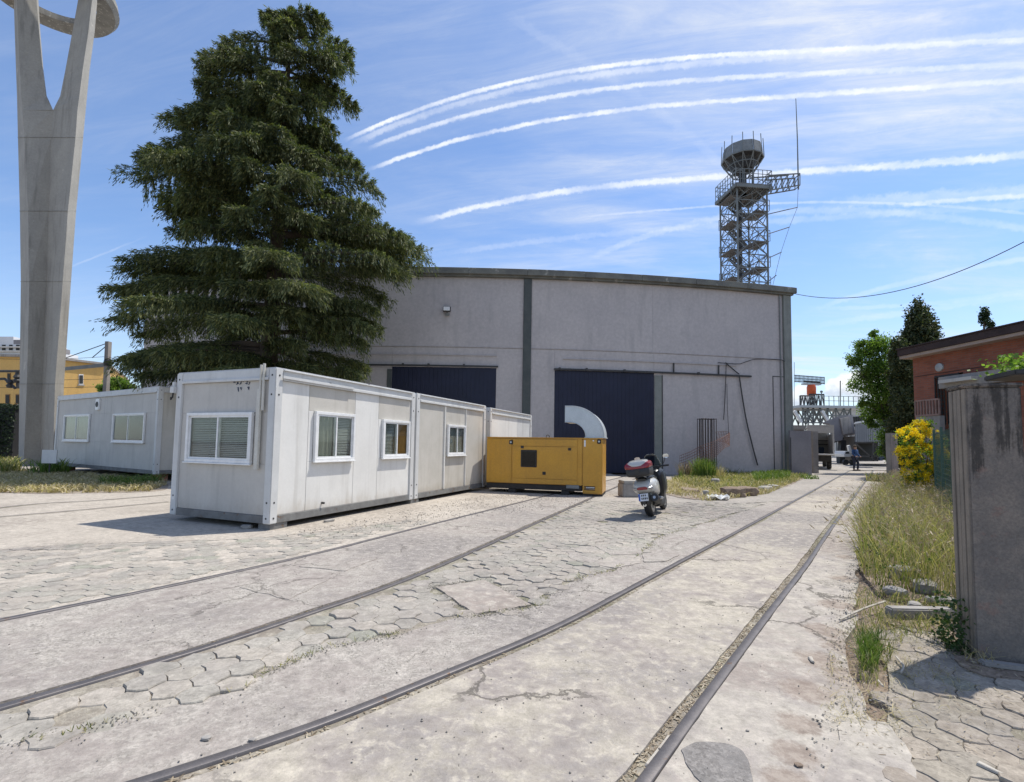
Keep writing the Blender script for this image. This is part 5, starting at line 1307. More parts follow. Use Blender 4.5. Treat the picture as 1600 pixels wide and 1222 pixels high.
pebbles('gravel', scatter(gpoly([(430, 838), (760, 772), (960, 772), (900, 790), (640, 822), (500, 850)]), 1500, .002), .010, 'pebble')
pebbles('gravel', scatter([(p[0], p[1]) for p in MG], 1500, .014), .03, 'pebble')
P = scatter(gpoly([(1290, 1000), (1340, 900), (1500, 950), (1640, 1060), (1640, 1180), (1400, 1190), (1290, 1140)]), 1500, .008)
V, F = cards(P, norm(rng.normal(0, 1, (len(P), 3)) * np.array([1, 1, .1])), rng.uniform(.010, .040, len(P)), rng.uniform(.002, .007, len(P)), flat=.9); raw_mesh('leaf_litter', V, F, 'litter', kind='stuff')
P = scatter(gpoly([(440, 836), (760, 770), (900, 772), (640, 815), (500, 845)]), 300, .006)
V, F = cards(P, norm(rng.normal(0, 1, (len(P), 3)) * np.array([1, 1, .1])), rng.uniform(.03, .12, len(P)), rng.uniform(.006, .02, len(P)), flat=.9); raw_mesh('leaf_litter', V, F, 'litter', kind='stuff')
# yellow flowering bush
Yy = 13.0; by = (D(1440, 700, Yy).x, Yy, 0); cl = []
for (px, py, r) in [(1420, 685, 16), (1438, 672, 15), (1455, 690, 18), (1418, 712, 15), (1440, 715, 20), (1465, 712, 14), (1430, 740, 16), (1455, 742, 18), (1470, 735, 10), (1425, 760, 12), (1450, 765, 16)]:
    r_m = r / F_PX * Yy; cl.append((*rel(px, py, Yy + random.uniform(-.15, .15), by), r_m, r_m, r_m, 1))
tb = clump_tree('flowering_bush', 'rounded bush covered in bright yellow flowers by the green mesh fence', by, .5, cl, .055, 5200, 'green_leaf', cat='bush', seed=7, trunk_r=.03, crown='foliage')
Ps = []
for c in cl:
    k = 42; n = 1500; cc = norm(rng.normal(size=(k, 3)) + np.array([0, -.25, .35])) * np.array(c[3:6]) * 1.02 + np.array(c[:3]); Ps.append(cc[rng.integers(0, k, n)] + rng.normal(0, .028, (n, 3)))
P = np.concatenate(Ps); V, F = leaves(P[P[:, 2] > .3], .035); raw_mesh('flowers', V, F, 'yellow_flower').parent = tb
# ---------------------------------------------------------------- lattice tower
grainy('tower_steel', (0.22, 0.235, 0.23), (0.17, 0.18, 0.175), scale=1.0, rough=0.65, bump=0.0, metal=0.2)
grainy('tower_deck', (0.17, 0.155, 0.14), (0.12, 0.115, 0.11), scale=1.2, rough=0.8, bump=0.1)
plain('pale_steel', (0.42, 0.44, 0.44), rough=.5, metal=.2)
YTW = 45.0; zt = lambda y, Y=YTW, x=1160: D(x, y, Y).z
tb0 = D(1170, 690, YTW); ang = R(6); Sq = 2.95
tw = thing('lattice_tower', 'tall grey steel lattice tower with zigzag stairs and a drum platform behind the warehouse', 'tower', (tb0.x, YTW + .5, 0), ang)
hz = Sq / 2; legs = [(-hz, -hz), (hz, -hz), (hz, hz), (-hz, hz)]; ZD = zt(300)
for (x, y) in legs: MB().bar((x, y, 0), (x, y, ZD), .12).build('leg', 'tower_steel', tw)
lv = np.arange(0, ZD + .1, ZD / 20)
for k in range(4):
    a, b_ = legs[k], legs[(k + 1) % 4]; q = MB()
    for i in range(5, len(lv) - 1):
        z0_, z1_ = lv[i], lv[i+1]; mx, my = (a[0]+b_[0])/2, (a[1]+b_[1])/2
        q.bar((*a, z0_), (*b_, z0_), .07); q.bar((*a, z0_), (*b_, z1_), .035); q.bar((mx, my, z0_), (mx, my, z1_), .035)
        q.bar((*a, z0_), (mx, my, z1_), .06); q.bar((*b_, z0_), (mx, my, z1_), .06)
        q.bar(((a[0]*3+b_[0])/4, (a[1]*3+b_[1])/4, (z0_+z1_)/2), (*a, z1_), .05); q.bar(((a[0]+b_[0]*3)/4, (a[1]+b_[1]*3)/4, (z0_+z1_)/2), (*b_, z1_), .05)
    q.build('bracing', 'tower_steel', tw, kind='stuff')
MB().tube([(-.35, 0, 0), (-.35, 0, ZD)], .19, 10).build('central_duct', 'dark_metal', tw, smooth=True)
# stairs: landings alternate
q = 0
zs = [zt(y) for y in (452, 438, 420, 395, 380, 352, 333, 312)]
for i, z_ in enumerate(zs):
    sx = -1 if i % 2 else 1
    MB().box(sx * 1.35 - .55, sx * 1.35 + .55, -1.1, .9, z_, z_ + .06).build('landing', 'tower_deck', tw)
    m = MB()
    for yy in (-1.2, 1.0):
        for zz in (.5, 1.05): m.bar((sx * 1.35 - .55, yy, z_ + zz), (sx * 1.35 + .55, yy, z_ + zz), .04)
        for xx in (-.55, 0, .55): m.bar((sx * 1.35 + xx, yy, z_), (sx * 1.35 + xx, yy, z_ + 1.05), .04)
    m.build('landing_rail', 'tower_steel', tw, kind='stuff')
    if i < len(zs) - 1:
        z2 = zs[i + 1]; m = MB(); y_ = -.9 if i % 2 else .6
        for dy in (0, .7): m.bar((sx * .85, y_ + dy * .8, z_ + .06), (-sx * .85, y_ + dy * .8, z2 + .06), .07, .28)
        for s in range(8):
            f = (s + .5) / 8; m.box(sx * .85 * (1 - 2 * f) - .12, sx * .85 * (1 - 2 * f) + .12, y_, y_ + .56, z_ + (z2 - z_) * f + .05, z_ + (z2 - z_) * f + .09)
        m.build('stair_flight', 'tower_deck', tw, kind='stuff')
        m = MB(); m.bar((sx * .85, y_, z_ + 1.05), (-sx * .85, y_, z2 + 1.05), .04)
        m.build('handrail', 'tower_steel', tw)
# top deck
dk = MB().box(-1.7, 1.7, -1.8, 1.8, ZD, ZD + .14); dk.build('deck', 'tower_deck', tw)
q = MB()
for s in (-1.8, 1.8): q.bar((s, -1.8, ZD - .12), (s, 1.8, ZD - .12), .12, .3); q.bar((-1.74, s, ZD - .12), (1.74, s, ZD - .12), .12, .28)
for s in (-1.2, -.4, .4, 1.2): q.bar((s, -1.7, ZD - .08), (s, 1.7, ZD - .08), .08, .16)
q.build('deck_frame', 'tower_steel', tw, kind='stuff')
q = MB()
for k in range(4):
    a = [(-1.78, -1.78), (1.78, -1.78), (1.78, 1.78), (-1.78, 1.78)][k]; b_ = [(-1.78, -1.78), (1.78, -1.78), (1.78, 1.78), (-1.78, 1.78)][(k + 1) % 4]
    for zz in (.55, 1.1, 1.5): q.bar((*a, ZD + zz), (*b_, ZD + zz), .04)
    for i in range(8): q.bar((a[0] + (b_[0]-a[0]) * i / 8, a[1] + (b_[1]-a[1]) * i / 8, ZD), (a[0] + (b_[0]-a[0]) * i / 8, a[1] + (b_[1]-a[1]) * i / 8, ZD + 1.5), .045)
    q.bar((*a, ZD + 1.5), (*b_, ZD + .1), .035)
q.build('deck_rail', 'tower_steel', tw, kind='stuff')
# drum: faceted band over an inverted truss cone
zb_, zt2 = zt(268), zt(228); N_ = 12; Rb = 1.85; m = MB(); q = MB(); rd_ = MB()
zband0, zband1 = zt(247), zt(229)
for i in range(N_):
    a0, a1 = 2 * math.pi * i / N_, 2 * math.pi * (i + 1) / N_
    P = lambda a, r, z: (r * math.cos(a), r * math.sin(a), z)
    m = MB(); m.hexa([P(a0+.015, Rb - .06, zband0), P(a1-.015, Rb - .06, zband0), P(a1-.015, Rb, zband0), P(a0+.015, Rb, zband0)], [P(a0+.015, Rb - .2, zband1), P(a1-.015, Rb - .2, zband1), P(a1-.015, Rb - .14, zband1), P(a0+.015, Rb - .14, zband1)])
    m.build('drum_panel', 'grey_metal', tw)
    q.bar(P(a0, Rb, zband0), P(a0, 1.0, zb_), .07); q.bar(P(a0, Rb, zband0), P(a1, 1.0, zb_), .05); q.bar(P(a0, Rb, zband0), P(a1, Rb, zband0), .09); q.bar(P(a0, 1.0, zb_), P(a1, 1.0, zb_), .08)
    q.bar(P(a0, 1.45, (zband0+zb_)/2), P(a1, 1.45, (zband0+zb_)/2), .06); q.bar(P(a0, Rb, zband0 + .02), P(a0, .5, zband0 + .02), .05); q.bar(P(a0, 1.1, zband0 + .02), P(a1, 1.1, zband0 + .02), .05)
    rd_ = MB(); rd_.bar(P(a0, Rb + .03, zband0), P(a0, Rb - .05, zt(218)), .05); rd_.build('antenna_rod', 'tower_steel', tw)
q.build('drum_truss', 'tower_steel', tw, kind='stuff')
MB().lathe([(.35, ZD), (.35, zb_ + .1), (.95, zb_ + .3), (1.25, zband0 - .1), (1.75, zband0 + .05), (1.75, zband0 + .12)], n=12).build('drum_core', 'dark_metal', tw)
q = MB()
for i in range(6):
    a = math.pi * i / 3; q.bar((1.0 * math.cos(a), 1.0 * math.sin(a), ZD), (1.0 * math.cos(a), 1.0 * math.sin(a), zb_), .09)
q.build('drum_leg', 'tower_steel', tw, kind='stuff')
# side arm with whip antenna (world coordinates)
def TW(px, py, dy=0.0): return D(px, py, YTW - 1.0 + dy)
q = MB(); a0, a1, b0_, b1_ = TW(1199, 277), TW(1247, 274), TW(1199, 300), TW(1247, 292)
for dy in (-.3, .5):
    v = Vector((0, dy, 0)); q.bar(a0 + v, a1 + v, .09); q.bar(b0_ + v, b1_ + v, .09)
    for i in range(5):
        f, g = i / 5, (i + 1) / 5; q.bar(b0_.lerp(b1_, f) + v, a0.lerp(a1, g) + v, .06); q.bar(a0.lerp(a1, g) + v, b0_.lerp(b1_, g) + v, .06)
for f in (0, .33, .66, 1): q.bar(a0.lerp(a1, f) + Vector((0, -.3, 0)), a0.lerp(a1, f) + Vector((0, .5, 0)), .06); q.bar(b0_.lerp(b1_, f) + Vector((0, -.3, 0)), b0_.lerp(b1_, f) + Vector((0, .5, 0)), .06)
q.bar(TW(1172, 278), TW(1232, 274), .09)
q.build('side_arm', 'tower_steel', tw, world=True, kind='stuff')
MB().tube([TW(1247.5, 296), TW(1246, 220), TW(1243.5, 154)], [.07, .05, .03], 6).build('whip_antenna', 'tower_steel', tw, world=True)
for (x0, y0, x1, y1) in ((1199, 335, 1246, 324), (1199, 366, 1233, 355), (1199, 404, 1221, 394), (1199, 441, 1213, 430)):
    MB().tube([TW(x0, y0), TW(x1, y1)], .045, 5).build('stay_rod', 'tower_steel', tw, world=True)
MB().tube([TW(1247, 296), TW(1246, 324), TW(1233, 356), TW(1220, 395), TW(1207, 448)], .018, 4).build('stay_wire', 'tower_steel', tw, world=True)
# ---------------------------------------------------------------- wires
grainy('wire', (0.03, 0.03, 0.03), (0.04, 0.04, 0.04), rough=.7, bump=0)
def wire(a, b, sag, r, label, n=24):
    pts = [a.lerp(b, i / n) - Vector((0, 0, sag * 4 * (i / n) * (1 - i / n))) for i in range(n + 1)]
    return tag(MB().tube(pts, r, 5).build('overhead_wire', 'wire', smooth=True), label, 'wire')
wire(D(1237, 458, 28.5), D(1660, 345, 17), 1.25, .018, 'long sagging cable from the warehouse corner to the upper right')
# ---------------------------------------------------------------- walls by the warehouse corner
grainy('panel_grey', (0.24, 0.23, 0.235), (0.20, 0.19, 0.20), scale=1.0, rough=.7, bump=.1, spots=(.12, .10, .09), spot_scale=3, spot_lim=.7)
grainy('conc_wall', (0.36, 0.33, 0.30), (0.27, 0.25, 0.23), scale=1.2, rough=.9, bump=.4, bscale=10, streak=(.14, .13, .12), streak_amt=.6)
def block(name, label, cat, px0, px1, pyt, pyb, Y, depth, mat, bevel=.01):
    a = D(px0, pyb, Y); b_ = D(px1, pyb, Y); zt_ = D((px0 + px1) / 2, pyt, Y).z; zb_ = 0
    o = MB().box(0, b_.x - a.x, 0, depth, 0, zt_ - zb_).build(name, mat, bevel=bevel); o.location = (a.x, Y, zb_); return tag(o, label, cat)
gp = G(1268, 743.5); Yg_ = gp.y
o = block('wall_panel', 'grey upright steel panel beside the warehouse corner', 'panel', 1235, 1269, 673, 744, Yg_, .12, 'panel_grey')
o2 = MB().box(0, .05, -.01, .13, 0, 2.1).build('panel_post', 'dark_metal', o); o2.location = (.02, 0, 0)
block('gate_post', 'narrow grey concrete post between the steel panel and the truck', 'post', 1271, 1279.5, 674, 733, 30.0, .5, 'conc_wall')
block('low_shed', 'low concrete shed with a pale flat lintel behind the grey steel panel', 'shed', 1236, 1259, 671.5, 733, 30.5, 2, 'conc_wall')
o = block('lintel', 'pale concrete lintel lying on the low shed by the warehouse corner', 'lintel', 1233, 1259, 664.5, 671.2, 30.2, 2, 'pylon_conc'); o.location.z = D(1245, 671.3, 30.2).z; 
o.scale.z = (D(1245, 664.5, 30.2).z - D(1245, 671.3, 30.2).z) / D(1245, 664.5, 30.2).z
# ---------------------------------------------------------------- truck seen from behind
plain('truck_body', (0.40, 0.385, 0.37), rough=.5); plain('truck_in', (0.42, 0.40, 0.36), rough=.7); plain('lift_white', (0.72, 0.72, 0.70), rough=.5); plain('orange_paint', (0.62, 0.10, 0.02), rough=.5)
YK = 36.0; s_ = YK / F_PX
tk0 = D(1278, 700, YK); W_ = (1297 - 1262) * s_; 
tk = thing('box_truck', 'box truck with open rear doors and lowered white tail lift, beyond the concrete post', 'truck', (D(1262, 700, YK).x, YK, 0), -R(30))
zf = D(1288, 709, YK).z; zr = D(1288, 664.5, YK).z; zo2 = D(1288, 677, YK).z
MB().box(0, W_, 0, 6, zr - .12, zr).build('roof', 'truck_body', tk); MB().box(0, W_, 0, .1, zo2, zr - .13).build('rear_header', 'truck_body', tk)
MB().box(0, .09, .0, 6, zf, zo2 - .01).build('side_wall', 'truck_body', tk); MB().box(W_ - .09, W_, 0, 6, zf, zo2 - .01).build('side_wall', 'truck_body', tk)
MB().box(.1, W_ - .1, 5.8, 5.9, zf, zr - .14).build('front_wall', 'truck_in', tk); MB().box(0, W_, 0, 6, zf - .12, zf - .01).build('load_floor', 'truck_in', tk)
MB().box(W_ * .4, W_ * .9, .5, 6, .55, zf - .13).build('chassis', 'dark_metal', tk)
for x in (.15, W_ - .45):
    for y in (1.2, 6.9): 
        wl_ = MB().lathe([(.44, 0), (.48, .05), (.48, .25), (.44, .3)], (x, y, .48), 16, 'X').build('wheel', 'black_rubber', tk)
        MB().lathe([(.2, -.01), (.24, .31)], (x, y, .48), 12, 'X').build('rim', 'grey_metal', wl_)
MB().box(.05, W_ - .05, 6.1, 7.9, .6, 2.6).build('cab', 'truck_body', tk, bevel=.15)
MB().box(W_ * .3, W_ + .35, -1.1, -.05, zf - .06, zf + .0).build('tail_lift', 'lift_white', tk, bevel=.01)
q = MB()
for z_ in (zf + .7, zf + 1.0): q.box(.6, W_ - .1, 5.6, 5.75, z_, z_ + .06)
q.build('load_bar', 'dark_metal', tk, kind='stuff')
MB().box(W_ * .5, W_ * .75, 4.6, 5.5, zf, zf + .5).build('load', 'ink', tk, bevel=.05) 
# ---------------------------------------------------------------- person
plain('skin', (0.42, 0.24, 0.17), rough=.6); plain('jacket_blue', (0.025, 0.07, 0.19), rough=.9); plain('trousers_dark', (0.03, 0.035, 0.06), rough=.9); plain('hair_dark', (0.09, 0.07, 0.055), rough=.9)
def skinned(name, verts, edges, radii, mat, parent, sub=1, root=0):
    me = bpy.data.meshes.new(name); me.from_pydata(verts, edges, []); me.update(); o = bpy.data.objects.new(name, me); link(o); o.parent = parent
    me.materials.append(MATS[mat]); o.modifiers.new('skin', 'SKIN'); 
    if not me.skin_vertices: 
        bpy.context.view_layer.objects.active = o
    for i, r_ in enumerate(radii): me.skin_vertices[0].data[i].radius = (r_, r_)
    me.skin_vertices[0].data[root].use_root = True
    o.modifiers['skin'].use_smooth_shade = True; s = o.modifiers.new('sub', 'SUBSURF'); s.levels = sub; s.render_levels = sub; return o
gpn = G(1301, 727.5)
YPn = 36.5; per = thing('person', 'person in blue jacket and dark trousers standing at the truck tail lift', 'person', (D(1301, 727, YPn).x, YPn - 2.4, 0), R(200))
V = [(0,0,.95),(0,0,1.15),(0,.01,1.38),(0,.02,1.50),(0,.03,1.62),(0,.02,1.72), (.10,0,.90),(.12,.03,.50),(.13,-.02,.09),(.13,.13,.04), (-.10,0,.90),(-.16,.10,.50),(-.20,.02,.09),(-.20,.17,.04),
     (.19,0,1.42),(.25,.03,1.15),(.22,.22,1.0),(.20,.30,.98), (-.19,0,1.42),(-.25,.02,1.15),(-.22,.20,.98),(-.21,.28,.96)]
E = [(0,1),(1,2),(2,3),(3,4),(4,5),(0,6),(6,7),(7,8),(8,9),(0,10),(10,11),(11,12),(12,13),(2,14),(14,15),(15,16),(16,17),(2,18),(18,19),(19,20),(20,21)]
Rr = [.13,.14,.15,.06,.095,.08,.09,.065,.045,.04,.09,.065,.045,.04,.06,.045,.035,.035,.06,.045,.035,.035]
skinned('body', V, E, Rr, 'skin', per)
Vj = [V[0],V[1],V[2],(0,.01,1.46),V[14],V[15],V[16],V[18],V[19],V[20]]; skinned('jacket', Vj, [(0,1),(1,2),(2,3),(2,4),(4,5),(5,6),(2,7),(7,8),(8,9)], [.17,.175,.185,.09,.085,.065,.05,.085,.065,.05], 'jacket_blue', per)
Vt = [V[0],V[6],V[7],V[8],V[10],V[11],V[12]]; skinned('trousers', Vt, [(0,1),(1,2),(2,3),(0,4),(4,5),(5,6)], [.16,.11,.085,.065,.11,.085,.065], 'trousers_dark', per)
MB().sph((0, .0, 1.70), .115, 12, 8, (1, 1.05, .95)).build('hair', 'hair_dark', per, smooth=True)
for s in (.13, -.20): MB().box(s - .05, s + .05, -.06, .2, 0, .09).build('shoe', 'black_rubber', per, bevel=.02)
# ---------------------------------------------------------------- radar and platform in the distance
YR = 60.0; P_ = lambda px, py, dy=0: D(px, py, YR + dy)
ra = thing('radar', 'rotating radar bar antenna on an orange pedestal above a steel platform', 'radar', tuple(Vector((P_(1268, 636).x, YR, P_(1268, 636).z))))
q = MB()
a, b_ = P_(1241, 586.5), P_(1288, 590)
for zz in (0, .35, .75): q.bar(a - Vector((0, 0, zz)), b_ - Vector((0, 0, zz)), .07)
q.build('antenna_rail', 'dark_metal', ra, world=True, kind='stuff')
for i in range(24):
    p = a.lerp(b_, i / 23); MB().bar(p + Vector((0, 0, .08)), p - Vector((0, 0, .85)), .06).build('antenna_element', 'dark_metal', ra, world=True)
MB().bar(P_(1255.5, 596), P_(1281, 597.5), .12, .22).build('antenna_mount', 'dark_metal', ra, world=True)
MB().bar(P_(1254, 600), P_(1281, 601), .6, .18).build('turntable', 'pale_steel', ra, world=True)
c = P_(1268, 617.5); z1_ = P_(1268, 601.5).z - c.z
MB().lathe([(.42, 0), (.5, .1), (.52, .75 * z1_), (.42, z1_)], tuple(c), 16).build('pedestal', 'orange_paint', ra, world=True, smooth=True)
q = MB(); zt_ = P_(1268, 617.5).z; z0_ = P_(1268, 636).z; xx = [P_(p, 617).x for p in (1257.5, 1263, 1268.5, 1274, 1280)]
for dy in (-.9, .9):
    for i, x in enumerate(xx):
        q.bar((x, YR + dy, z0_), (x, YR + dy, zt_), .1 if i in (0, 4) else .05)
        if i < 4: q.bar((x, YR + dy, z0_), ((x + xx[i+1]) / 2, YR + dy, zt_), .08); q.bar(((x + xx[i+1]) / 2, YR + dy, zt_), (xx[i+1], YR + dy, z0_), .08)
    q.bar((xx[0], YR + dy, zt_), (xx[4], YR + dy, zt_), .16)
q.build('support_frame', 'dark_metal', ra, world=True, kind='stuff')
pf = thing('steel_platform', 'raised steel service platform with railing and truss legs under the radar', 'platform', (P_(1275, 640).x, YR, 0))
x0, x1 = P_(1228, 640).x, P_(1330, 640).x; zp = P_(1268, 640).z
MB().box(x0, x1, YR - 3, YR + 3, zp, P_(1268, 636.5).z).build('deck', 'pale_steel', pf, world=True)
q = MB(); zq = P_(1268, 637).z
for i in range(15):
    x = x0 + (x1 - x0) * i / 14
    for dy in (-2.9,): q.bar((x, YR + dy, zq), (x, YR + dy, zq + 1.15), .05)
for zz in (.6, 1.15): q.bar((x0, YR - 2.9, zq + zz), (x1, YR - 2.9, zq + zz), .05)
q.build('railing', 'tower_steel', pf, world=True, kind='stuff')
q = MB(); zl = P_(1268, 662).z
xs_ = [P_(p, 650).x for p in (1236, 1244, 1252, 1262, 1274, 1286, 1298, 1308)]
for i, x in enumerate(xs_):
    for dy in (-2.4, 2.0):
        q.bar((x, YR + dy, 0), (x, YR + dy, zp), .12)
        if i < len(xs_) - 1: q.bar((x, YR + dy, zl), (xs_[i+1], YR + dy, zp), .12); q.bar((x, YR + dy, zp), (xs_[i+1], YR + dy, zl), .12)
for zz in (zl, (zl + zp) / 2, zp - .2): q.bar((xs_[0], YR - 2.4, zz), (xs_[-1], YR - 2.4, zz), .14)
q.build('truss', 'tower_steel', pf, world=True, kind='stuff')
MB().bar(P_(1241, 642, -3.1), P_(1252, 660, -3.1), .28).build('brace', 'lift_white', pf, world=True); MB().bar(P_(1284, 642, -3.1), P_(1294, 658, -3.1), .28).build('brace', 'lift_white', pf, world=True)
for (px, pt, lab, r_) in ((1241, 566, 'thin whip aerial rising left of the radar', .03), (1313, 595, 'thin dark pole on the platform right of the radar', .06), (1283.5, 612, 'short pole with a dark round head on the platform beside the orange pedestal', .06)):
    b0 = P_(px, 637, -1.5); m = MB().tube([b0, P_(px, pt, -1.5)], r_, 6)
    if px == 1283.5: m.sph(tuple(P_(px, pt, -1.5)), .16, 10, 6)
    tag(m.build('aerial', 'tower_steel'), lab, 'aerial')
# boarding-bridge like grey sloped body
YB = 50.0; B_ = lambda px, py, dy=0: D(px, py, YB + dy)
ab = thing('loading_bridge', 'grey sloped boxy bridge on dark legs behind the tail lift', 'bridge', (B_(1308, 715).x, YB, 0))
MB().extr([B_(1284, 661), B_(1308, 651), B_(1332, 648), B_(1336, 678), B_(1318, 681), B_(1316, 688), B_(1297, 691), B_(1297, 662)], (2.1, 3, 0)).build('bridge_body', 'panel_grey', ab, world=True)
MB().extr([B_(1313, 654, -.2), B_(1327, 651, -.2), B_(1333, 676, -.2), B_(1318, 679, -.2)], (0, .15, 0)).build('bellows', 'conc_wall', ab, world=True)
MB().bar(B_(1316, 688, .3), Vector((B_(1316, 700).x, YB + .3, 0)), .5).build('leg', 'black_rubber', ab, world=True)
MB().bar(B_(1300, 690, .3), B_(1316, 684, .3), .35).build('strut', 'dark_metal', ab, world=True)
# hangar with ribbon window
YH = 85.0; H_ = lambda px, py, dy=0: D(px, py, YH + dy)
hg = thing('hangar', 'long pale grey hangar with a ribbon of dark windows on the far right horizon', 'hangar', (H_(1400, 700).x, YH, 0))
def poly_w(name, pts, mat, dep=1.0, dy=0, par=hg, Y_=H_):
    P = [Y_(x, y, dy) for x, y in pts]; return MB().extr(P, (dep * max(p.x / p.y for p in P) * 1.03, dep, 0)).build(name, mat, par, world=True)
poly_w('wall', [(1300, 643), (1355, 635), (1470, 622), (1470, 720), (1300, 720)], 'pale_wall' if 'pale_wall' in MATS else 'cab_grey', 20)
poly_w('roof_edge', [(1298, 640), (1355, 631.5), (1472, 618), (1472, 621.5), (1355, 635), (1298, 643)], 'panel_grey', 20, -.5)
for k in range(5):
    x = 1329 + k * 25; 
    for j in range(6):
        a0 = x + j * 3.7; poly_w('window', [(a0, 667 - (a0-1329) * .05), (a0 + 3.1, 667 - (a0-1329) * .05), (a0 + 3.1, 651.5 - (a0-1329) * .07), (a0, 651.5 - (a0-1329) * .07)], 'room_dark', .2, -.22)
for px in (1326, 1352, 1377, 1402): poly_w('pier', [(px - 1, 690), (px + 1, 690), (px + 1, 648 - (px-1329)*.07), (px - 1, 648 - (px-1329)*.07)], 'lift_white', .4, -.4)
poly_w('parapet_band', [(1326, 672), (1420, 667), (1420, 690), (1326, 690)], 'conc_wall', .3, -.32)
# ribbed shed
grainy('ribbed', (0.40, 0.41, 0.42), (0.35, 0.36, 0.37), scale=.8, rough=.6, bump=0.0)
YS = 44.0; S_ = lambda px, py, dy=0: D(px, py, YS + dy)
sh = thing('ribbed_shed', 'pale ribbed metal shed with a sloping roof left of the broadleaf tree', 'shed', (S_(1365, 715).x, YS, 0))
poly_w('wall', [(1336, 718), (1336, 662), (1365, 656.5), (1400, 651), (1400, 718)], 'ribbed', 8, 0, sh, S_)
for k in range(22):
    px = 1337.5 + k * 2.9; poly_w('rib', [(px, 716), (px + .9, 716), (px + .9, 663 - (px-1336) * .18), (px, 663 - (px-1336) * .18)], 'ribbed', .08, -.08, sh, S_)
poly_w('roof_trim', [(1334, 662.5), (1336, 659.5), (1401, 648.5), (1401, 651), (1336, 662.2)], 'lift_white', 8.1, -.1, sh, S_)
YQ = 40.0; Q_ = lambda px, py, dy=0: D(px, py, YQ + dy)
cg = thing('storage_cage', 'dark open sided storage box with a diagonal bar in front of the ribbed shed', 'container', (Q_(1350, 715).x, YQ, 0))
poly_w('back', [(1336, 721), (1364, 721), (1364, 690.5), (1336, 690.5)], 'room_dark', .1, 2, cg, Q_); poly_w('roof', [(1335.5, 690.5), (1372, 690), (1372, 692), (1335.5, 692.5)], 'dark_metal', 2, 0, cg, Q_)
for (a, b_) in (((1336.5, 721), (1336.5, 691)), ((1364, 721), (1364, 691)), ((1371, 721), (1371, 691)), ((1337, 693), (1364, 717)), ((1336, 713), (1371, 713)), ((1336, 720), (1371, 720))):
    MB().bar(Q_(*a), Q_(*b_), .09).build('frame_bar', 'dark_metal', cg, world=True)
poly_w('side_panel', [(1364.6, 720), (1370.5, 720), (1370.5, 692.5), (1364.6, 692.5)], 'dark_metal', .06, .2, cg, Q_)
bl_o = MB()
for (px0, px1, py0, py1) in ((1373, 1388, 712, 716), (1374, 1380, 716, 720), (1383, 1389, 716, 719)): bl_o.extr([Q_(px0, py1), Q_(px1, py1), Q_(px1, py0), Q_(px0, py0)], (0, .6, 0))
tag(bl_o.build('trolley', 'ink', bevel=.03), 'dark blue trolley parked right of the dark storage box', 'trolley')
MB_ = MB(); MB_.bar(Q_(1372, 709), Q_(1392, 709.5), .07); tag(MB_.build('barrier_rail', 'dark_metal'), 'thin horizontal dark rail in front of the ribbed shed', 'rail')
# small white cart with boom
YV = 46.0; V_ = lambda px, py, dy=0: D(px, py, YV + dy)
ct = thing('service_cart', 'small white service cart with a raised boom beside the dark bridge leg', 'cart', (V_(1327, 716).x, YV, 0))
MB().extr([V_(1319, 714), V_(1334, 714), V_(1335, 710), V_(1330, 708.5), V_(1328, 705), V_(1321, 705), V_(1319, 710)], (0, 1.6, 0)).build('cart_body', 'lift_white', ct, world=True, bevel=.04)
MB().bar(V_(1329, 708), V_(1325.5, 696), .22).build('boom', 'lift_white', ct, world=True); MB().extr([V_(1320.5, 709), V_(1327, 709), V_(1326, 706), V_(1321.5, 706)], (0, -.03, 0)).build('cart_window', 'room_dark', ct, world=True)
for px in (1321, 1332): MB().lathe([(.26, 0), (.26, .25)], (V_(px, 714).x, YV - .1, .26), 12, 'Y').build('wheel', 'black_rubber', ct, world=True)
block('far_wall', 'weathered far concrete wall between the dark bridge leg and the ribbed shed', 'wall', 1318, 1337, 682, 715, 52, .4, 'conc_wall')
# ---------------------------------------------------------------- concrete gate post beyond the grass
gq = G(1395, 752); o = MB().box(-.17, .17, -.17, .17, -.05, D(1395, 677, gq.y).z).build('gate_post', 'conc_wall', bevel=.012); o.location = (gq.x, gq.y, 0); tag(o, 'stained grey concrete gate post in front of the broadleaf tree trunk', 'post')
# ---------------------------------------------------------------- brick building
def brickmat():
    m, t, b, o = new_mat('brick_wall')
    pos = t.n('ShaderNodeNewGeometry').outputs['Position']; sx = t.n('ShaderNodeSeparateXYZ', None, Vector=pos)
    uv = t.n('ShaderNodeCombineXYZ', None, X=sx.outputs[1], Y=sx.outputs[2], Z=0.0)
    br = t.n('ShaderNodeTexBrick', None, Vector=uv.outputs[0], Color1=(0.34, 0.115, 0.068, 1), Color2=(0.26, 0.085, 0.052, 1), Mortar=(0.20, 0.14, 0.11, 1), Scale=1.0)
    br.inputs['Mortar Size'].default_value = 0.006; br.inputs['Brick Width'].default_value = 0.25; br.inputs['Row Height'].default_value = 0.065
    n = t.noise(pos, 2.0, 6, .6); t.put(b.inputs['Base Color'], t.mix(1.0, br.outputs[0], t.ramp(n, [(.3, .8), (.7, 1.15)]), 'MULTIPLY')); b.inputs['Roughness'].default_value = .9
    t.put(b.inputs['Normal'], t.n('ShaderNodeBump', None, Strength=.5, Distance=.008, Height=t.m('SUBTRACT', 1.0, br.outputs[1])).outputs[0])
brickmat()
grainy('soffit', (0.42, 0.33, 0.27), (0.36, 0.28, 0.23), rough=.8); grainy('fascia', (0.045, 0.03, 0.027), (0.07, 0.045, 0.04), rough=.6, scale=2); grainy('fence_pink', (0.33, 0.22, 0.19), (0.25, 0.16, 0.13), rough=.8, scale=5)
A0 = D(1431, 700, 16.0); ZE = D(1431, 561, 16.0).z
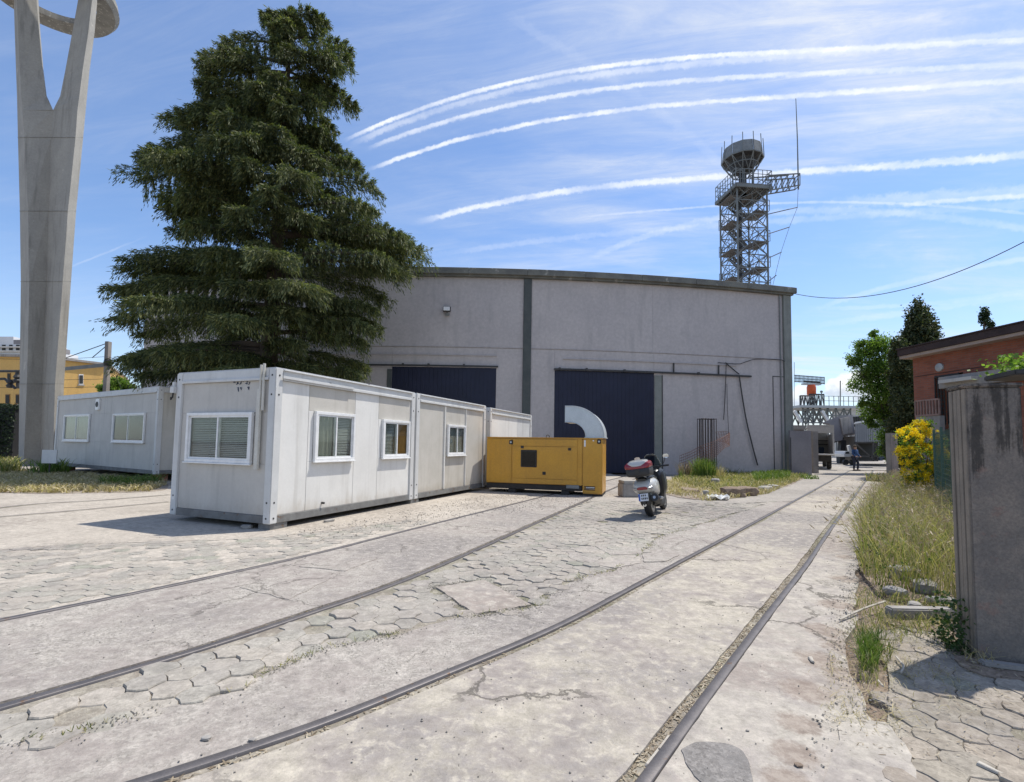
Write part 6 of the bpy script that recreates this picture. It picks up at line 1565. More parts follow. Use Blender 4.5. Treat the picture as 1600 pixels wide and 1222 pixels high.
B1 = D(1600, 530, 12.7); Bx = A0.x + (B1.x - A0.x); dv = Vector((B1.x - A0.x, B1.y - A0.y, 0)).normalized()
Bend = A0 + dv * 12.5; Bend.z = 0
bk = thing('brick_building', 'red brick building with a dark flat roof edge and barred opening at the right', 'building', (A0.x, A0.y, 0), math.atan2(dv.y, dv.x))
# local x runs along the wall towards the camera; outward is local -y (to the left in the picture) or +y
nL = Vector((dv.y, -dv.x, 0)); out = 1 if (nL.dot(Vector((-1, 0, 0))) > 0) else -1
def bx(x0, x1, d0, d1, z0, z1, name, mat, par=bk, bev=0):
    y0, y1 = (-d1, -d0) if out > 0 else (d0, d1); return MB().box(x0, x1, y0, y1, z0, z1).build(name, mat, par, bevel=bev)
def bl(px, py): 
    p = onplane(px, py, A0, nL); return ((p - Vector((A0.x, A0.y, 0))).dot(dv), p.z)
u0, zA = bl(1461, 588); u1, zB = bl(1482, 648)
print('BRICK out', out, 'grille', u0, zA, u1, zB, 'ZE', ZE)
bx(0, u0, -.3, 0, 0, ZE, 'wall', 'brick_wall'); bx(u0, 12.5, -.3, 0, zA, ZE - .001, 'wall', 'brick_wall'); bx(u1 + .5, 12.5, -.3, -.002, 0, zA - .002, 'wall', 'brick_wall')
bx(0.002, .3, -8, -.3, 0, ZE - .001, 'end_wall', 'brick_wall')
bx(-.12, 13, -8, .36, ZE + .001, ZE + .09, 'soffit', 'soffit'); bx(-.16, 13.1, -8.1, .40, ZE + .092, ZE + .31, 'fascia', 'fascia', bev=.01); bx(-.18, 13.2, -8.2, .43, ZE + .312, ZE + .35, 'roof', 'fascia')
bx(0.0, 12.5, 0.0, .012, ZE - .62, ZE - .60, 'string_course', 'fascia')
uv_, zv_ = bl(1469, 574)
v = MB().lathe([(.13, 0), (.13, .05), (.09, .07)], (uv_, 0, zv_), 16, 'Y'); 
o = v.build('vent_cap', 'pale_steel', bk, smooth=True)
if out > 0: o.scale.y = -1
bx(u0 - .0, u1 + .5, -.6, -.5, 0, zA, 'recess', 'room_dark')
gr = bx(u0, u1 + .4, .0, .03, zA - .05, zA, 'grille', 'dark_metal')
for i in range(9):
    u = u0 + (u1 + .4 - u0) * i / 8; bx(u - .012, u + .012, .0, .025, zB - .3, zA - .05, 'grille_bar', 'dark_metal', gr)
# stained concrete canopy slab over the entrance, white door below
ca, cz = bl(1478, 598)
bx(bl(1480, 590)[0], 12.5, .0, .3, bl(1482, 608)[1], bl(1482, 590)[1], 'canopy', 'pillar_conc' if 'pillar_conc' in MATS else 'conc_wall', bev=.01)
bx(u1 + .45, u1 + .75, .05, .12, 1.1, zA - .3, 'door_panel', 'cab_grey'); bx(u1 + .8, u1 + 1.0, .05, .12, 0, zA - .3, 'door_panel', 'fence_pink')
bx(u1 + .2, u1 + 1.2, .12, .5, zA - .32, zA - .22, 'door_hood', 'cab_grey')
# railing in front of the wall
rl = thing('balcony_railing', 'pinkish metal railing on a low wall in front of the brick building', 'railing', (A0.x - .3, A0.y - .35, 0))
pr0, pr1 = D(1431, 650, 15.4), D(1468, 648, 14.6)
zr0, zr1 = D(1431, 650, 15.4).z, D(1431, 627, 15.4).z
for zz in (zr0, zr1): MB().bar((pr0.x, pr0.y, zz), (pr1.x, pr1.y, zz), .05).build('rail', 'fence_pink', rl, world=True)
for i in range(9):
    f = i / 8; x, y = pr0.x + (pr1.x - pr0.x) * f, pr0.y + (pr1.y - pr0.y) * f; MB().bar((x, y, zr0), (x, y, zr1), .04).build('baluster', 'fence_pink', rl, world=True)
MB().extr([(pr0.x, pr0.y, 0), (pr1.x, pr1.y, 0), (pr1.x, pr1.y, zr0 - .03), (pr0.x, pr0.y, zr0 - .03)], (.15, 0, 0)).build('low_wall', 'conc_wall', rl, world=True)
# green mesh fence posts
plain('fence_green', (0.04, 0.10, 0.075), rough=.5)
def fence(p0, p1, h, label, n=2):
    t = thing('mesh_fence', label, 'fence', tuple(p0)); d = (p1 - p0)
    for i in range(n + 1):
        p = p0 + d * (i / n); MB().tube([p, p + Vector((0, 0, h + .1))], .025, 8).build('post', 'fence_green', t, world=True)
    q = MB(); L = d.length; e = d / L
    k = int(L / .11)
    for i in range(k + 1): q.bar(p0 + e * (L * i / k), p0 + e * (L * i / k) + Vector((0, 0, h)), .0045)
    for j in range(int(h / .1) + 1): q.bar(p0 + Vector((0, 0, j * .1 + .02)), p1 + Vector((0, 0, j * .1 + .02)), .0045)
    q.build('wire_mesh', 'fence_green', t, world=True, kind='stuff'); return t
f0 = D(1462, 755, 12.0); f0.z = 0; f1 = D(1510, 755, 7.6); f1.z = 0
fence(f0, f1, D(1462, 678, 12.0).z, 'green wire mesh fence between the yellow bush and the big concrete pillar', 3)
# ---------------------------------------------------------------- right foreground pillar
grainy('board_tan', (0.30, 0.255, 0.205), (0.23, 0.20, 0.165), scale=5, rough=.9, bump=.7, bscale=30, streak=(.10, .09, .075), streak_amt=.7, streak_scale=14)
def pillarmat():
    m, t, b, o = new_mat('pillar_conc')
    pos = t.n('ShaderNodeNewGeometry').outputs['Position']; z = t.n('ShaderNodeSeparateXYZ', None, Vector=pos).outputs[2]
    a = t.noise(pos, 5.0, 8, .7); f = t.noise(pos, 60, 5, .7)
    col = t.mix(t.sm(a, .36, .64), (.25, .215, .18), (.18, .16, .142)); col = t.mix(t.m('MULTIPLY', t.sm(t.noise(t.vm('ADD', pos, (4., 2., 1.)), 7, 6, .7), .58, .66), .5), col, (.27, .165, .13))
    st = t.noise(t.scl(pos, (15, 15, .8)), 1.0, 7, .68); lich = t.noise(t.scl(pos, (1, 1, .45)), 9.0, 9, .75)
    top = t.sm(z, .75, 1.8)
    k = t.sm(t.m('ADD', t.m('ADD', t.m('MULTIPLY', st, .6), t.m('MULTIPLY', lich, .5)), t.m('MULTIPLY', top, .14)), .65, .76)
    col = t.mix(t.m('MULTIPLY', k, .78), col, (.028, .026, .024))
    t.put(b.inputs['Base Color'], t.mix(1.0, col, t.ramp(f, [(.3, .75), (.7, 1.2)]), 'MULTIPLY')); b.inputs['Roughness'].default_value = .95
    t.put(b.inputs['Normal'], t.n('ShaderNodeBump', None, Strength=.8, Distance=.008, Height=t.m('ADD', f, t.m('MULTIPLY', lich, .8))).outputs[0])
pillarmat()
pA = G(1527, 1030); th_ = -R(20)
ex = Vector((math.cos(th_), math.sin(th_), 0)); ey = Vector((-ex.y, ex.x, 0))
ZP = D(1512, 600, pA.y).z
pl = thing('concrete_pillar', 'stained square concrete gate pillar in the right foreground, its foot in dead grass', 'pillar', (pA.x, pA.y, 0), th_)
MB().box(0, .32, 0.004, .26, -.04, ZP - .03).build('shaft', 'pillar_conc', pl, bevel=.008)
for k in range(4): MB().box(-.006 - .003 * (k % 2), .002, .012 + k * .06, .066 + k * .06, -.03, ZP - .035).build('form_board_face', 'board_tan', pl, bevel=.003)
MB().box(-.016, .335, -.010, .275, ZP - .028, ZP + .003).build('cap', 'pillar_conc', pl, bevel=.010)
# dark gate leaf and hood to the right of the pillar
gt = thing('gate_leaf', 'dark timber gate leaf at the right edge next to the concrete pillar', 'gate', tuple(pA + ex * .40 + ey * .1), th_)
for i in range(8): MB().box(i * .13, i * .13 + .124, .0, .04, .06, 1.72 + (i % 2) * .006).build('board', 'fascia', gt, bevel=.004)
for zz in (.3, 1.4): MB().box(0, 1.05, .041, .08, zz, zz + .1).build('cross_rail', 'fascia', gt)
hd = MB().box(0, 1.6, -.25, .25, 0, .05).build('hood', 'dark_metal', bevel=.01); p = D(1560, 583, 4.6); hd.location = (p.x, p.y, p.z - .05); hd.rotation_euler = (0, 0, th_); tag(hd, 'dark sheet hood just above the right foreground pillar', 'hood')
hp = MB().box(1.2, 1.3, -.05, .05, -(p.z - .05), 0).build('hood_post', 'dark_metal', hd)
# creeper over the hood
cr = D(1588, 578, 4.9); n = 420; Pc = np.stack([rng.uniform(-.22, .5, n), rng.normal(0, .12, n), rng.uniform(-.04, .16, n) ], 1); Pc[:, 2] += Pc[:, 0] * .12
V, F = leaves(Pc, .05); o = raw_mesh('creeper', V, F, 'green_leaf'); o.location = (cr.x, cr.y, cr.z); tag(o, 'bright green creeper leaves above the dark hood at the right edge', 'plant')
# ivy at pillar foot
n = 620; q = rng.uniform(0, 1, n); Pc = np.stack([-.07 + rng.normal(0, .035, n), rng.uniform(.0, .40, n), q ** 2.0 * .40], 1); V, F = leaves(Pc, .030)
o = raw_mesh('ivy', V, F, 'ivy_leaf'); o.location = (pA.x, pA.y, 0); o.rotation_euler = (0, 0, th_); tag(o, 'dark ivy climbing the left foot of the foreground pillar', 'plant')
o = MB().box(0, .5, -.04, .04, 0, .035).build('kerb_piece', 'conc_wall', bevel=.01); p = G(1532, 1040); o.location = (p.x, p.y, .004); o.rotation_euler = (0, 0, th_); tag(o, 'pale thin kerb piece on the ground in front of the foreground pillar', 'kerb')
# ---------------------------------------------------------------- rubble, sleeper, sticks
bm_ = G(1388, 966); bn_ = G(1492, 968); L_ = (bn_ - bm_).length; 
o = MB().box(0, L_, -.05, .05, 0, .10).build('sleeper', 'rubble', bevel=.012); o.location = (bm_.x, bm_.y, .0); o.rotation_euler = (0, 0, math.atan2(bn_.y - bm_.y, bn_.x - bm_.x)); tag(o, 'short grey concrete sleeper lying in the weeds left of the foreground pillar', 'sleeper')
for k, (px, py, r_, sc, lab) in enumerate([(1415, 905, .16, (1.2, 1, .7), 'largest broken concrete lump at the top of the rubble in the tall grass'), (1445, 925, .15, (1.2, .9, .6), 'broken concrete lump in the rubble, just above the sleeper'), (1400, 930, .10, (1.3, 1, .6), 'small concrete lump at the left of the rubble heap'), (1470, 942, .09, (1.8, .8, .5), 'flat slab chip at the right of the rubble heap by the pillar'), (1430, 950, .07, (1.2, 1, .6), 'small stone directly behind the grey sleeper')]):
    g_ = G(px, py); stone((g_.x, g_.y, 0), r_, lab, sc, seed=20 + k, rz=k)
for k, (px, py, r_, sc, lab) in enumerate([(1145, 776, .28, (1.5, 1, .8), 'dark rough soil clod heap at the near edge of the grass patch'), (1165, 774, .30, (1.6, 1, .7), 'broader dark soil clod heap right of the first in the grass patch'), (1195, 766, .25, (2.0, 1, .45), 'pale flat concrete chunk at the right of the soil heaps'), (1118, 758, .2, (1, 1, 1.0), 'upright grey stone standing in the middle of the grass patch'), (1075, 768, .3, (2.4, 1, .3), 'low brown earth bank left of the soil heaps'), (1208, 763, .2, (1.6, 1, .5), 'second pale concrete chunk at the right end of the grass patch')]):
    g_ = G(px, py); stone((g_.x, g_.y, 0), r_, lab, sc, seed=40 + k, rz=k * .4, mat='pylon_conc' if 'pale' in lab else ('soil' if 'soil' in lab or 'earth' in lab else 'rubble'))
def stick(pts, r, label, mat='driftwood', name='stick', cat='stick', lift=.02):
    P = [G(*p) for p in pts]; P = [Vector((p.x, p.y, lift + .01 * i)) for i, p in enumerate(P)]
    return tag(MB().tube(catmull(P, .06), r, 6).build(name, mat, smooth=True), label, cat)
grainy('driftwood', (0.52, 0.48, 0.41), (0.36, 0.32, 0.27), scale=20, rough=.9, bump=.3)
stick([(1312, 972), (1330, 965), (1352, 957), (1383, 948)], .010, 'pale dead branch lying left of the concrete sleeper')
stick([(1322, 955), (1326, 964), (1330, 966)], .007, 'short white twig at the left end of the pale branch')
stick([(1400, 1030), (1412, 1048), (1408, 1060)], .006, 'thin twig on the dirt below the green weed tuft')
stick([(1372, 1068), (1380, 1080)], .006, 'tiny twig near the edge of the roadside dirt')
for k, (px, py, a, L_, lab) in enumerate([(1548, 1205, 1.9, .055, 'light splinter of wood at the bottom right corner'), (1268, 1033, 1.2, .05, 'small orange brown wood chip on the roadside concrete')]):
    g_ = G(px, py); o = MB().hexa([(-L_, -.012, 0), (L_, -.018, 0), (L_ * .9, .018, 0), (-L_ * .8, .01, 0)], [(-L_ * .9, -.008, .012), (L_ * .9, -.012, .016), (L_ * .8, .012, .014), (-L_ * .7, .006, .01)]).build('wood_chip', 'driftwood', bevel=.002); o.location = (g_.x, g_.y, .004); o.rotation_euler = (0, .05, a); tag(o, lab, 'wood')
g_ = G(1030, 1170); o = MB().hexa([(-.16, -.012, 0), (.16, -.01, 0), (.15, .012, 0), (-.15, .014, 0)], [(-.15, -.008, .012), (.15, -.006, .010), (.14, .008, .012), (-.14, .01, .01)]).build('wood_chip', 'driftwood'); o.location = (g_.x - .0, g_.y, -.012); d_ = cB[60] - cB[30]; o.rotation_euler = (0, 0, math.atan2(d_.y, d_.x)); tag(o, 'long wood splinter lying in the groove of the nearest rail', 'wood')
for k, (px, py, r_, lab) in enumerate([(1248, 1197, .016, 'reddish stone chip on the dirt between the asphalt patch and slabs'), (1168, 1142, .008, 'small dark pebble above the round asphalt patch'), (322, 1155, .02, 'thin flat stone chip left of the nearest left rail'), (394, 1157, .015, 'pinkish stone chip just above the nearest left rail')]):
    g_ = G(px, py); stone((g_.x, g_.y, 0), r_, lab, (1.4, 1, .5), seed=70 + k, mat='rubble' if k else 'soil', name='stone_chip')
# white sheet crumpled beside the soil heaps
bmm = bmesh.new(); bmesh.ops.create_grid(bmm, x_segments=14, y_segments=8, size=.5)
rs = random.Random(4)
for v in bmm.verts: v.co.z = .10 + .09 * math.sin(v.co.x * 9 + v.co.y * 5) * math.cos(v.co.y * 11) + rs.uniform(-.025, .025); v.co.y *= .45; v.co.x += .12 * math.sin(v.co.y * 8)
me = bpy.data.meshes.new('plastic_sheet'); bmm.to_mesh(me); bmm.free(); me.materials.append(MATS['lift_white']); o = bpy.data.objects.new('plastic_sheet', me); link(o)
g_ = G(1122, 781); o.location = (g_.x, g_.y, .0); o.scale = (.62, .7, .8); o.modifiers.new('t', 'SOLIDIFY').thickness = .006; tag(o, 'crumpled white plastic sheet on the near edge of the grass patch', 'sheet')
g_ = G(1103, 776); o = stone((g_.x, g_.y, 0), .12, 'pale stone beside the crumpled white sheet', (1, .8, 1.2), seed=77, mat='pylon_conc')
# concrete block with board beside the scooter
g_ = G(986, 777); o = thing('concrete_block', 'square brown concrete block with a white slab on top, left of the scooter', 'block', (g_.x, g_.y, 0), R(8))
MB().box(-.24, .24, 0, .45, 0, .38).build('base_block', 'rubble', o, bevel=.015); MB().box(-.2, .42, .02, .5, .382, .47).build('top_slab', 'pylon_conc', o, bevel=.01)
# ---------------------------------------------------------------- rebar cage and mesh roll
grainy('rebar', (0.05, 0.045, 0.045), (0.08, 0.06, 0.05), rough=.8, scale=8); grainy('rust_mesh', (0.22, 0.10, 0.07), (0.30, 0.17, 0.12), rough=.9, scale=6)
g_ = G(1105, 745); Yc_ = g_.y; cg2 = thing('rebar_cage', 'upright square cage of dark rebar rods standing in the grass', 'rebar cage', (g_.x, g_.y, 0), R(12))
hC = D(1105, 654, Yc_).z; wC = (1119 - 1093) / F_PX * Yc_ * .86
for i in range(6):
    for (x, y) in ((-wC/2 + wC * i / 5, -wC * .35), (-wC/2 + wC * i / 5, wC * .35)):
        MB().tube([(x, y, 0), (x + random.uniform(-.02, .02), y, hC)], .019, 5).build('rod', 'rebar', cg2)
for i in (1, 2):
    for x in (-wC/2, wC/2): MB().tube([(x, -wC * .35 + wC * .7 * i / 3, 0), (x, -wC * .35 + wC * .7 * i / 3, hC)], .019, 5).build('rod', 'rebar', cg2)
for zz in (hC - .03, .75):
    MB().tube([(-wC/2, -wC*.35, zz), (wC/2, -wC*.35, zz), (wC/2, wC*.35, zz), (-wC/2, wC*.35, zz), (-wC/2, -wC*.35, zz)], .018, 5).build('hoop', 'rebar', cg2)
def meshroll():
    t = thing('wire_mesh_roll', 'rusty reddish welded mesh curling around the rebar cage', 'wire mesh', (g_.x, g_.y, 0))
    ctr = [(1062, 742, 712, .3), (1078, 735, 706, -.2), (1095, 728, 697, -.5), (1115, 716, 690, -.55), (1132, 700, 682, -.2), (1140, 696, 676, .25), (1130, 690, 674, .55), (1118, 690, 675, .6)]
    lo = catmull([D(x, yb, Yc_ + d) for x, yb, yt, d in ctr], .12); hi = catmull([D(x, yt, Yc_ + d) for x, yb, yt, d in ctr], .12)
    n = min(len(lo), len(hi)); q = MB()
    for j in range(8): q.tube([lo[i].lerp(hi[i], j / 7) for i in range(n)], .011, 4)
    for i in range(0, n): q.tube([lo[i], hi[min(n-1, i)]], .008, 4)
    q.build('wires', 'rust_mesh', t, world=True, kind='stuff')
meshroll()
tuft(1100, 748, .55, 520, (.4, 1.15), 'green_blade', 'tall green weeds growing inside the rebar cage', w=.016, lean=.25)
tuft(1072, 745, .4, 260, (.3, .9), 'seed_head', 'reddish brown dry weeds left of the rebar cage', w=.014, lean=.4)
tuft(1115, 748, .5, 220, (.2, .8), 'straw', 'straw coloured stalks right of the rebar cage', w=.012, lean=.4)
# ---------------------------------------------------------------- left background
grainy('ochre_wall', (0.62, 0.40, 0.14), (0.56, 0.35, 0.12), scale=.5, rough=.9, bump=.05, streak=(.42, .27, .12), streak_amt=.35)
grainy('white_wall', (0.66, 0.67, 0.68), (0.58, 0.59, 0.60), scale=.4, rough=.8, bump=0)
YO = 46.0; O_ = lambda px, py, Y=YO: D(px, py, Y)
ob = thing('ochre_building', 'ochre rendered building with small windows behind the concrete pylon', 'building', (O_(40, 700).x, YO, 0))
zr_ = O_(20, 558).z; xL, xC = O_(-60, 600).x, O_(60, 600).x
c0 = Vector((xC, YO, 0)); pR = D(166, 571, 60.0); sc_ = (zr_ - EYE) / (pR.z - EYE); pR = CO + (pR - CO) * sc_; pRg = Vector((pR.x, pR.y, 0))
print('OCHRE', zr_, pR)
MB().prism([(xL, YO), (xC, YO), (pRg.x, pRg.y), (pRg.x - 6, pRg.y + 10), (xL, YO + 20)], 0, zr_).build('wall', 'ochre_wall', ob, world=True)
MB().prism([(xL - .2, YO - .3), (xC + .2, YO - .3), (pRg.x + .3, pRg.y - .1), (pRg.x - 6, pRg.y + 10.2), (xL, YO + 20.2)], zr_ + .01, zr_ + .22).build('roof_edge', 'conc_wall', ob, world=True)
nf = (pRg - c0).normalized(); nn_ = Vector((nf.y, -nf.x, 0))
def owin(px0, px1, py0, py1, face):
    if face == 0: P = [O_(px0, py1), O_(px1, py1), O_(px1, py0), O_(px0, py0)]; v = Vector((0, -.06, 0)); P = [Vector((p.x, YO - .0, p.z)) for p in P]; e = Vector((1, 0, 0))
    else: P = [onplane(x, y, c0, nn_) for x, y in ((px0, py1), (px1, py1), (px1, py0), (px0, py0))]; v = nn_ * .06; e = nf
    fr = MB().extr([p + v * .01 for p in P], v * .8).build('window', 'win_white' if face else 'brown_board', ob, world=True)
    c = sum(P, Vector()) / 4; g = MB().extr([c + (p - c) * .82 + v * .85 for p in P], v * .25).build('pane', 'room_dark', None); Mi = local_of(ob).inverted(); g.parent = fr; g.matrix_parent_inverse = Mi
    MB().extr([P[0] - e * .1 + v * 1.2, P[1] + e * .1 + v * 1.2, P[1] + e * .1, P[0] - e * .1], (0, 0, -.12)).build('sill', 'pylon_conc', ob, world=True)
owin(9, 16, 616, 632, 0); owin(25, 31, 616, 632, 0); owin(12, 17, 583, 594, 0); owin(24, 31, 582, 592, 0); owin(123, 130, 585, 601, 1); owin(-12, -5, 583, 594, 0)
wb = thing('white_building', 'white modern apartment block with balconies at the far left edge above the ochre roof', 'building', (D(0, 700, 90).x, 90, 0))
W2 = lambda px, py, dy=0: D(px, py, 90 + dy)
for k, (x0_, x1_, y0_, y1_, m_, nm) in enumerate([(-60, 33, 538, 700, 'white_wall', 'wall'), (-60, 21, 526, 538, 'white_wall', 'penthouse'), (21.3, 34, 531, 538, 'panel_grey', 'roof_box')]):
    MB().extr([W2(x0_, y1_), W2(x1_, y1_), W2(x1_, y0_), W2(x0_, y0_)], (0, 12 - k, 0)).build(nm, m_, wb, world=True)
for k in range(3):
    MB().extr([W2(-60, 543 + k * 6.5, -.5), W2(31, 543 + k * 6.5, -.5), W2(31, 541 + k * 6.5, -.5), W2(-60, 541 + k * 6.5, -.5)], (0, .45, 0)).build('balcony', 'cab_grey', wb, world=True)
for k, px in enumerate((-20, -9, 3, 14, 25)):
    MB().extr([W2(px, 541.0, -.1), W2(px + 5, 541.0, -.1), W2(px + 5, 538.7, -.1), W2(px, 538.7, -.1)], (0, .09, 0)).build('window', 'room_dark', wb, world=True)
    MB().extr([W2(px, 547.4, -.1), W2(px + 5, 547.4, -.1), W2(px + 5, 543.4, -.1), W2(px, 543.4, -.1)], (0, .09, 0)).build('window', 'room_dark', wb, world=True)
# catenary mast
YM = 30.0; M_ = lambda px, py, dy=0: D(px, py, YM + dy)
mt = thing('catenary_mast', 'overhead line mast with a horizontal arm and insulators above the left grey cabin', 'mast', (M_(169, 700).x, YM, 0))
b0 = M_(168, 608); MB().bar((b0.x, YM, 0), (M_(169.5, 534).x, YM, M_(169.5, 534).z), .26, .22).build('mast_post', 'conc_wall', mt, world=True)
MB().bar(M_(95, 577), M_(168, 570), .14, .2).build('arm', 'grey_metal', mt, world=True)
MB().lathe([(.2, -.2), (.24, 0), (.2, .2)], tuple(M_(169, 567)), 10).build('clamp', 'dark_metal', mt, world=True)
for a, b_ in (((168, 536), (98, 561)), ((168, 539), (144, 559))): MB().tube([M_(*a), M_(*b_)], .025, 4).build('stay_wire', 'wire', mt, world=True)
mt2 = thing('overhead_line_bracket', 'dark tubular overhead line bracket in front of the ochre wall at the far left', 'bracket', tuple(Vector((M_(28, 600).x, YM, 0))))
for a, b_ in (((-20, 580), (31, 580)), ((-20, 593), (8, 592)), ((8, 592), (24, 607)), ((27, 581), (28, 607))): MB().tube([M_(*a), M_(*b_)], .08, 6).build('tube', 'dark_metal', mt2, world=True)
for (px, py) in ((16, 600), (27, 592)): MB().lathe([(.14, -.25), (.2, -.1), (.12, 0), (.2, .1), (.14, .25)], tuple(M_(px, py)), 8).build('insulator', 'dark_metal', mt2, world=True)
for k, (a, b_, sag) in enumerate([((-80, 556), (168, 557), .2), ((168, 557), (330, 590), .3), ((168, 568), (400, 640), .4), ((-80, 590), (168, 592), .1), ((-80, 603), (168, 604), .1), ((174, 572), (190, 608), .0)]):
    wire(M_(*a), M_(*b_, 0), sag, .012, ['thin railway wire left of the mast, just above the arm', 'thin railway wire sloping right from the mast top', 'thin railway wire sloping right behind the cedar from the mast', 'upper thin wire crossing the ochre wall', 'lower thin wire crossing the ochre wall', 'short stay wire falling right of the mast'][k])
q = MB().bar(M_(223, 585), M_(223, 640), .12); tag(q.build('pole_stub', 'grey_metal'), 'short pole tip just above the left cabin roof, right of the small tree', 'pole')
# small white sign at pylon foot
p = G(75, 745); sg = thing('notice_board', 'small pale notice plate standing at the foot of the pylon', 'sign', (p.x, p.y, 0)); MB().box(-.28, .28, -.02, .02, .5, 1.0).build('plate', 'cab_frame', sg, bevel=.005); MB().box(-.02, .02, .02, .05, 0, .9).build('stake', 'dark_metal', sg)
# ---------------------------------------------------------------- scooter (x forward, y left, origin under the rear axle)
plain('sc_white', (0.50, 0.50, 0.48), rough=.25, coat=.6); plain('sc_black', (0.014, 0.014, 0.015), rough=.35, coat=.3); plain('sc_plastic', (0.03, 0.03, 0.032), rough=.6)
plain('sc_red', (0.26, 0.008, 0.016), rough=.25, coat=.6); plain('sc_silver', (0.42, 0.42, 0.43), rough=.35, metal=.8); plain('mirror', (0.75, 0.8, 0.85), rough=.05, metal=1.0); plain('plate_white', (0.72, 0.73, 0.74), rough=.4); plain('plate_blue', (0.02, 0.09, 0.40), rough=.4); plain('plate_ink', (0.02, 0.02, 0.02), rough=.5)
glassmat('screen', (0.62, 0.64, 0.64))
def loft(secs, n=20, closed=True):
    """secs: (x, y, z_bottom, z_top, half_width, exponent)"""
    m = MB(); V = []; F = []
    for (x, y, zb, zt, hw, ex) in secs:
        zc, hz_ = (zb + zt) / 2, (zt - zb) / 2
        for i in range(n):
            a = 2 * math.pi * i / n; c, s = math.cos(a), math.sin(a)
            V.append((x, y + hw * math.copysign(abs(c) ** ex, c), zc + hz_ * math.copysign(abs(s) ** ex, s)))
    for j in range(len(secs) - 1):
        for i in range(n): F.append((j*n+i, j*n+(i+1) % n, (j+1)*n+(i+1) % n, (j+1)*n+i))
    F.append(tuple(reversed(range(n)))); F.append(tuple((len(secs)-1)*n + i for i in range(n)))
    return m.add(V, F)
rw = G(1018, 807); fw = G(1041, 793); hd_ = math.atan2(fw.y - rw.y, fw.x - rw.x)
sc = thing('scooter', 'parked white and black motor scooter with a red and white top case', 'scooter', (rw.x, rw.y, 0), rot=None)
sc.rotation_mode = 'XYZ'; sc.rotation_euler = (-R(8), 0, hd_)
sc.rotation_euler = (Matrix.Rotation(hd_, 3, 'Z') @ Matrix.Rotation(-R(9), 3, 'X')).to_euler()
WB = 1.42
def wheel(x, r, w, dz=.0):
    pr = [(r - .085, -w*.42), (r - .03, -w*.5), (r - .008, -w*.32), (r, 0), (r - .008, w*.32), (r - .03, w*.5), (r - .085, w*.42)]
    t = MB().lathe(pr, (x, 0, r + dz), 28, 'Y').build('wheel', 'black_rubber', sc, smooth=True)
    MB().lathe([(r - .09, -w*.44), (r - .12, -w*.2), (.05, -w*.25), (.05, w*.25), (r - .12, w*.2), (r - .09, w*.44)], (x, 0, r + dz), 20, 'Y').build('rim', 'sc_silver', t, smooth=True)
    MB().lathe([(.10, -w*.46), (.10, -w*.38)], (x, 0, r + dz), 20, 'Y').build('brake_disc', 'grey_metal', t)
wheel(0, .27, .15); wheel(WB, .28, .12)
loft([(-.46, 0, .60, .68, .10, .8), (-.40, 0, .55, .76, .19, .75), (-.25, 0, .50, .82, .235, .7), (0, 0, .46, .84, .245, .65), (.25, 0, .44, .80, .22, .6), (.45, 0, .40, .72, .18, .6)]).build('tail_fairing', 'sc_white', sc, smooth=True)
loft([(-.38, 0, .77, .82, .09, .7), (-.20, 0, .79, .88, .17, .7), (.10, 0, .78, .88, .18, .6), (.35, 0, .73, .83, .17, .6), (.55, 0, .66, .80, .13, .6)]).build('seat', 'sc_black', sc, smooth=True)
loft([(.35, 0, .16, .42, .17, .6), (.60, 0, .15, .32, .18, .5), (.85, 0, .15, .34, .18, .5), (1.0, 0, .2, .5, .17, .6)]).build('floorboard', 'sc_plastic', sc, smooth=True)
loft([(.86, 0, .24, .98, .17, .55), (.98, 0, .30, 1.02, .22, .6), (1.10, 0, .38, 1.00, .24, .6), (1.24, 0, .48, .92, .20, .7), (1.38, 0, .58, .80, .12, .8)]).build('front_fairing', 'sc_black', sc, smooth=True)
loft([(.80, 0, .3, .94, .14, .55), (.862, 0, .26, .97, .185, .55)]).build('leg_shield', 'sc_black', sc, smooth=True)
loft([(1.12, 0, .46, .54, .05, .6), (1.3, 0, .54, .60, .075, .6), (1.48, 0, .52, .58, .075, .6), (1.68, 0, .40, .45, .06, .6)]).build('front_mudguard', 'sc_white', sc, smooth=True)
for y in (-.085, .085): MB().tube([(1.15, y, .7), (WB, y, .28)], .022, 8).build('fork_leg', 'sc_silver', sc, smooth=True)
loft([(.02, 0, .22, .50, .13, .6), (.25, 0, .2, .46, .15, .6), (.45, 0, .2, .42, .12, .6)]).build('engine', 'sc_plastic', sc, smooth=True)
loft([(-.33, 0, .26, .58, .05, .5), (-.30, 0, .25, .60, .12, .5), (-.2, 0, .3, .60, .14, .5), (-.05, 0, .42, .58, .12, .5)]).build('rear_mudguard', 'sc_black', sc, smooth=True)
m = MB(); pl0 = [(-.475, -.10, .37), (-.475, .10, .37), (-.445, .10, .52), (-.445, -.10, .52)]
lp = m.extr(pl0, (-.008, 0, 0)).build('number_plate', 'plate_white', sc)
MB().extr([(-.484, .066, .373), (-.484, .098, .373), (-.455, .098, .517), (-.455, .066, .517)], (-.003, 0, 0)).build('plate_band', 'plate_blue', lp)
q = MB()
for (y, z, w_, h_) in ((.03, .40, .02, .04), (-.005, .40, .02, .04), (-.04, .40, .022, .04), (-.075, .40, .02, .04), (.03, .465, .02, .035), (-.005, .465, .022, .035), (-.045, .465, .02, .035)):
    xx_ = -.4855 + (z + h_ / 2 - .37) * .2; q.box(xx_ - .003, xx_ - .0, y - w_ / 2, y + w_ / 2, z, z + h_)
q.build('plate_characters', 'plate_ink', lp, kind='stuff')
MB().box(-.47, -.40, -.03, .03, .30, .40).build('plate_bracket', 'sc_black', sc)
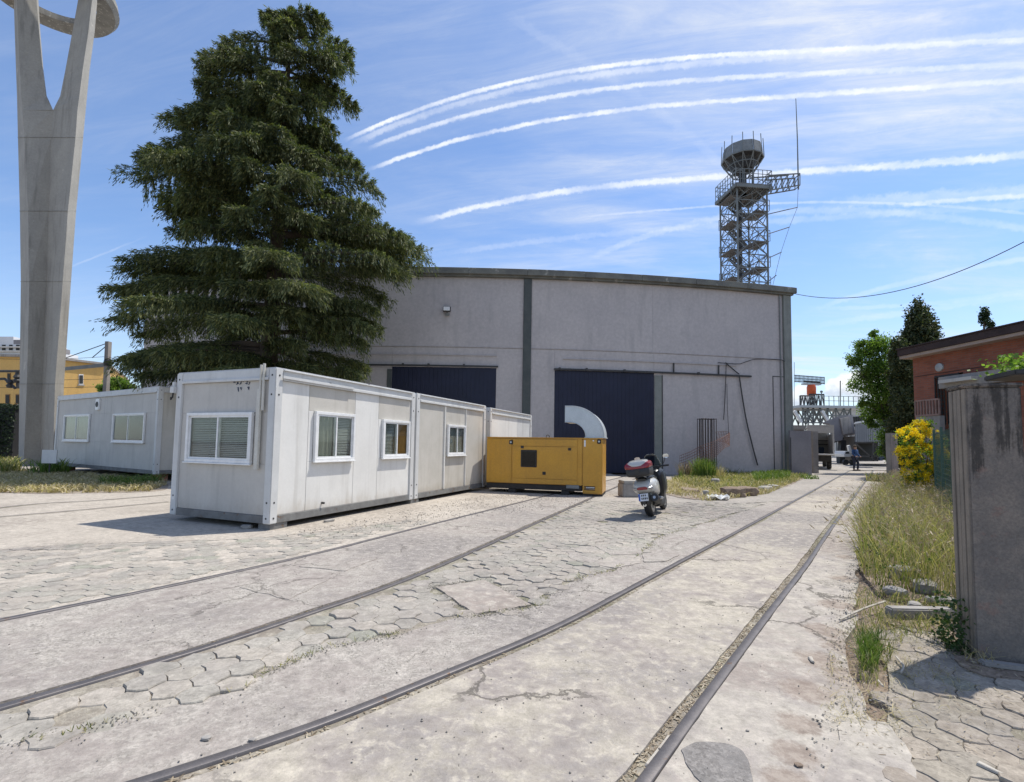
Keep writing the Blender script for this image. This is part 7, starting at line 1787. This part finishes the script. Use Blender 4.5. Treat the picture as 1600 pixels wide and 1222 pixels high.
q = MB().lathe([(.035, -.008), (.035, 0)], (-.44, 0, .29), 16, 'X').build('reflector', 'mirror', sc); MB().lathe([(.016, -.012), (.016, -.008)], (-.44, 0, .29), 12, 'X').build('reflector_hub', 'sc_black', q)
loft([(-.475, 0, .60, .655, .09, .6), (-.44, 0, .59, .665, .12, .6)]).build('tail_light', 'sc_red', sc, smooth=True)
for s in (-1, 1): loft([(-.47, s * .13, .61, .64, .02, .8), (-.40, s * .17, .59, .66, .04, .8)], 12).build('indicator', 'sc_silver', sc, smooth=True)
MB().tube([(.25, -.17, .30), (.0, -.19, .33), (-.36, -.20, .42)], [.045, .085, .08], 14).build('silencer', 'sc_plastic', sc, smooth=True)
MB().tube([(-.362, -.20, .42), (-.375, -.20, .423)], .03, 12).build('silencer_tip', 'sc_silver', sc)
MB().tube([(.1, -.26, .37), (-.15, -.285, .38), (-.2, -.28, .40)], .03, 8).build('heat_shield', 'sc_silver', sc, smooth=True)
# handlebar, screen, mirrors
MB().tube([(.86, .36, 1.03), (.93, .2, 1.03), (.97, 0, 1.0), (.93, -.2, 1.03), (.86, -.36, 1.03)], .016, 8).build('handlebar', 'sc_black', sc, smooth=True)
for s in (-1, 1):
    MB().tube([(.875, s * .24, 1.03), (.85, s * .38, 1.03)], .023, 10).build('grip', 'black_rubber', sc, smooth=True); MB().tube([(.94, s * .2, 1.02), (.90, s * .36, 1.01)], .008, 6).build('brake_lever', 'sc_silver', sc)
    MB().tube([(.93, s * .22, 1.03), (.96, s * .29, 1.15), (.95, s * .31, 1.22)], .009, 6).build('mirror_stem', 'sc_black', sc, smooth=True)
    mh = loft([(.955, s * .33, 1.19, 1.30, .075, .8), (.99, s * .33, 1.205, 1.285, .055, .9)], 16).build('mirror', 'sc_black', sc, smooth=True); loft([(.950, s * .33, 1.197, 1.293, .068, .8), (.954, s * .33, 1.197, 1.293, .068, .8)], 16).build('mirror_glass', 'mirror', mh)
loft([(.90, 0, .97, 1.04, .16, .6), (1.05, 0, .96, 1.05, .15, .6)]).build('dashboard', 'sc_black', sc, smooth=True)
V = []; F = []
for i in range(7):
    z = 1.0 + .055 * i; hw = .20 - .012 * i - (.05 if i == 6 else 0)
    for j in range(9): u = -1 + j / 4; V.append((1.16 - .05 * i * .9 - .07 * u * u, hw * u, z))
for i in range(6):
    for j in range(8): F.append((i*9+j, i*9+j+1, (i+1)*9+j+1, (i+1)*9+j))
w_ = MB().add(V, F).build('windscreen', 'screen', sc, smooth=True); w_.modifiers.new('t', 'SOLIDIFY').thickness = .004
# top case
cs = loft([(-.66, 0, .92, 1.02, .17, .45), (-.62, 0, .88, 1.08, .24, .42), (-.30, 0, .86, 1.09, .255, .42), (-.18, 0, .90, 1.08, .22, .45)]).build('top_case', 'sc_plastic', sc, smooth=True)
loft([(-.655, 0, 1.04, 1.10, .20, .5), (-.62, 0, 1.025, 1.16, .255, .5), (-.40, 0, 1.03, 1.20, .27, .5), (-.18, 0, 1.04, 1.15, .235, .5)]).build('case_reflector_band', 'sc_red', cs, smooth=True)
loft([(-.665, 0, 1.09, 1.12, .08, .6), (-.62, 0, 1.09, 1.19, .19, .6), (-.42, 0, 1.09, 1.225, .21, .6), (-.20, 0, 1.09, 1.18, .17, .6)]).build('case_lid', 'sc_white', cs, smooth=True)
q = MB(); q.box(-.672, -.655, -.05, .05, .95, 1.02); q.build('case_latch', 'sc_black', cs, bevel=.004)
q = MB()
for y in (-.09, .09): q.tube([(-.5, y, .87), (-.3, y, .84), (-.12, y, .84)], .014, 6)
q.build('luggage_rack', 'sc_silver', sc, smooth=True, kind='stuff')
MB().tube([(.55, .12, .22), (.62, .28, -.045)], .012, 6).build('side_stand', 'sc_silver', sc)
# ---------------------------------------------------------------- loose crumbs and weeds along broken edges
grainy('crumb', (0.30, 0.27, 0.225), (0.22, 0.20, 0.15), scale=9, rough=0.95, bump=0.2, island=.35)
def edge_scatter(c, n, spread, ymin=1.5, ymax=11):
    cc = [p for p in c if ymin < p.y < ymax]; out = []
    while len(out) < n:
        i = int(rng.random() ** 1.4 * (len(cc) - 1)); p = cc[i]
        if math.sin(i * .35) * math.sin(i * .13 + 1) < rng.uniform(-.9, .5): continue
        out.append((p.x + rng.normal(0, spread), p.y + rng.normal(0, spread), .002))
    return np.array(out)
pebbles('crumbs', edge_scatter(BD, 3000, .04), .0045, 'crumb')
pebbles('crumbs', edge_scatter([p.lerp(q, k / 12) for p, q in zip(SQ, SQ[1:] + SQ[:1]) for k in range(12)], 700, .03), .005, 'crumb')
pebbles('crumbs', edge_scatter(RE, 1500, .05, .8, 9), .0045, 'crumb')
P = edge_scatter(BD, 260, .03); V, F = cards(np.repeat(P, 3, 0), norm(rng.normal(0, .7, (len(P) * 3, 3)) * np.array([1, 1, 0]) + np.array([0, 0, .7])), rng.uniform(.02, .05, len(P) * 3), rng.uniform(.003, .006, len(P) * 3)); raw_mesh('joint_weeds', V, F, 'grass_blade', kind='stuff')
# earth and leaf mould lying over the blocks round the pillar foot
mo = jag(catmull([Vector((*tuple(G(*p)[:2]), 0)) for p in [(1388, 975), (1440, 985), (1480, 1000), (1500, 1040), (1560, 1062), (1640, 1075), (1700, 1050), (1560, 1000), (1500, 960), (1388, 975)]], .06), .012, 77)
slab('leaf_mould', [(p.x, p.y) for p in mo[:-1]], 'soil', z0=-.02, z1=.009)
P = scatter([(p.x, p.y) for p in mo], 900, .012)
V, F = cards(P, norm(rng.normal(0, 1, (len(P), 3)) * np.array([1, 1, .2])), rng.uniform(.012, .05, len(P)), rng.uniform(.004, .012, len(P)), flat=.7); raw_mesh('leaf_litter', V, F, 'litter', kind='stuff')
